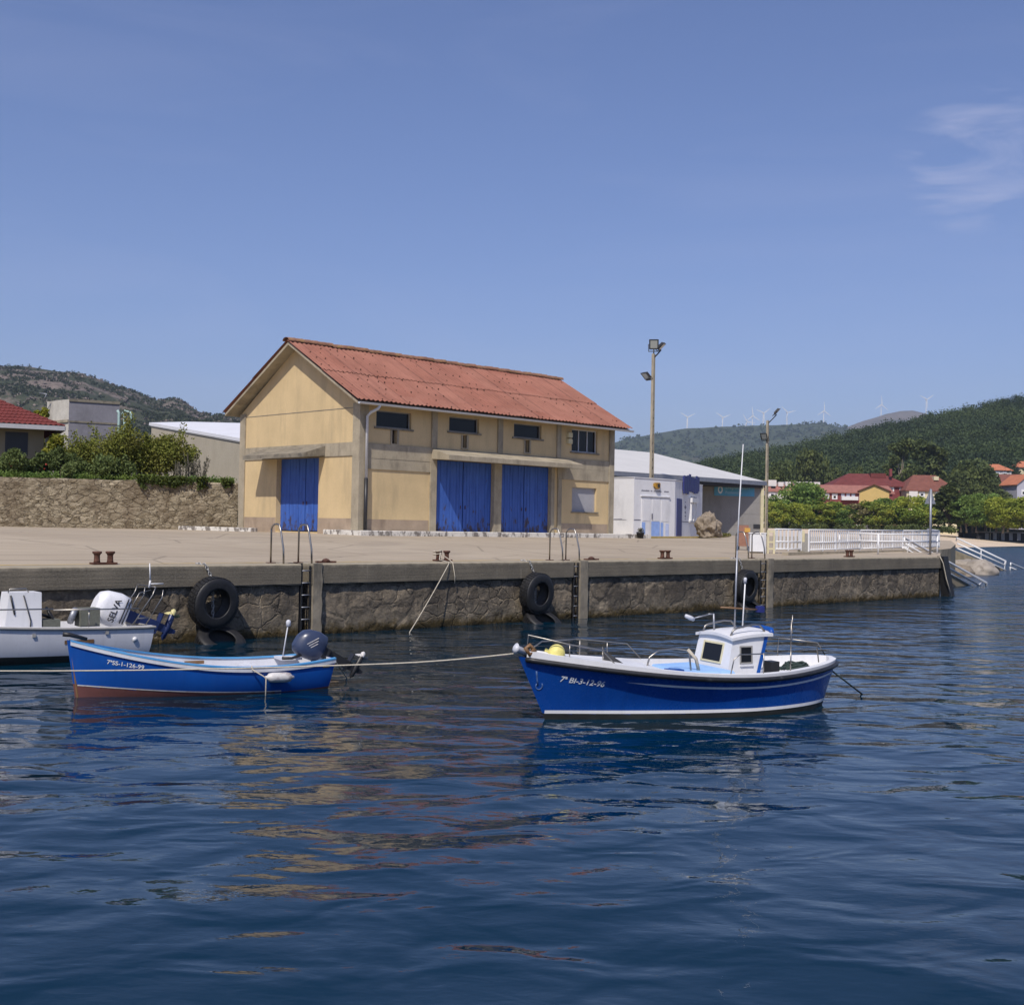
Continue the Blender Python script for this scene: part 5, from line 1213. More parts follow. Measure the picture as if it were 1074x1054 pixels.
M['boat_inside'] = gel('scuffed_white_inside', (0.52, 0.53, 0.57), (0.64, 0.65, 0.70), 0.55, (0.3, 0.27, 0.23), 0.6)
M['pale_blue'] = gel('pale_blue_cover', (0.26, 0.46, 0.80), (0.32, 0.52, 0.84), 0.6)
M['sky_blue'] = gel('chipped_light_blue_paint', (0.06, 0.26, 0.55), (0.10, 0.34, 0.62), 0.55, (0.5, 0.45, 0.35), 0.6)
M['emblem'] = mat('faded_bow_mark', (0.06, 0.12, 0.28), 0.6, 0.3, 20, 0, 40)
M['rub'] = mat('black_rub_rail', (0.018, 0.018, 0.02), 0.45, 0.3, 6, 0.1, 40, stain=(0.10, 0.10, 0.10), sscale=4, sth=(0.58, 0.7), stretch=(1, 1, 1))
M['cowl_blue'] = gel('blue_grey_cowl', (0.030, 0.042, 0.085), (0.042, 0.058, 0.11), 0.3)
M['cowl_white'] = gel('white_cowl', (0.74, 0.74, 0.77), (0.78, 0.78, 0.8), 0.3)
M['outboard_navy'] = gel('navy_outboard_leg', (0.012, 0.025, 0.09), (0.02, 0.035, 0.12), 0.35)
M['wood'] = mat('varnished_wood', (0.20, 0.11, 0.05), 0.5, 0.2, 6, 0.1, 40)
M['box_grey'] = mat('grey_canvas_box', (0.13, 0.135, 0.11), 0.7, 0.1, 6, 0.1, 40)
M['buoy_white'] = mat('dirty_white_fender', (0.62, 0.60, 0.58), 0.5, 0.1, 6, 0.1, 40, stain=(0.3, 0.25, 0.24), sscale=6, sth=(0.5, 0.65), stretch=(1, 1, 1))
M['prop_yellow'] = mat('pale_yellow_propeller', (0.62, 0.56, 0.26), 0.5, 0.1, 6, 0, 40)

# --- fishing boat with wheelhouse
A1 = R(162.6); F1 = Vector((math.cos(A1), math.sin(A1), 0)); bow1 = at_z(571.5, 754.5, 0)
H1_ = Hull(5.1, 2.0, (0.70, 0.44, 0.93), 0.46, 0.42, 0.0, 2.15, 0.42, 0.30, 2.6, True)
b1 = thing('fishing_boat', 'blue and white fishing boat with a small white wheelhouse', 'boat', (bow1-F1*5.1), A1)
b1.rotation_euler = (R(-0.8), 0, A1)
H = H1_
H.skin(64, 26, 0, 1, 0, lambda x: 0.10).build('hull', [M['hull_blue'], M['hull_black']], b1)
bs_ = MB(); H.strip(bs_, 0.02, 5.12, lambda x: 0.115, 0.048, 1, 0.007, 60); H.strip(bs_, 0.02, 5.12, lambda x: 0.115, 0.048, -1, 0.007, 60); bs_.build('boot_stripe', M['boat_white'], b1)
ss = MB()
sheer_z = lambda x: H.sh(min(1, max(0, x/5.5)))
for sd in (1, -1): H.strip(ss, 0.05, 4.1, lambda x: sheer_z(x)-0.155, 0.032, sd, 0.007, 60, 2)
ss.build('sheer_stripe', M['boat_white'], b1)
def rim(H, du0, du1, off, dz, n=70):
    a = [H.P(du0+(du1-du0)*i/n, 1, 1) for i in range(n+1)]; b = [H.P(du1-(du1-du0)*i/n, 1, -1) for i in range(n+1)]
    out = [(p[0], p[1]+off*(1 if p[1] > 0.02 else 0), p[2]+dz) for p in a]+[(p[0], p[1]-off*(1 if p[1] < -0.02 else 0), p[2]+dz) for p in b][1:-1]
    return out
MB().tube([(p[0], p[1], p[2]) for p in rim(H, 0.0, 0.985, 0.02, -0.028)], 0.038, 8, True).build('rub_rail', M['rub'], b1)
# bulwark cap, inner bulwark and deck
gw = MB(); n = 60
for side in (1, -1):
    G = []
    for i in range(n+1):
        u = 0.0+0.985*i/n; p = H.P(u, 1, side); yo = abs(p[1]); yi = max(0, yo-0.10); zt = p[2]; rise = 0.05+0.05*max(0, (u-0.6)/0.4)
        xi = p[0]+(0.10 if u < 0.05 else 0)*(1-u/0.05)
        zd = zt-0.13-0.05*math.sin(math.pi*min(1, u*1.1))
        if u > 0.62: k = min(1, (u-0.62)/0.05); zd = zd*(1-k)+(zt+rise-0.012)*k
        G.append([(p[0], side*yo, zt-0.01), (p[0], side*(yo+0.004), zt+rise), (xi, side*yi, zt+rise+0.006), (xi, side*max(0, yi-0.02), zd), (xi, 0, zd+0.035)])
    gw.grid(G, False, side > 0)
gw.build('deck', M['boat_white'], b1)
# hatch cover and stores
hz = H.sh(0.5)
MB().add([(2.22, -0.42, hz+0.0), (3.05, -0.36, hz+0.0), (3.05, 0.62, hz+0.0), (2.22, 0.74, hz+0.0), (2.26, -0.40, hz+0.06), (3.01, -0.34, hz+0.06), (3.01, 0.58, hz+0.06), (2.26, 0.70, hz+0.06)], [(0,3,2,1),(4,5,6,7),(0,1,5,4),(1,2,6,5),(2,3,7,6),(3,0,4,7)]).build('hatch_cover', M['pale_blue'], b1)
MB().obox((3.25, 0.62, hz-0.05), (0.97, -0.1, 0.03), (0.1, 0.97, 0), (0, 0, 1), 0, 0.34, -0.1, 0.06, 0, 0.11).build('crate', M['wood'], b1)
MB().obox((3.05, 0.5, hz-0.05), (0.97, -0.1, 0.03), (0.1, 0.97, 0), (0, 0, 1), 0, 0.26, -0.1, 0.06, 0, 0.14).build('crate', M['hull_blue2'], b1)
# wheelhouse: front faces the bow (+x)
wx0, wx1, wy, wz0 = 1.38, 2.06, 0.46, 0.50; wzt = 1.15
fr, bk_ = 0.14, -0.30                    # rake of front and of the back edge
V = lambda x, y, zq: (x, y, zq)
cabv = [V(wx1+fr, -wy, wz0), V(wx1+fr, wy, wz0), V(wx1-0.0, wy-0.03, wzt), V(wx1-0.0, -wy+0.03, wzt), V(wx0+0.22, -wy, wz0), V(wx0+0.22, wy, wz0), V(wx0+0.02, wy-0.03, wzt+0.05), V(wx0+0.02, -wy+0.03, wzt+0.05)]
cab = MB().add(cabv, [(0,1,2,3),(1,5,6,2),(4,0,3,7),(4,7,6,5)]); wh1 = cab.build('wheelhouse', M['boat_white'], b1)
rfm = MB(); rxa, rxb = wx1+0.05, wx0-0.06
P = [[(rxa+(rxb-rxa)*i/8, (wy+0.015)*(j/6*2-1), wzt+0.0+0.055*(i/8)+0.05*(1-(j/6*2-1)**2)+0.02*math.sin(math.pi*i/8)) for j in range(7)] for i in range(9)]
rfm.grid(P, True, True)
for e_ in (P[0], P[-1], [r_[0] for r_ in P], [r_[-1] for r_ in P]):
    rfm.grid([[q, (q[0], q[1], q[2]-0.045)] for q in e_], False)
rfm.grid([[(q[0], q[1], q[2]-0.045) for q in r_] for r_ in P], True)
rfm.build('roof', M['boat_white'], wh1)
fu_ = Vector((0, 1, 0)); fw_ = (Vector(cabv[2])-Vector(cabv[1])); fw_.y = 0; fh = fw_.length; fw_.normalize(); fn_ = fu_.cross(fw_)
fo_ = Vector((wx1+fr, 0, wz0))
if fn_.x < 0: fn_ = -fn_
def window_on(o, u, w, n_, a0, a1, c0, c1, fw, fm, parent):
    m1 = MB(); e = 0.012
    m1.obox(o, u, w, n_, a0-fw, a1+fw, c0-fw, c0, 0.0, e).obox(o, u, w, n_, a0-fw, a1+fw, c1, c1+fw, 0.0, e).obox(o, u, w, n_, a0-fw, a0, c0, c1, 0.0, e).obox(o, u, w, n_, a1, a1+fw, c0, c1, 0.0, e)
    f = m1.build('window', fm, parent); g_ = MB().obox(o, u, w, n_, a0, a1, c0, c1, 0.001, 0.005).build('pane', M['glass'], f); return f
window_on(fo_, fu_, fw_, fn_, -0.24, 0.22, fh*0.40, fh*0.80, 0.03, M['cream'], wh1)
su = Vector((-1, 0, 0)); so_ = Vector((wx1+fr, wy+0.0, wz0)); sw2 = (Vector(cabv[2])-Vector(cabv[1])); sw2.x = 0; sw2.normalize(); sn2 = Vector((0, sw2.z, -sw2.y))
window_on(so_, su, sw2, sn2, 0.28, 0.48, 0.27, 0.50, 0.022, M['frame_grey'], wh1)
MB().obox(so_, su, sw2, sn2, 0.26, 0.51, 0.21, 0.235, 0.0, 0.025).build('window_sill', M['boat_white'], wh1)
MB().add([(wx0+0.20, wy+0.006, wz0), (wx0+0.27, wy+0.006, wz0), (wx0+0.07, wy-0.022, wzt+0.04), (wx0-0.0, wy-0.022, wzt+0.04), (wx0+0.20, wy-0.08, wz0), (wx0-0.0, wy-0.08, wzt+0.04)], [(0,1,2,3),(4,0,3,5)]).build('back_edge', M['hull_blue2'], wh1)
MB().tube([(wx0-0.06, wy-0.02, wzt+0.05), (wx0-0.11, wy-0.1, wzt+0.09), (wx0-0.13, 0.1, wzt+0.11), (wx0-0.11, -0.1, wzt+0.10)], [0.035, 0.05, 0.045, 0.02], 8).build('rolled_canvas', M['hull_blue2'], b1)
for s_ in (1, -1):
    y_ = s_*0.36; zr_ = wzt+0.04
    MB().tube([(wx1-0.0, y_, zr_-0.02), (wx1-0.05, y_, zr_+0.07), (wx1-0.12, y_, zr_+0.10), (wx0+0.26, y_, zr_+0.15), (wx0+0.12, y_, zr_+0.14), (wx0+0.02, y_, zr_+0.04)], 0.016, 8).build('roof_rail', M['steel'], b1)
mz = wzt+0.08
m1x, m1y = 1.74, 0.04
MB().tube([(m1x, m1y, mz-0.1), (m1x-0.02, m1y, mz+1.25)], 0.015, 8).build('mast', M['galv'], b1)
MB().tube([(m1x-0.02, m1y, mz+1.2), (m1x-0.03, m1y+0.01, mz+1.9), (m1x-0.08, m1y+0.01, mz+2.93)], [0.013, 0.011, 0.007], 8).build('antenna', M['boat_white'], b1)
m2x, m2y = 1.62, 0.08
mm = MB().tube([(m2x, m2y, mz-0.1), (m2x-0.04, m2y, mz+0.74)], 0.011, 8).build('light_mast', M['boat_white'], b1)
MB().lathe([(0, 0), (0.026, 0), (0.026, 0.07), (0.015, 0.085), (0, 0.085)], 10, Matrix.Translation((m2x-0.04, m2y, mz+0.74))).build('mast_lamp', M['boat_white2'], mm)
xb_ = MB().tube([(m1x+0.30, m1y+0.03, mz+0.36), (m2x-0.32, m2y-0.02, mz+0.31)], 0.014, 6).build('crossbar', M['wood'], b1)
MB().box(m2x-0.40, m2x-0.30, m2y-0.05, m2y+0.05, mz+0.27, mz+0.37).build('side_lamp', M['navy'], xb_)
la = MB().tube([(1.98, -0.16, mz-0.08), (2.00, -0.16, mz+0.24)], 0.016, 8).build('lamp_stem', M['galv'], b1)
MB().tube([(2.08, -0.17, mz+0.23), (2.36, -0.24, mz+0.16)], 0.010, 6).tube([(2.00, -0.16, mz+0.235), (2.10, -0.17, mz+0.235)], 0.010, 6).build('lamp_arm', M['galv'], la)
MB().lathe([(0, 0.0), (0.03, 0.0), (0.036, 0.06), (0.03, 0.17), (0, 0.18)], 10, Matrix.Translation((2.33, -0.23, mz+0.15)) @ Matrix.Rotation(R(70), 4, 'Y')).build('spot_lamp', M['boat_white2'], la)
# rails and fittings
dz = lambda u: H.sh(u)+0.05
def hp(u, k=0.93, side=1, dzz=0.05): p = H.P(u, 1, side); return Vector((p[0], p[1]*k, p[2]+dzz))
MB().tube([hp(0.485), hp(0.475)+Vector((0, 0, 0.22)), hp(0.455)+Vector((0, 0, 0.29)), hp(0.30)+Vector((0, 0, 0.29)), hp(0.16)+Vector((0, -0.03, 0.29)), hp(0.12)+Vector((0, -0.05, 0.27)), hp(0.10, 0.85)+Vector((0.0, -0.05, 0.02))], 0.010, 8).build('side_rail', M['steel'], b1)
for u in (0.365, 0.25): MB().tube([hp(u), hp(u)+Vector((0, 0, 0.31))], 0.010, 8).build('stanchion', M['steel'], b1)
MB().tube([hp(0.10, 0.9, -1), hp(0.10, 0.9, -1)+Vector((-0.02, 0, 0.30)), hp(0.03, 0.6, -1)+Vector((-0.05, 0.05, 0.22)), hp(0.03, 0.6, -1)+Vector((-0.22, 0.05, 0.0))], 0.010, 8).build('stern_rail', M['steel'], b1)
MB().tube([(0.30, -0.30, dz(0.05)-0.02), (0.30, -0.30, dz(0.05)+0.60)], 0.010, 8).tube([(0.28, -0.30, dz(0.05)+0.38), (0.28, -0.30, dz(0.05)+0.68)], 0.009, 8).build('stern_post', M['steel'], b1)
# bow rails
MB().tube([hp(0.985, 0.2)+Vector((-0.02, 0, 0)), hp(0.985, 0.2)+Vector((-0.04, 0, 0.27)), hp(0.90, 0.8)+Vector((0, 0, 0.22)), hp(0.83, 0.8)+Vector((0, 0, 0.20)), hp(0.80, 0.85)], 0.010, 8).build('bow_rail', M['steel'], b1)
MB().tube([hp(0.985, 0.2, -1), hp(0.93, 0.8, -1)+Vector((0, 0, 0.20)), hp(0.80, 0.9, -1)+Vector((0, 0, 0.28)), hp(0.62, 0.93, -1)+Vector((0, 0, 0.24)), hp(0.56, 0.95, -1)], 0.010, 8).build('bow_rail', M['steel'], b1)
for u, hh in ((0.90, 0.22), ): MB().tube([hp(u, 0.8), hp(u, 0.8)+Vector((0, 0, hh))], 0.009, 8).build('stanchion', M['steel'], b1)
for u in (0.80, 0.70): MB().tube([hp(u, 0.9, -1), hp(u, 0.9, -1)+Vector((0, 0, 0.26))], 0.009, 8).build('stanchion', M['steel'], b1)
MB().tube([hp(0.80, 0.25), hp(0.80, 0.25)+Vector((0.02, 0, 0.22)), hp(0.76, 0.1)+Vector((0, 0, 0.0))], 0.010, 8).build('bitts', M['steel'], b1)
MB().add([hp(0.80, 0.25, 1, 0.02), hp(0.745, 0.5, 1, 0.02), hp(0.745, -0.2, 1, 0.02), hp(0.795, 0.2, 1, 0.23)], [(0,1,3),(1,2,3),(2,0,3)]).build('hood', M['black'], b1)
MB().tube([hp(0.69, 0.5, 1, 0.0)+Vector((0, -0.1, 0)), hp(0.685, 0.5)+Vector((-0.02, -0.1, 0.14)), hp(0.66, 0.5)+Vector((-0.05, -0.12, 0.25)), hp(0.59, 0.4)+Vector((0, -0.1, 0.29)), hp(0.565, 0.45)+Vector((0, 0, 0.28)), hp(0.56, 0.5, 1, -0.1)], 0.015, 8).build('hoop_rail', M['steel'], b1)
MB().tube([hp(0.57, 0.45)+Vector((0, 0, 0.30)), hp(0.55, 0.5)+Vector((0, 0.02, 0.17)), hp(0.535, 0.5)+Vector((0, 0, -0.04))], 0.026, 6).build('hung_rope', M['rope'], b1)
MB().lathe([(0.0, -0.09), (0.05, -0.07), (0.05, 0.10), (0.085, 0.14), (0.03, 0.17), (0, 0.17)], 10, Matrix.Translation((5.48, 0, 1.0)) @ Matrix.Rotation(R(70), 4, 'Y')).build('stem_fitting', M['boat_white2'], b1)
MB().tube([(5.30, 0.02, 1.00), (5.40, 0.03, 1.09), (5.47, 0.05, 1.05), (5.42, 0.07, 0.96), (5.34, 0.05, 1.02)], 0.035, 6).build('rope_coil', M['wood'], b1)
tb = MB()
for k in range(4): tb.tube([(0.55+0.26*math.cos(t)*(1-0.1*k), 0.12+0.19*math.sin(t)*(1-0.1*k), dz(0.1)-0.12+0.028*k+0.012*math.sin(5*t+k)) for t in np.linspace(0, 2*math.pi, 19)[:-1]], 0.018, 6, True)
tb.tube([(0.85, 0.2, dz(0.1)-0.10), (1.0, 0.25, dz(0.1)-0.08), (1.05, 0.25, dz(0.1)-0.16)], 0.03, 6).build('hose_coil', M['rope_dark'], b1)
MB().obox((1.22, 0.42, hz-0.02), (1, 0, 0), (0, 1, 0), (0, 0, 1), 0, 0.16, -0.1, 0.1, -0.08, 0.16).build('battery_box', M['black'], b1)
H.text('7ª BI-3-12-96', 0.115, 4.98, sheer_z(4.98)-0.27, -0.125, 1, 0.008, 0.2).build('registration', M['letter_white'], b1)
an = MB(); an.tube([H.at(5.30-0.015*k, 0.72-0.07*k, 1, 0.0) for k in range(4)], 0.013, 6); an.tube([H.at(5.235+0.045*math.cos(t), 0.50+0.055*math.sin(t), 1, 0.0) for t in np.linspace(2.4, 6.9, 9)], 0.011, 6)
an.build('bow_emblem', M['emblem'], b1)
by = MB().lathe([(0.135*math.sin(t), -0.125*math.cos(t)) for t in np.linspace(0, math.pi, 15)], 20).lathe([(0.02, 0.10), (0.03, 0.17), (0, 0.18)], 8).build('buoy', M['yellow_buoy'])
bw_ = b1.matrix_basis
from mathutils import Euler
Mb = Matrix.Translation(b1.location) @ b1.rotation_euler.to_matrix().to_4x4()
q = Mb @ Vector((4.98, 0.08, H.sh(0.93)+0.10)); by.location = q; by.rotation_euler = (R(20), R(75), R(150)); tag(by, 'pale yellow round buoy lying on the fishing boat foredeck', 'buoy')
q0 = Mb @ Vector((-0.26, 0.05, 0.52)); q1 = at_z(907, 730, -0.05)
rope('stern_line', [q0, q1], 0.014, M['rope_dark'], 'dark green line running from the fishing boat stern into the water')

# --- open blue boat
bow2 = at_z(82, 731, 0); st2 = at_z(333.5, 714.5, 0); F2 = (bow2-st2); F2.z = 0; L2 = F2.length; F2.normalize(); F2 = Matrix.Rotation(R(-6.0), 3, 'Z') @ F2
A2 = math.atan2(F2.y, F2.x); b2 = thing('open_boat', 'open blue wooden boat with red bottom and tilted outboard motor', 'boat', bow2-F2*3.98, A2)
H = Hull(4.03, 1.56, (0.50, 0.25, 0.90), 0.14, 0.30, 0.62, 2.3, 0.42, 0.10, 2.4)
H.skin(56, 24, 0, 1, 0, lambda x: 0.015+0.17*max(0, (x-0.7)/3.3)**1.5).build('hull', [M['hull_blue2'], M['hull_red']], b2)
tz = [H.P(0, j/16, 1) for j in range(17)]; MB().grid([[p for p in tz], [(p[0], -p[1], p[2]) for p in tz]], False).build('transom', M['hull_blue2'], b2)
bl_ = MB()
for sd in (1, -1): H.strip(bl_, 0.9, 4.0, lambda x: 0.02+0.17*max(0, (x-0.7)/3.3)**1.5, 0.018, sd, 0.005, 40)
bl_.build('boot_line', M['buoy_white'], b2)
inn = MB()
for side in (1, -1):
    G = []
    for i in range(41):
        u = 0.012+0.965*i/40; row = []
        for v in (1.0, 0.86, 0.72, 0.58, 0.48):
            p = H.P(u, v, side); row.append((p[0]*0.992+0.01, side*max(0, abs(p[1])-0.035), max(p[2], 0.10)))
        row.append((row[-1][0], 0, row[-1][2])); G.append(row)
    inn.grid(G, True, side < 0)
t2 = [(p[0]+0.035, p[1]-0.03, p[2]) for p in tz if p[2] > 0.05]; inn.grid([[p for p in t2], [(p[0], -p[1], p[2]) for p in t2]], False)
inn.build('inside', M['boat_inside'], b2)
gn = MB(); gc = MB()
for side in (1, -1):
    A, C_ = [], []
    for i in range(51):
        u = 0.0+0.99*i/50; p = Vector(H.P(u, 1, side)); yo = abs(p.y)
        A.append([(p.x, side*(yo+0.006), p.z-0.075), (p.x, side*(yo+0.022), p.z-0.07), (p.x, side*(yo+0.022), p.z-0.008), (p.x, side*(yo+0.002), p.z-0.004)])
        C_.append([(p.x, side*(yo+0.028), p.z-0.01), (p.x, side*(yo+0.028), p.z+0.014), (p.x, side*max(0, yo-0.055), p.z+0.018), (p.x, side*max(0, yo-0.055), p.z-0.01)])
    gn.grid(A, False, side > 0); gc.grid(C_, False, side > 0)
gn.build('sheer_strake', M['boat_white2'], b2); gc.build('gunwale', M['sky_blue'], b2)
MB().tube([H.P(0.99, 0.05*k, 1)[:1]+(0,)+H.P(0.99, 0.05*k, 1)[2:] for k in range(1, 21)], 0.022, 6).build('stem', M['wood'], b2)
st_ = H.P(1, 1)
MB().tube([(st_[0]-0.30, 0, 0.90), (st_[0]-0.05, 0, 0.975), (st_[0]+0.06, 0, 0.99)], [0.03, 0.035, 0.04], 8).build('stem_head', M['black'], b2)
for x in (1.15, 2.15):
    yb_ = H.B(x/3.95)-0.05; MB().box(x-0.11, x+0.11, -yb_, yb_, 0.30, 0.335).build('thwart', M['boat_inside'], b2)
fd = MB(); G = []
for i in range(9):
    u = 0.80+0.17*i/8; p = H.P(u, 1); G.append([(p[0], -max(0, p[1]-0.04), p[2]-0.02), (p[0], 0, p[2]+0.0), (p[0], max(0, p[1]-0.04), p[2]-0.02)])
fd.grid(G, True, True); fd.build('foredeck', M['sky_blue'], b2)
for x, y in ((2.0, -0.66), (2.55, -0.66)): MB().box(x-0.16, x+0.16, y-0.02, y+0.04, 0.37, 0.42).build('cleat', M['wood'], b2)
H.text('7ªSS-1-126-99', 0.092, 3.62, H.sh(3.62/4.0)-0.245, -0.165, 1, 0.008, 0.05).build('registration', M['letter_white'], b2)
sm2 = MB(); rr = random.Random(2)
H.text('ARXY', 0.075, 0.70, 0.36, 0.035, 1, 0.008, 0.2).build('name_lettering', mat('worn_name_lettering', (0.35, 0.40, 0.5), 0.6, 0.2, 8, 0, 30), b2)
pa = MB(); H.strip(pa, 0.03, 0.16, lambda x: 0.40, 0.07, 1, 0.009, 4); pa.build('yellow_patch', M['amber'], b2)
def outboard(parent, base, tilt, s, cowl, leg, name='outboard_motor', prop=None, boxy=False):
    """tilted outboard: local x forward, z up when upright; pivot at the transom top"""
    T = Matrix.Translation(base) @ Matrix.Rotation(tilt, 4, 'Y') @ Matrix.Scale(s, 4)
    def tr(mb): mb.v = [tuple(T @ Vector(v)) for v in mb.v]; return mb
    c = MB(); S_ = [(0.0, 0.17, 0.20, -0.25, 0.0), (0.05, 0.21, 0.27, -0.26, 0.0), (0.22, 0.22, 0.29, -0.25, 0), (0.40, 0.205, 0.27, -0.22, 0), (0.50, 0.165, 0.22, -0.20, 0), (0.56, 0.08, 0.12, -0.18, 0)]
    if boxy: S_ = [(0.0, 0.17, 0.22, -0.25, 0.0), (0.04, 0.215, 0.28, -0.26, 0.0), (0.20, 0.22, 0.30, -0.26, 0), (0.42, 0.215, 0.285, -0.24, 0), (0.52, 0.19, 0.25, -0.22, 0), (0.56, 0.12, 0.19, -0.20, 0)]
    G = []
    for zq, hw_, hl_, xc, _ in S_:
        G.append([(xc+hl_*math.copysign(abs(math.cos(t))**0.7, math.cos(t)), hw_*math.copysign(abs(math.sin(t))**0.7, math.sin(t)), zq) for t in np.linspace(0, 2*math.pi, 25)])
    c.grid(G, True); c.quad(*[q for q in G[-1][:-1]]); c.quad(*[q for q in G[0][:-1]][::-1])
    o = tr(c).build(name, cowl, parent)
    l = MB(); l.box(-0.34, -0.14, -0.13, 0.13, -0.14, 0.02); l.box(-0.34, -0.18, -0.065, 0.065, -0.62, -0.12)
    l.add([(-0.50, -0.1, -0.62), (-0.12, -0.06, -0.62), (-0.12, 0.06, -0.62), (-0.50, 0.1, -0.62), (-0.50, -0.1, -0.60), (-0.12, -0.06, -0.60), (-0.12, 0.06, -0.60), (-0.50, 0.1, -0.60)], [(0,3,2,1),(4,5,6,7),(0,1,5,4),(1,2,6,5),(2,3,7,6),(3,0,4,7)])
    l.box(-0.33, -0.19, -0.035, 0.035, -0.80, -0.62)
    l.lathe([(0, -0.24), (0.045, -0.18), (0.06, 0), (0.055, 0.22), (0.03, 0.26)], 10, Matrix.Translation((-0.30, 0, -0.80)) @ Matrix.Rotation(R(-90), 4, 'Y'))
    l.add([(-0.20, 0.012, -0.84), (-0.32, 0.012, -0.84), (-0.30, 0.0, -0.97), (-0.24, 0.0, -0.97), (-0.20, -0.012, -0.84), (-0.32, -0.012, -0.84)], [(0,1,2,3),(3,2,5,4)])
    tr(l).build('lower_leg', leg, o)
    b_ = MB().box(-0.16, 0.03, -0.11, 0.11, -0.22, -0.04); b_.v = [tuple(Matrix.Translation(base) @ Matrix.Scale(s, 4) @ Vector(v)) for v in b_.v]; b_.build('bracket', M['black'], o)
    pr_ = MB()
    for k in range(3):
        a = k*2*math.pi/3+0.4; u_ = Vector((0, math.cos(a), math.sin(a))); w_ = Vector((0, -math.sin(a), math.cos(a))); C0 = Vector((-0.55, 0, -0.80))
        pr_.add([C0+u_*0.04-w_*0.03+Vector((0.03, 0, 0)), C0+u_*0.13-w_*0.07+Vector((0.04, 0, 0)), C0+u_*0.15+w_*0.03, C0+u_*0.08+w_*0.06-Vector((0.04, 0, 0))], [(0,1,2,3)])
    pr_.lathe([(0.05, -0.02), (0.05, 0.06), (0.02, 0.09)], 8, Matrix.Translation((-0.55, 0, -0.80)) @ Matrix.Rotation(R(-90), 4, 'Y'))
    tr(pr_).build('propeller', prop or M['galv'], o)
    return o, T
om, T2 = outboard(b2, (0.10, 0.02, 0.40), R(60), 0.90, M['cowl_blue'], M['black'], prop=M['buoy_white'])
for k in range(3):
    mbk = MB(); mbk.v = []; mbk.obox((-0.40+0.05*k, 0.226, 0.24-0.02*k), (0.80, -0.06, 0.55), (-0.55, 0, 0.8), (0, 1, 0), 0.0, 0.26-0.05*k, 0, 0.012, -0.02, 0.004); mbk.v = [tuple(T2 @ Vector(v)) for v in mbk.v]; mbk.build('cowl_stripe', M['buoy_white'], om)
MB().tube([(0.32, 0.10, 0.56), (0.55, 0.12, 0.49), (0.72, 0.14, 0.50)], [0.03, 0.025, 0.03], 8).build('tiller', M['black'], om)
MB().tube([(0.48, -0.55, 0.45), (0.40, -0.55, 0.98)], 0.012, 6).lathe([(0, 0), (0.04, 0.01), (0.045, 0.08), (0.03, 0.11), (0, 0.12)], 10, Matrix.Translation((0.39, -0.55, 0.97))).build('light_pole', M['boat_white2'], b2)
MB().box(0.25, 0.62, -0.62, -0.20, 0.42, 0.46).build('stern_seat', M['boat_inside'], b2)
Mb2 = Matrix.Translation(b2.location) @ Matrix.Rotation(A2, 4, 'Z')
fp = Mb2 @ Vector(H.at(1.0, 0.27, 1, 0.11)); fe = MB().lathe([(0, -0.31), (0.03, -0.30), (0.04, -0.26), (0.085, -0.22), (0.10, -0.14), (0.10, 0.14), (0.085, 0.22), (0.04, 0.26), (0.03, 0.30), (0, 0.31)], 18).build('boat_fender', M['buoy_white'])
fe.scale = (0.82,)*3; fe.location = fp; fe.rotation_euler = (0, R(88), A2+R(3)); tag(fe, 'white sausage fender hanging on the side of the open blue boat', 'fender')
fq = Mb2 @ Vector(H.P(0.36, 1, 1))
rope('fender_line', [fq+Vector((0, 0, 0.03)), fq+Vector((-0.02, -0.05, -0.02)), fp+Vector((-0.28, -0.03, 0.02)), fp+Vector((-0.28, -0.03, -0.45))], 0.012, M['rope'], 'thin line tying the sausage fender to the open blue boat')
e0 = Mb2 @ Vector((-0.1, 0.4, 0.48)); e1 = at_z(365, 713, -0.05)
rope('stern_line', [e0, e1], 0.010, M['rope'], 'thin line from the open blue boat transom into the water')

# --- white motorboat at the quay
A3 = R(173); F3 = Vector((math.cos(A3), math.sin(A3), 0)); s3 = at_d(142, 690, 25.0); s3.z = 0
b3 = thing('motorboat', 'white motorboat with steering console moored against the quay', 'boat', s3, A3)
H = Hull(5.6, 1.75, (0.64, 0.66, 0.95), 0.3, 0.3, 0.86, 2.4, 0.40, 0.10, 2.6)
H.skin(50, 20, 0, 1, 0, lambda x: 0.14).build('hull', [M['boat_white2'], M['hull_black']], b3)
tz = [H.P(0, j/16, 1) for j in range(17)]; MB().grid([tz, [(p[0], -p[1], p[2]) for p in tz]], False).build('transom', M['boat_white2'], b3)
dk = MB(); G = []
for i in range(41):
    u = 0.98*i/40; p = H.P(u, 1); y_ = p[1]; w_ = max(0.0, y_-0.13); zd = p[2]-0.32
    G.append([(p[0], -y_, p[2]+0.004), (p[0], -w_, p[2]+0.012), (p[0], -w_*0.98, zd), (p[0], w_*0.98, zd), (p[0], w_, p[2]+0.012), (p[0], y_, p[2]+0.004)])
dk.grid(G, False, True); dk.build('deck', M['boat_white'], b3)
MB().tube([(p[0], p[1], p[2]) for p in rim(H, 0.0, 0.985, 0.015, -0.015)], 0.03, 8, True).build('rub_rail', M['frame_grey'], b3)
cs = MB(); cx0, cx1 = 1.98, 2.66; zc0, zc1 = 0.34, 1.34
cs.add([(cx0, -0.30, zc0), (cx1+0.05, -0.30, zc0), (cx1+0.05, 0.30, zc0), (cx0, 0.30, zc0), (cx0+0.02, -0.27, zc1), (cx1-0.06, -0.27, zc1), (cx1-0.06, 0.27, zc1), (cx0+0.02, 0.27, zc1)], [(4,5,6,7),(0,1,5,4),(1,2,6,5),(2,3,7,6),(3,0,4,7)])
cns = cs.build('console', M['boat_white'], b3)
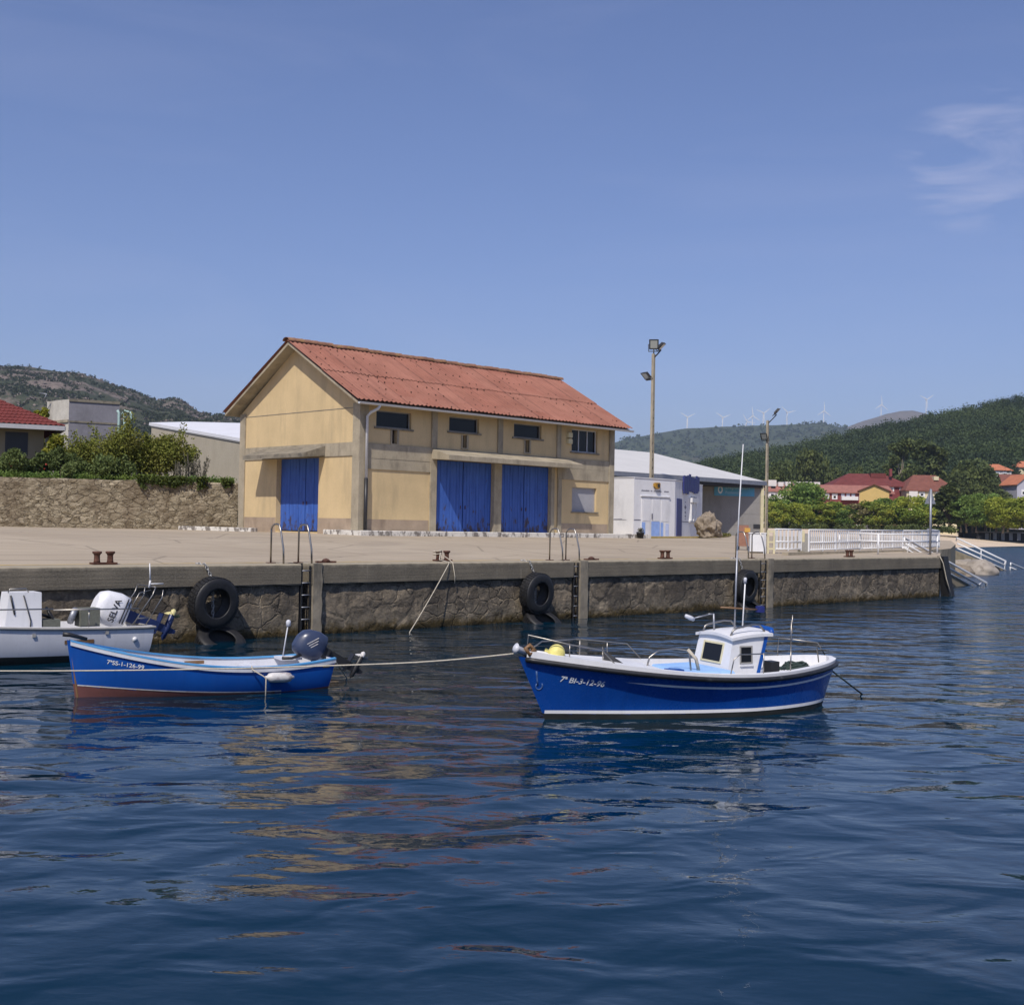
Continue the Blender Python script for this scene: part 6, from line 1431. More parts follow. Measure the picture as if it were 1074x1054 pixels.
MB().tube([(cx1-0.05, 0.22, zc1), (cx1-0.08, 0.22, zc1+0.07), (cx0+0.3, 0.22, zc1+0.075), (cx0+0.25, 0.22, zc1)], 0.013, 6).build('console_rail', M['steel'], cns)
MB().tube([(cx1-0.08, 0.285, zc1-0.05), (cx1-0.12, 0.30, zc1-0.25), (cx1-0.16, 0.29, zc1-0.42)], 0.018, 6).tube([(cx0+0.36, 0.285, zc1-0.05), (cx0+0.22, 0.31, zc1-0.55), (cx0+0.24, 0.31, zc1-0.95)], 0.012, 6).build('cable', M['black'], cns)
wl_ = MB(); cW = Vector((cx0-0.26, 0.0, 0.86)); aw = Vector((-0.8, 0.25, 0.5)).normalized(); uw = aw.cross(Vector((0, 0, 1))).normalized(); vw = aw.cross(uw)
wl_.tube([cW+uw*0.19*math.cos(t)+vw*0.19*math.sin(t) for t in np.linspace(0, 2*math.pi, 21)[:-1]], 0.02, 6, True)
for t in (0, 2.1, 4.2): wl_.tube([cW-aw*0.05, cW+uw*0.18*math.cos(t)+vw*0.18*math.sin(t)], 0.014, 6)
wl_.tube([cW-aw*0.05, Vector((cx0+0.02, 0, 0.92))], 0.03, 8); wl_.build('steering_wheel', M['black'], cns)
MB().box(cx0-0.36, cx0-0.02, -0.16, 0.26, 0.52, 0.80).build('seat', M['box_grey'], b3)
gb = MB().obox((0.95, 0.35, 0.66), (1, 0, 0), (0, 1, 0), (0, 0, 1), -0.02, 0.36, -0.2, 0.16, 0, 0.36).build('storage_box', M['box_grey'], b3)
MB().lathe([(0, 0), (0.14, 0), (0.17, 0.03), (0.17, 0.09), (0.14, 0.12), (0, 0.12)], 18, Matrix.Translation((1.36, 0.36, 0.85)) @ Matrix.Rotation(R(68), 4, 'Y') @ Matrix.Rotation(R(20), 4, 'X')).build('lid', M['galv'], gb)
o3, T3 = outboard(b3, (0.34, -0.05, 0.56), R(68), 1.20, M['cowl_white'], M['outboard_navy'], prop=M['prop_yellow'], boxy=True)
vs, fs = text_shape('SELVA', 0.155); tq = MB()
tq.add([T3 @ Vector((-0.03-a_*0.95, 0.226, 0.22+b_)) for a_, b_ in vs], fs)
tq.build('lettering', M['letter_black'], o3)
for k in range(2):
    mbk = MB().obox((-0.50, 0.205, 0.05+0.05*k), (1, 0, 0), (0, 0, 1), (0, 1, 0), 0, 0.44, 0, 0.018, 0, 0.018); mbk.v = [tuple(T3 @ Vector(v)) for v in mbk.v]; mbk.build('cowl_stripe', M['letter_black'], o3)
ra = MB()
for y_, dx in ((0.55, 0.0), (-0.45, 0.0)):
    ra.tube([(0.30, y_, 0.64), (-0.12, y_, 1.26), (-0.18, y_, 1.42)], 0.012, 8); ra.tube([(0.02, y_, 0.64), (-0.32, y_, 1.20), (-0.34, y_, 1.36)], 0.012, 8)
ra.tube([(0.32, 0.55, 1.0), (0.14, 0.5, 1.30), (-0.12, 0.45, 1.36)], 0.011, 8)
ra.tube([(-0.18, 0.55, 1.42), (-0.18, -0.45, 1.42)], 0.012, 8); ra.tube([(0.20, 0.55, 0.80), (-0.06, 0.55, 0.80)], 0.014, 6)
arch = ra.build('roll_bar', M['steel'], b3)
MB().tube([(-0.10, 0.4, 1.40), (-0.12, 0.4, 1.55)], 0.02, 8).tube([(-0.12, 0.4, 1.55), (-0.10, 0.4, 1.90)], [0.016, 0.010], 8).tube([(-0.10, 0.4, 1.48), (-0.40, 0.4, 1.48)], 0.012, 6).build('antenna', M['boat_white'], arch)
MB().tube([(1.9, 0.70, 1.02), (0.2, 0.66, 1.00)], 0.014, 6).tube([(4.2, 0.55, 1.06), (1.9, 0.70, 1.04)], 0.014, 6).tube([(1.2, 0.66, 0.66), (1.2, 0.66, 1.02)], 0.014, 6).tube([(3.0, 0.64, 0.68), (3.0, 0.64, 1.05)], 0.014, 6).build('side_rail', M['steel'], b3)
pl = MB(); p_ = H.at(0.32, 0.40, 1, 0.01); pl.lathe([(0, 0), (0.05, 0), (0.05, 0.015), (0, 0.02)], 12, Matrix.Translation(p_) @ Matrix.Rotation(R(-90), 4, 'X')); pl.build('drain_plug', M['boat_white'], b3)
wnm = MB(); H.strip(wnm, 1.15, 1.72, lambda x: 0.405, 0.075, 1, 0.008, 6); wnm.build('hull_label', M['wood'], b3)
for x in (0.9, 2.3): MB().obox(H.at(x, 0.56, 1, 0.0), (1, 0, 0), (0, 1, 0), (0, 0, 1), -0.03, 0.03, -0.01, 0.03, -0.03, 0.03).build('cleat', M['frame_grey'], b3)
# long mooring line across the harbour to the fishing boat's stem
q0 = at_d(-60, 703.5, 17.6); q1 = Mb @ Vector((5.58, 0.02, 0.98))
mid = at_d(365, 697.5, 17.2)
pts = []
for t in np.linspace(0, 1, 40):
    if t < 0.7: p = q0.lerp(mid, t/0.7)+Vector((0, 0, -0.03*math.sin(math.pi*t/0.7)))
    else: p = mid.lerp(q1, (t-0.7)/0.3)+Vector((0, 0, -0.03*math.sin(math.pi*(t-0.7)/0.3)))
    pts.append(p)
rope('mooring_rope', pts, 0.011, M['rope'], 'long pale mooring line stretched past the open boat to the fishing boat stem')
# ------------------------------------------------------------------ garden wall, house, shed on the left
gwm = MB(); Lw = 44; nx, nz = 420, 26; P = []
for i in range(nx+1):
    s = Lw*i/nx; row = []
    for j in range(nz+1):
        zq = 2.1+(4.70-2.1)*j/nz
        d = mn.voronoi(Vector((s*2.0+mn.noise(Vector((s*1.8, zq*3, 0)))*0.35, zq*3.4, 1.5)))[0]
        e = min(1, (d[1]-d[0])*2.6); off = 0.10*e+0.04*mn.noise(Vector((s*2, zq*4, 5)))
        if j == nz: off = 0.02+0.04*mn.noise(Vector((s*1.2, 0, 0)))
        p = W0+WD*s-WN*off; row.append((p.x, p.y, zq+(0.05*mn.noise(Vector((s*0.9, 2, 0))) if j > nz-2 else 0)))
    p = W0+WD*s+WN*0.45; row.append((p.x, p.y, 4.68)); P.append(row)
gwm.grid(P, True, True)
e_ = P[0]; gwm.quad(*[e_[0], e_[nz], e_[nz+1], (e_[nz+1][0], e_[nz+1][1], 2.1)])
o = gwm.build('garden_wall', M['garden_stone'], None, origin=(W0.x, W0.y, 2.3)); tag(o, 'long old rubble stone wall beside the warehouse', 'stone wall')
def wallp(px, back, z):     # point behind the garden wall seen at photo column px
    d = _ray(px, 500); o_ = W0+WN*back; t = (o_-CV).dot(WN)/d.dot(WN); q = CV+d*t; return Vector((q.x, q.y, z))
def wall_h(px, py, back):
    d = _ray(px, py); o_ = W0+WN*back; t = (o_-CV).dot(WN)/d.dot(WN); return (CV+d*t).z
def frame_at(D): return None
# red roofed house at the left edge (front parallel to the garden wall)
hb = 6.0; hc_ = wallp(45, hb, 4.5); HN = Matrix.Rotation(R(10), 3, 'Z') @ WN; xu = Vector((HN.y, -HN.x, 0)); hr = thing('bungalow', 'low beige house with dark red tiled hip roof behind the garden wall', 'house', hc_)
zE = wall_h(62, 447, hb)-4.5; zTop = zE+2.55
Q = lambda a, b, c: hc_*0+Vector((0, 0, 0))+xu*a+HN*b+Vector((0, 0, c))
hm = MB(); 
def wall_q(mb, a0, a1, b0, b1, z0, z1):
    for p, q in (((a0, b0), (a1, b0)), ((a1, b0), (a1, b1)), ((a1, b1), (a0, b1)), ((a0, b1), (a0, b0))): mb.quad(Q(*p, z0), Q(*q, z0), Q(*q, z1), Q(*p, z1))
wall_q(hm, -12, 0, 0, 10, -0.5, zE); hm.build('wall', M['house_beige'], hr)
rm = MB(); oh = 0.95; C4 = [Q(-13, -oh, zE-0.05), Q(oh, -oh, zE-0.05), Q(oh, 10+oh, zE-0.05), Q(-13, 10+oh, zE-0.05)]
R0, R1 = Q(-13, 5, zTop+0.05), Q(-4.6, 5, zTop+0.05)
def tiled(a, b, c, d, n, m_=14):    # tile courses on a slope a-b (eave) to d-c (ridge)
    a, b, c, d = map(Vector, (a, b, c, d)); nv = (b-a).cross(d-a).normalized(); G = []
    for j in range(m_*2+1):
        t = min(1, (j//2+(j % 2)*0.98)/m_); h = 0.05*(1-(j % 2)); e0, e1 = a.lerp(d, t), b.lerp(c, t)
        G.append([tuple(e0.lerp(e1, i/(n*4))+nv*(h+0.035*math.sin(i*math.pi/2))) for i in range(n*4+1)])
    rm.grid(G, False)
tiled(C4[0], C4[1], R1, R0, 55); tiled(C4[1], C4[2], R1, R1, 45); tiled(C4[2], C4[3], R0, R1, 30)
rm.build('roof', M['tile_red'], hr)
fm = MB(); fm.obox((0, 0, 0), xu, HN, (0, 0, 1), -13, oh, -oh-0.04, -oh+0.05, zE-0.28, zE-0.05).obox((0, 0, 0), xu, HN, (0, 0, 1), oh-0.05, oh+0.04, -oh+0.05, 10+oh, zE-0.28, zE-0.05)
fm.obox((0, 0, 0), xu, HN, (0, 0, 1), -13, oh-0.05, -oh+0.05, 0, zE-0.26, zE-0.2); fm.build('eaves_board', M['shutter'], hr)
a0 = (wallp(4, hb, 0)-hc_).dot(xu); a1 = (wallp(28, hb, 0)-hc_).dot(xu); zz0, zz1 = wall_h(15, 478, hb)-4.5, wall_h(15, 453.5, hb)-4.5
wf = MB().obox((0, 0, 0), xu, HN, (0, 0, 1), a0, a1, -0.03, 0.02, zz0, zz1).build('window', M['letter_black'], hr)
MB().obox((0, 0, 0), xu, HN, (0, 0, 1), a0+0.08, a1-0.08, -0.036, -0.031, zz0+0.08, zz1-0.08).build('pane', M['black'], wf)
# old grey building behind it
ob_ = at_d(70, 520, 92); dR = Vector((0.97, 0.25, 0)).normalized()
dRw = (cr*0.86+cf*0.51).normalized(); dLw = (-cr*0.75+cf*0.66).normalized()
zt = at_d(70, 418.5, 92).z; r = thing('ruined_building', 'old flat topped building with whitish and grey walls', 'building', (ob_.x, ob_.y, 4.5))
wR, wL = 3.75, 3.4
def vquad(mb, o, u, a0, a1, z0, z1): mb.quad(o+u*a0+Vector((0, 0, z0)), o+u*a1+Vector((0, 0, z0)), o+u*a1+Vector((0, 0, z1)), o+u*a0+Vector((0, 0, z1)))
O0 = Vector((0, 0, 0)); Hh = zt-4.5
m1 = MB(); vquad(m1, O0, dLw, 0, wL, -1, Hh); m1.build('white_wall', M['old_white'], r)  # this face takes the paler of the two wall colours
m1 = MB(); vquad(m1, O0, dRw, 0, wR, -1, Hh); vquad(m1, dRw*wR, dLw, 0, wL, -1, Hh); vquad(m1, dLw*wL, dRw, 0, wR, -1, Hh); m1.quad(*[q+Vector((0, 0, Hh-0.05)) for q in (O0, dRw*wR, dRw*wR+dLw*wL, dLw*wL)]); m1.build('grey_wall', M['old_grey'], r)
m1 = MB(); nR = Vector((dRw.y, -dRw.x, 0)); m1.obox((0, 0, 0), dRw, nR, (0, 0, 1), 0, wR, 0.0, 0.08, Hh-0.16, Hh+0.04); m1.obox((0, 0, 0), dRw, nR, (0, 0, 1), 0.05, wR, 0.0, 0.05, Hh-1.75, Hh-1.62); m1.build('cornice', M['concrete_dark'], r)
m1 = MB(); nL = Vector((-dLw.y, dLw.x, 0)); m1.obox((0, 0, 0), dLw, nL, (0, 0, 1), 0, wL, -0.02, 0.1, Hh-1.75, Hh-1.55); m1.build('ledge', M['concrete'], r)
m1 = MB().tube([Vector((0, 0, Hh))-cr*1.0+dLw*2, Vector((0, 0, Hh+0.5))-cr*0.75+dLw*2, Vector((0, 0, Hh+0.55))-cr*1.3+dLw*2], 0.05, 6); m1.build('roof_pipe', M['galv'], r)
# pale green bent pipes
pg = at_d(130, 500, 84); r = thing('bent_pipes', 'pale green bent metal pipes standing beside the ruined building', 'pipes', (pg.x, pg.y, 4.5))
h_ = at_d(130, 432, 84).z-4.5
for dx, hh in ((-0.45, 0.1), (-0.05, -0.1)):
    MB().tube([cr*dx, cr*dx+Vector((0, 0, h_-0.7+hh)), cr*(dx-0.02)+Vector((0, 0, h_-0.15+hh)), cr*(dx-0.12)+Vector((0, 0, h_+hh))], 0.09, 8).build('pipe', M['pale_green'], r)
MB().tube([cr*-0.25+Vector((0, 0, h_-0.2)), cr*-0.05+Vector((0, 0, h_+0.08)), cr*0.35+Vector((0, 0, h_-0.02)), cr*0.42+Vector((0, 0, h_-0.9))], 0.08, 8).build('cross_pipe', M['pale_green'], r)
# white roofed shed between shrubs and warehouse
sa, sb = at_d(159, 443.5, 84), at_d(250, 459.5, 74); zb_ = 4.4
r = thing('shed', 'windowless grey shed with bright white sloping roof behind the shrubs', 'shed', (sa.x, sa.y, zb_))
du = Vector((sb.x-sa.x, sb.y-sa.y, 0)); Ls = du.length; du.normalize(); dn_ = Vector((-du.y, du.x, 0))
if dn_.dot(cf) < 0: dn_ = -dn_
ua = Vector((0, 0, 1)); sl_ = (sb.z-sa.z)/Ls
S0 = lambda a, b, c: du*a+dn_*b+ua*c
za = sa.z-zb_; zb2 = za+sl_*(Ls+8)
m1 = MB(); m1.quad(S0(0, 0, -1), S0(Ls+8, 0, -1), S0(Ls+8, 0, zb2), S0(0, 0, za)); m1.quad(S0(0, 0, -1), S0(0, 14, -1), S0(0, 14, za), S0(0, 0, za)); m1.build('wall', M['shed_wall'], r)
m1 = MB(); rise = 1.2
e_ = [S0(-0.25, -0.08, za+0.03), S0(Ls+8, -0.08, zb2+0.03), S0(Ls+8, 16, zb2+0.03+2.1), S0(-0.25, 3.0, za+0.30)]
m1.quad(*e_); m1.quad(*[q-ua*0.2 for q in e_]); m1.quad(e_[0], e_[1], e_[1]-ua*0.2, e_[0]-ua*0.2); m1.quad(e_[3], e_[0], e_[0]-ua*0.2, e_[3]-ua*0.2); m1.build('roof', M['roof_white2'], r)
MB().obox((0, 0, 0), S0(1, 0, sl_).normalized(), dn_, ua, 0, Ls+8, -0.06, -0.01, za-0.26, za-0.18).build('fascia', M['frame_grey'], r)

# shrubs and plants on the terrace
def shrub(name, label, px, back, ytop, wpx, leaf, n, lsize, seed, z0=4.6, stems=5, sq=1.0, group=None, cat='shrub', lobes=9):
    r = np.random.default_rng(seed); p = wallp(px, back, z0); D = (p-CV).dot(cf); Wd = wpx/FPX*D; zt = wall_h(px, ytop, back); Hh = max(0.4, zt-z0)
    root = thing(name, label, cat, p, 0, group); t = MB(); cl = []
    for k in range(lobes):
        a = (k/lobes*2-1)*0.85+r.normal()*0.12; hh = r.uniform(0.40, 0.80)*(1-0.35*a*a)*Hh
        q = Vector((cr*(a*Wd*0.42)+cf*r.normal()*0.18*Wd)); cl.append((q.x, q.y, hh, Wd*r.uniform(0.10, 0.19)))
    for k in range(stems):
        c = cl[(k*3) % lobes]; t.tube([(c[0]*0.15, c[1]*0.15, -0.2), (c[0]*0.6, c[1]*0.6, c[2]*0.5), (c[0], c[1], c[2])], [0.06, 0.04, 0.015], 5)
    t.build('stems', M['bark'], root)
    pts = np.concatenate([blob_points(r, (x, y, z_), (q, q, min(q*sq, Hh*0.5)), n//lobes, 0.35) for x, y, z_, q in cl])
    sp = []                                  # loose sprays that break the outline
    for k in range(lobes*2):
        c = cl[k % lobes]; d = np.array([r.normal(), r.normal(), abs(r.normal())+0.5]); d /= np.linalg.norm(d); L = c[3]*r.uniform(1.0, 1.6)
        s = r.random((n//(lobes*9), 1)); sp.append(np.array(c[:3])+d*L*s+r.normal(size=(len(s), 3))*c[3]*0.10)
    pts = np.concatenate([pts]+sp); pts[:, 2] = np.abs(pts[:, 2])
    leaves('foliage', leaf_arrays(r, pts, lsize), M[leaf], root); return root
GS = 'shrubs on the terrace behind the stone wall'
shrub('garden_tree', 'large spreading olive green bush with airy branches, the widest behind the stone wall', 140, 3.0, 452, 132, 'leaf_olive', 24000, 0.072, 41, 4.6, 9, 0.9, GS, 'shrub', 16)
shrub('garden_tree', 'open yellow green bush between the ruined building and the grey shed', 178, 4.2, 452, 62, 'leaf_olive', 8000, 0.072, 42, 4.6, 7, 0.9, GS, 'shrub', 9)
shrub('oleander', 'dark oleander with a few red flowers under the bungalow window', 18, 1.6, 477, 66, 'leaf_oleander', 5200, 0.09, 43, 4.6, 6, 1.0, GS, 'shrub', 10)
shrub('oleander', 'dark green shrub right of the bungalow wall', 62, 2.0, 471, 62, 'leaf_oleander', 6000, 0.09, 44, 4.6, 6, 1.0, GS, 'shrub', 10)
shrub('laurel', 'yellowish leafy small tree growing against the corner of the bungalow', 68, 5.0, 438, 46, 'leaf_bright', 3600, 0.11, 45, 4.6, 5, 1.0, GS, 'shrub', 8)
shrub('laurel', 'bright green tree top showing above the red bungalow roof', 41, 20, 400, 30, 'leaf_bright', 2400, 0.15, 46, 4.6, 3, 1.6, GS, 'tree', 7)
shrub('low_shrub', 'low dark shrub in front of the spreading olive green bush', 108, 1.2, 483, 70, 'leaf_oleander', 5000, 0.085, 47, 4.6, 5, 0.9, GS, 'shrub', 11)
r = np.random.default_rng(5)
for k, (px, yt, l) in enumerate(((189, 478, 'leftmost upright grey stalk plant in front of the grey shed'), (199, 474, 'second upright grey stalk plant in front of the grey shed'), (209, 478, 'rightmost upright grey stalk plant in front of the grey shed'))):
    p = wallp(px, 1.6, 4.65); rt_ = thing('stalk_plant', l, 'plant', p, 0, 'grey stalk plants by the shed'); Hh = wall_h(px, yt, 1.6)-4.65; t = MB(); pts = []
    for q in range(14):
        a = r.normal(size=2)*0.20; b_ = a*1.9+r.normal(size=2)*0.1; hq = Hh*r.uniform(0.6, 1.05); t.tube([(a[0], a[1], 0), (a[0]*1.3, a[1]*1.3, hq*0.5), (b_[0], b_[1], hq)], [0.016, 0.013, 0.005], 4)
        s = r.random((60, 1)); pts.append(np.array([[a[0], a[1], 0]])*(1-s)+np.array([[b_[0], b_[1], hq]])*s+r.normal(size=(60, 3))*0.03)
    t.build('stems', M['bark_pale'], rt_); leaves('foliage', leaf_arrays(r, np.concatenate(pts), 0.05, 0.4, 0.8), M['leaf_grey'], rt_)
iv = []
for k in range(260):
    px = r.uniform(146, 247)
    if mn.noise(Vector((px/9.0, 0, 2))) < (0.02 if px > 196 else -0.15): continue
    s = (wallp(px, 0, 0)-W0).dot(WD); q = W0+WD*s-WN*(0.12+0.1*r.random()); dep = abs(r.normal())*0.20*(1.0 if px < 232 else 0.7)-0.08
    iv.append(blob_points(r, (q.x, q.y, 4.78-dep), (0.2, 0.2, 0.13), 22, 0.2))
o = leaves('ivy', leaf_arrays(r, np.concatenate(iv), 0.075), M['leaf_ivy']); tag(o, 'ivy spilling over the right end of the stone wall', None, None, 'stuff')
wd2 = []
for k in range(360):
    px = r.uniform(-60, 245); q = wallp(px, 0.35+0.5*r.random(), 4.72); wd2.append(blob_points(r, (q.x, q.y, 4.74+0.12*r.random()), (0.2, 0.2, 0.2+0.1*r.random()), 22, 0.1))
o = leaves('weeds', leaf_arrays(r, np.concatenate(wd2), 0.06), M['leaf_plane_green']); tag(o, 'weeds growing along the top of the stone wall', None, None, 'stuff')
fl_ = []
for k in range(7):
    px = r.choice([14, 28, 7, 22, 46, 33])+r.normal()*2; q = wallp(px, 0.7, 0); zq = wall_h(px, r.uniform(484, 496), 0.7); fl_.append(blob_points(r, (q.x, q.y, zq), (0.04, 0.04, 0.04), 8, 0.2))
o = leaves('flowers', leaf_arrays(r, np.concatenate(fl_), 0.045), M['flower']); tag(o, 'scattered red flowers on the oleander', None, None, 'stuff')

# ------------------------------------------------------------------ houses across the bay
def zat(px, py, D): return at_d(px, py, D).z
def house(name, label, pl, pr, yeave, yridge, D, depth, wallm, roofm, kind='hip', zb=2.5, yaw=0.0, rows=(), wpx=None, oh=0.6, wm='white_metal', lean=0.5):
    a, b = at_d(pl, yeave, D), at_d(pr, yeave, D); c = (a+b)/2; Wd = (b-a).length; zE_, zR_ = c.z, zat((pl+pr)/2, yridge, D+(depth*0.5 if kind != 'gable_front' else 0))
    root = thing(name, label, 'house', (c.x, c.y, zb), math.atan2(cr.y, cr.x)+yaw, 'houses across the bay'); e, t = zE_-zb, zR_-zb
    m = MB(); w = Wd/2; m.box(-w, w, 0, depth, -1, e)
    if kind == 'gable_front':
        for y_ in (0, depth): m.quad((-w, y_, e), (w, y_, e), (0, y_, t))
    m.build('wall', M[wallm], root); rf = MB(); th = 0.25
    if kind == 'hip':
        i_ = min(w*0.55, depth*0.55); P = [(-w-oh, -oh, e), (w+oh, -oh, e), (w+oh, depth+oh, e), (-w-oh, depth+oh, e), (-w+i_, depth/2, t), (w-i_, depth/2, t)]
        rf.quad(P[0], P[1], P[5], P[4]).quad(P[1], P[2], P[5]).quad(P[2], P[3], P[4], P[5]).quad(P[3], P[0], P[4]).quad(*[P[k] for k in (3, 2, 1, 0)])
        rf.box(-w-oh, w+oh, -oh-0.05, -oh+0.02, e-0.3, e-0.005)
    elif kind == 'gable_side':
        P = [(-w-oh, -oh, e), (w+oh, -oh, e), (w+oh, depth/2, t), (-w-oh, depth/2, t), (w+oh, depth+oh, e), (-w-oh, depth+oh, e)]
        rf.quad(*P[:4]).quad(P[3], P[2], P[4], P[5]); rf.box(-w-oh, w+oh, -oh-0.05, -oh+0.02, e-0.3, e-0.005)
    elif kind == 'gable_front':
        for s in (-1, 1): rf.add([(s*(w+oh), -oh, e-(t-e)*oh/w+0.05), (0, -oh, t+0.05), (0, depth+oh, t+0.05), (s*(w+oh), depth+oh, e-(t-e)*oh/w+0.05), (s*(w+oh), -oh, e-(t-e)*oh/w+0.3), (0, -oh, t+0.3), (0, depth+oh, t+0.3), (s*(w+oh), depth+oh, e-(t-e)*oh/w+0.3)], [(0,1,2,3),(7,6,5,4),(0,4,5,1),(3,2,6,7),(0,3,7,4)])
    rfo = rf.build('roof', M[roofm], root)
    for (xs, y0, y1, wf) in rows:
        z0, z1 = zat((pl+pr)/2, y1, D)-zb, zat((pl+pr)/2, y0, D)-zb
        for x in xs:
            xc = (x-(pl+pr)/2)/FPX*D; hw = wf/FPX*D/2
            f = MB().box(xc-hw-0.18, xc+hw+0.18, -0.10, 0.02, z0-0.18, z1+0.18).build('window', M[wm], root)
            MB().box(xc-hw*0.55, xc+hw*0.55, -0.112, -0.102, z0+(z1-z0)*0.1, z0+(z1-z0)*0.62).build('pane', M['glass'], f)
    return root, c, e, t, w
hA, *_ = house('apartment_house', 'long dark red apartment house with maroon hip roof and white windows', 874, 956, 509.5, 497, 392, 16, 'house_red', 'tile_maroon', 'hip', 2.5, 0, ((range(880, 956, 11), 511, 514.5, 4.2),))
def local_box(root, pl, pr, yt, yb, D0, pc, d0, d1, m, name, zb=2.5):
    f = FPX/D0; return MB().box((pl-pc)/f, (pr-pc)/f, d0, d1, zat(pc, yb, D0)-zb, zat(pc, yt, D0)-zb).build(name, M[m], root)
local_box(hA, 918, 934, 495.5, 500, 392, 915, 5.0, 11, 'tile_maroon', 'roof_lantern'); local_box(hA, 936, 938.5, 491, 499, 392, 915, 3, 4, 'house_red', 'chimney')
hB_, *_ = house('apartment_house', 'lower red apartment house with white balconies in front of the maroon roof', 861, 936, 516.5, 509, 380, 13, 'house_red', 'tile_faded', 'gable_side', 2.5, 0, (((867, 875.5, 904, 912), 518.5, 523.5, 4.5),))
bal = local_box(hB_, 882, 899, 521, 524.8, 380, 898.5, -1.4, 0, 'white_metal', 'balcony')
for x in (884, 889.5, 895): local_box(hB_, x-1.8, x+1.8, 517.5, 521, 380, 898.5, -0.12, 0.02, 'house_grey', 'window')
house('yellow_house', 'yellow house with its plain gable facing the bay, before the red apartment house', 902, 932, 515, 508.5, 358, 14, 'house_yellow', 'tile_brown', 'gable_front', 2.5, R(-16), ())
hC, *_ = house('cream_house', 'cream and white house with brown hip roof right of the red apartments', 951, 1004, 514.5, 498.5, 386, 15, 'house_cream', 'tile_brown', 'hip', 2.5, 0, (((958, 967, 984, 996), 516.5, 520.5, 5.0), ((960, 970, 986, 998), 524.5, 529, 5.0)))
local_box(hC, 984, 989, 499, 503, 386, 977.5, 4, 8, 'house_cream', 'dormer'); local_box(hC, 953, 962, 515.2, 529, 386, 977.5, -0.6, 0.1, 'house_white', 'end_bay')
hD, *_ = house('terrace_house', 'pale terraced house with faded roof and a row of white dormers, left of the trees', 804, 862, 515, 506.5, 398, 13, 'house_white', 'tile_faded', 'gable_side', 2.5, 0, (((810, 822, 834, 846), 517, 521, 5),))
for x0_, x1_, yt in ((807, 816, 503.5), (818, 823.5, 505.5), (825.5, 831, 505), (836, 845, 504.8), (846.5, 853.5, 504.8), (855.5, 862, 504.8)): local_box(hD, x0_, x1_, yt, 510, 398, 833, 2.5, 8, 'house_white', 'dormer')
for x in (812, 826, 840): local_box(hD, x-2.2, x+2.2, 510.5, 512.5, 398, 833, 1.2, 3, 'glass', 'roof_window')
house('hillside_house', 'white house with bright orange hip roof up among the trees at right', 1041.5, 1062, 493, 487, 540, 12, 'house_white', 'tile_orange', 'hip', 14, R(12), (((1046, 1054), 495, 499, 3.5),))
house('hillside_house', 'beige house with brown roof below the orange roofed one', 1053, 1074, 509, 497.5, 500, 12, 'house_cream', 'tile_brown', 'gable_side', 8, R(-8), (((1057, 1066), 511.5, 515, 3.5),))
house('hillside_house', 'pale blue grey house with gable at the right edge', 1066, 1092, 508, 498, 455, 12, 'house_grey', 'tile_orange', 'gable_front', 6, R(8), (((1073, 1082), 514, 519, 3.5), ((1073, 1082), 524, 529, 3.5)))
house('hillside_house', 'cream house with orange roof highest at the right edge', 1069, 1095, 490, 484, 560, 12, 'house_cream', 'tile_orange', 'hip', 18, 0, ())

# ------------------------------------------------------------------ trees along the beach and behind the houses
TP = make_tree('plane_tree', 'x', 'tree', 'plane trees along the beach', 11, 10, 1.6, 'leaf_plane', 0.36, 64, 100, 'bark_pale', 61, 'round')
TG = make_tree('plane_tree', 'x', 'tree', 'plane trees along the beach', 11, 10, 1.6, 'leaf_plane_green', 0.36, 64, 100, 'bark_pale', 62, 'round')
TY = make_tree('plane_tree', 'x', 'tree', 'plane trees along the beach', 11, 11, 1.6, 'leaf_gold', 0.36, 64, 100, 'bark_pale', 63, 'round')
TD = make_tree('dark_tree', 'x', 'tree', 'dark trees behind the beach houses', 20, 14, 2.5, 'leaf_dark', 0.60, 60, 80, 'bark', 64, 'cone', 0.8)
TE = make_tree('eucalyptus', 'x', 'tree', 'dark trees behind the beach houses', 30, 15, 7, 'leaf_dark', 0.75, 60, 80, 'bark_pale', 65, 'tall', 0.7)
TO = make_tree('round_tree', 'x', 'tree', 'dark trees behind the beach houses', 20, 18, 3, 'leaf_dark', 0.65, 60, 80, 'bark', 66, 'round', 0.8)
TU = make_tree('dull_tree', 'x', 'tree', 'plane trees along the beach', 9, 8, 2.5, 'leaf_dull', 0.36, 34, 70, 'bark', 67, 'round')
used = set(); rt = random.Random(9)
SZ = {id(TP): (11, 10), id(TG): (11, 10), id(TY): (11, 11), id(TD): (20, 14), id(TE): (30, 15), id(TO): (20, 18), id(TU): (9, 8)}
def tree_at(proto, px, ytop, wpx, D, label, zb=3.5):
    t = proto if id(proto) not in used else copy_tree(proto); used.add(id(proto))
    D = D+28; p = at_d(px, 540, D); p.z = zb; H0, W0_ = SZ[id(proto)]; Hh = zat(px, ytop, D)-zb; Wd = wpx/FPX*D*1.22
    return place(t, p, rt.uniform(0, 6.28), (Wd/W0_, Wd/W0_, Hh/H0), label)
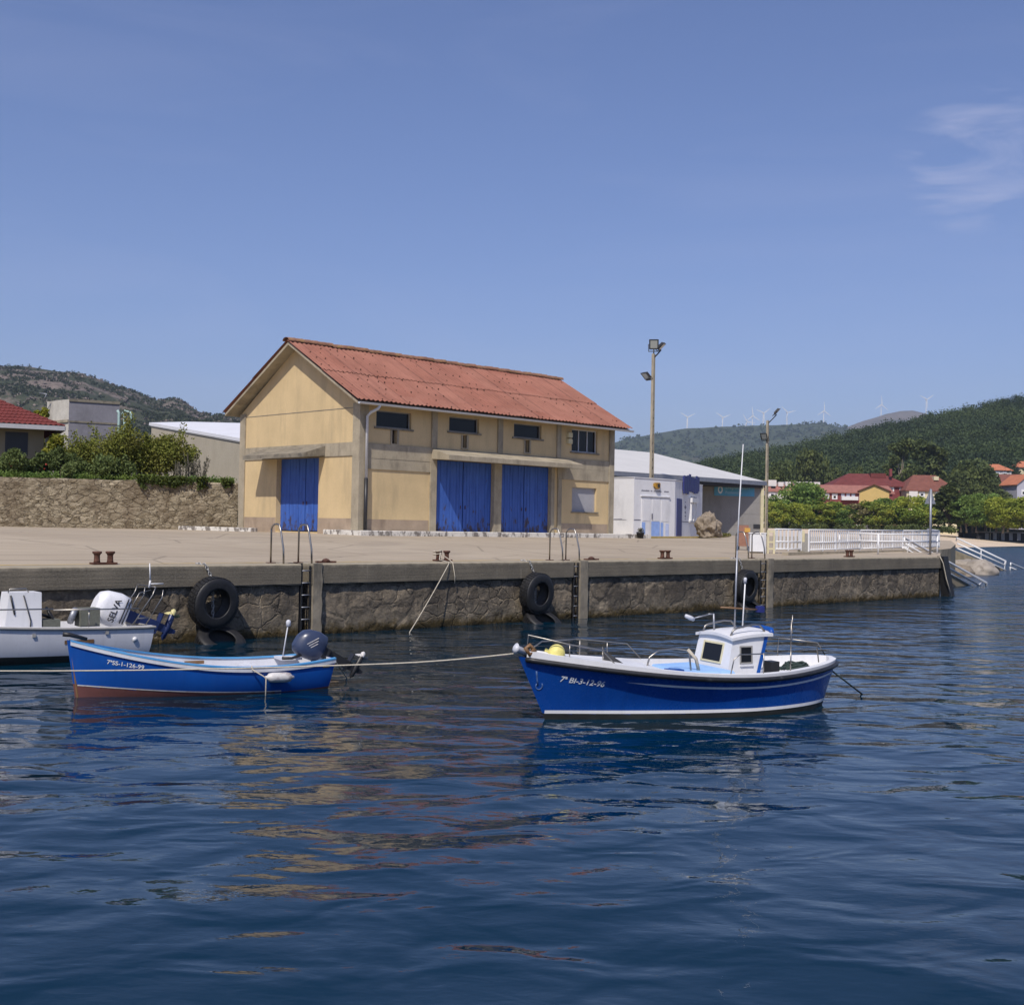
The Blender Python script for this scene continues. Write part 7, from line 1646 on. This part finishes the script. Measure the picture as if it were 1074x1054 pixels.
for a in ((TG, 806, 520, 34, 318, 'green tree directly right of the grey hall corner'), (TP, 816, 526, 24, 308, 'small yellowing tree low beside the grey hall corner'),
          (TG, 840, 506, 44, 322, 'tall green plane tree left of the red apartment house'), (TY, 838, 528, 26, 309, 'yellow leafed low tree in front of the tall green plane tree'),
          (TP, 866, 526, 42, 314, 'yellow green plane tree in front of the white balconies'), (TG, 882, 531, 30, 311, 'small green plane tree beside the grey brown one'), (TU, 896, 529, 26, 310, 'grey brown half bare tree below the yellow house'),
          (TP, 915, 526, 34, 309, 'yellow green plane tree right of the grey brown tree'), (TG, 934, 523, 42, 316, 'broad green plane tree right of the yellow gable house'), (TP, 954, 521, 40, 312, 'yellow green plane tree left of the triangle sign pole'),
          (TG, 972, 525, 34, 322, 'green plane tree directly behind the triangle sign'), (TD, 996, 506, 46, 314, 'tall dark green conical tree right of the triangle sign'), (TG, 1014, 520, 34, 312, 'light green tree touching the dark conical tree'),
          (TG, 1034, 518, 36, 322, 'pale green tree behind the beach pole'), (TY, 1052, 522, 40, 310, 'golden yellow plane tree above the beach bar'), (TY, 1082, 521, 44, 311, 'golden yellow plane tree cut by the right edge')):
    tree_at(*a)
for a in ((TO, 851, 471.5, 34, 455, 'round dark tree above the terraced house'), (TE, 944, 459, 34, 440, 'tall dark eucalyptus behind the red apartments, left of its pair'), (TE, 966, 459, 40, 446, 'tall dark eucalyptus behind the red apartments, right of its pair'), (TE, 985, 468, 28, 450, 'shorter eucalyptus right of the tall pair'),
          (TO, 897, 489, 18, 440, 'small rounded tree just above the maroon roof'), (TO, 1020, 481, 40, 430, 'dark tree on the slope right of the cream house'), (TO, 1008, 494, 30, 410, 'dark tree close behind the cream house right end'), (TD, 1034, 486, 34, 425, 'pointed dark tree left of the orange roofed house'),
          (TO, 1045, 512, 36, 400, 'dark round tree below the orange roofed house'), (TO, 1024, 508, 30, 370, 'rounded dark tree above the pale green beach tree'), (TD, 1057, 520, 30, 385, 'small dark pointed tree above the golden tree'),
          (TO, 818, 483, 30, 470, 'dark tree rising over the grey hall end'), (TO, 872, 490, 24, 470, 'low dark tree left of the maroon roof ridge'), (TO, 1078, 470, 30, 620, 'dark tree on the slope at the right edge')):
    tree_at(*a)
# low hedge of bushes at the foot of the beach trees
rhd = np.random.default_rng(77); hd = []
for k in range(300):
    px = rhd.uniform(800, 1004); D = rhd.uniform(331, 352); p = at_d(px, 550, D); q = rhd.uniform(0.5, 1.3); hd.append(blob_points(rhd, (p.x, p.y, 3.3+q*0.8), (q*1.2, q*1.2, q), 60, 0.3))
o = leaves('undergrowth', leaf_arrays(rhd, np.concatenate(hd), 0.34), M['leaf_dark']); tag(o, 'low green undergrowth below the beach trees', None, None, 'stuff')
# beach bar, pole, small things on the sand
bbD, bb = on_sand(1052, 558.5); r = thing('beach_bar', 'low dark beach bar with pale curtains under the golden trees', 'beach hut', bb, math.atan2(cr.y, cr.x))
MB().box(-5.5, 9, 0, 5, -0.5, 2.3).build('body', M['near_black'], r); MB().box(-6, 9.5, -1.2, 5.4, 2.3, 2.6).build('roof', M['frame_grey'], r)
for k in range(6): MB().box(-5.2+k*2.3, -4.2+k*2.3, -0.25, -0.1, 0.2, 2.28).build('curtain', M['shutter'], r)
shD, sh_ = on_sand(1022, 558.2); r = thing('beach_shelter', 'dark low shelter with a thin cable roof behind the beach pole', 'beach hut', sh_, math.atan2(cr.y, cr.x))
MB().box(-3.2, 4.2, 0, 4, -0.5, 1.5).build('body', M['near_black'], r); MB().box(-4.4, 5.2, -0.3, 4.3, 1.5, 1.62).build('roof', M['bark'], r)
bpD, bp = on_sand(1038.5, 564); r = thing('beach_shower', 'pale post with two short arms standing on the sand', 'post', bp)
zz1 = zat(1038.5, 550, bpD)-bp.z; MB().tube([(0, 0, 0), (0, 0, zz1)], 0.13, 6).build('pole', M['cream'], r)
MB().obox((0, 0, zz1), cr, cf, (0, 0, 1), -1.0, 1.0, -0.15, 0.15, -0.1, 0.1).build('arms', M['white_metal'], r)
cvn = at_d(908, 558, 336); r = thing('white_van', 'white van parked under the trees behind the railing', 'van', (cvn.x, cvn.y, 2.5), math.atan2(cr.y, cr.x))
vb = MB(); vp = [(-2.6, 0.45), (2.5, 0.45), (2.6, 1.2), (2.2, 1.5), (1.6, 2.4), (-2.6, 2.45)]
vb.add([(x, 0, z_) for x, z_ in vp]+[(x, 1.9, z_) for x, z_ in vp], [(0,1,2,3,4,5), (11,10,9,8,7,6)]+[(i, i+6, (i+1) % 6+6, (i+1) % 6) for i in range(6)]); vb.build('body', M['white_metal'], r)
MB().box(0.6, 1.75, -0.02, 1.92, 1.5, 2.2).build('window', M['glass'], r)
for x in (-1.6, 1.6): MB().lathe([(0, -0.1), (0.42, -0.1), (0.42, 0.12), (0, 0.12)], 14, Matrix.Translation((x, 0.02, 0.42)) @ Matrix.Rotation(R(90), 4, 'X')).build('wheel', M['rubber'], r)

# ------------------------------------------------------------------ wind turbines on the ridges
tb0 = None
for k, (px, hy, by, D, rot, l) in enumerate(((720.5, 437.6, 452, 4500, 0, 'leftmost white wind turbine on the far ridge'), (757.5, 438, 451, 4500, 4, 'second white wind turbine from the left, above the white hall roof'), (783, 442.5, 448, 5600, 30, 'smallest wind turbine, mostly hidden behind the ridge'),
        (789, 436.3, 451, 4500, 55, 'wind turbine just left of the right lamp post'), (800.3, 433.2, 450, 4500, -8, 'wind turbine overlapping the right lamp post'), (825.3, 432.8, 449, 4500, 12, 'wind turbine right of the right lamp post'),
        (863.8, 431, 448, 4500, 60, 'wind turbine at the end of the wooded ridge'), (924, 424.6, 440, 6200, 60, 'wind turbine on the slope of the bare summit'), (971.2, 419, 437, 6200, -5, 'rightmost wind turbine beyond the bare summit'))):
    p = at_d(px, by, D); hub = at_d(px, hy, D); Hh = hub.z-p.z; s = D/4500
    if tb0 is None:
        tb0 = thing('wind_turbine', l, 'wind turbine', p, math.atan2(cr.y, cr.x)+R(20), 'wind turbines on the ridge')
        MB().tube([(0, 0, 0), (0, 0, 1)], [2.1, 1.3], 10).build('tower', M['turbine'], tb0)
        MB().obox((0, 0, 0), (1, 0, 0), (0, 1, 0), (0, 0, 1), -1.6, 1.6, -4.5, 4, -1.6, 1.8).build('nacelle', M['turbine'], tb0)
        for a in (90-64, 90+64, 270):
            c, q = math.cos(R(a)), math.sin(R(a)); u = Vector((c, 0, q)); w_ = Vector((-q, 0, c))
            MB().add([u*1.5-w_*1.1, u*6-w_*2.2, u*34-w_*0.6, u*34+w_*0.6, u*6+w_*1.3, u*1.5+w_*1.0], [(0,1,2,3,4,5)]).add([u*1.5-w_*1.1+Vector((0, 0.6, 0)), u*6-w_*2.2+Vector((0, 0.7, 0)), u*34-w_*0.6+Vector((0, 0.2, 0)), u*34+w_*0.6+Vector((0, 0.2, 0)), u*6+w_*1.3+Vector((0, 0.7, 0)), u*1.5+w_*1.0+Vector((0, 0.6, 0))], [(5,4,3,2,1,0)]).build('blade', M['turbine'], tb0)
        t_ = tb0
    else: t_ = copy_tree(tb0); t_.location = p; t_['label'] = l
    for ch in t_.children:
        if ch.name.startswith('tower'): ch.scale = (s, s, Hh)
        elif ch.name.startswith('nacelle'): ch.location = (0, 0, Hh); ch.scale = (s,)*3
        else: ch.location = (0, -4.9*s, Hh); ch.rotation_euler = (0, R(rot), 0); ch.scale = (s,)*3

# ------------------------------------------------------------------ the air between here and the far hills
hzb = MB().box(-4500, 9000, -3000, 9000, -1.5, 900); hm_ = bpy.data.materials.new('haze_air'); hm_.use_nodes = True
nt = hm_.node_tree; nt.nodes.remove(nt.nodes['Principled BSDF']); pv = nt.nodes.new('ShaderNodeVolumePrincipled')
pv.inputs['Color'].default_value = (0.66, 0.80, 1.0, 1); pv.inputs['Density'].default_value = 0.000085; pv.inputs['Anisotropy'].default_value = 0.0
nt.links.new(pv.outputs[0], nt.nodes['Material Output'].inputs['Volume'])
tag(hzb.build('haze', hm_), 'thin blue haze in the air', None, None, 'stuff')
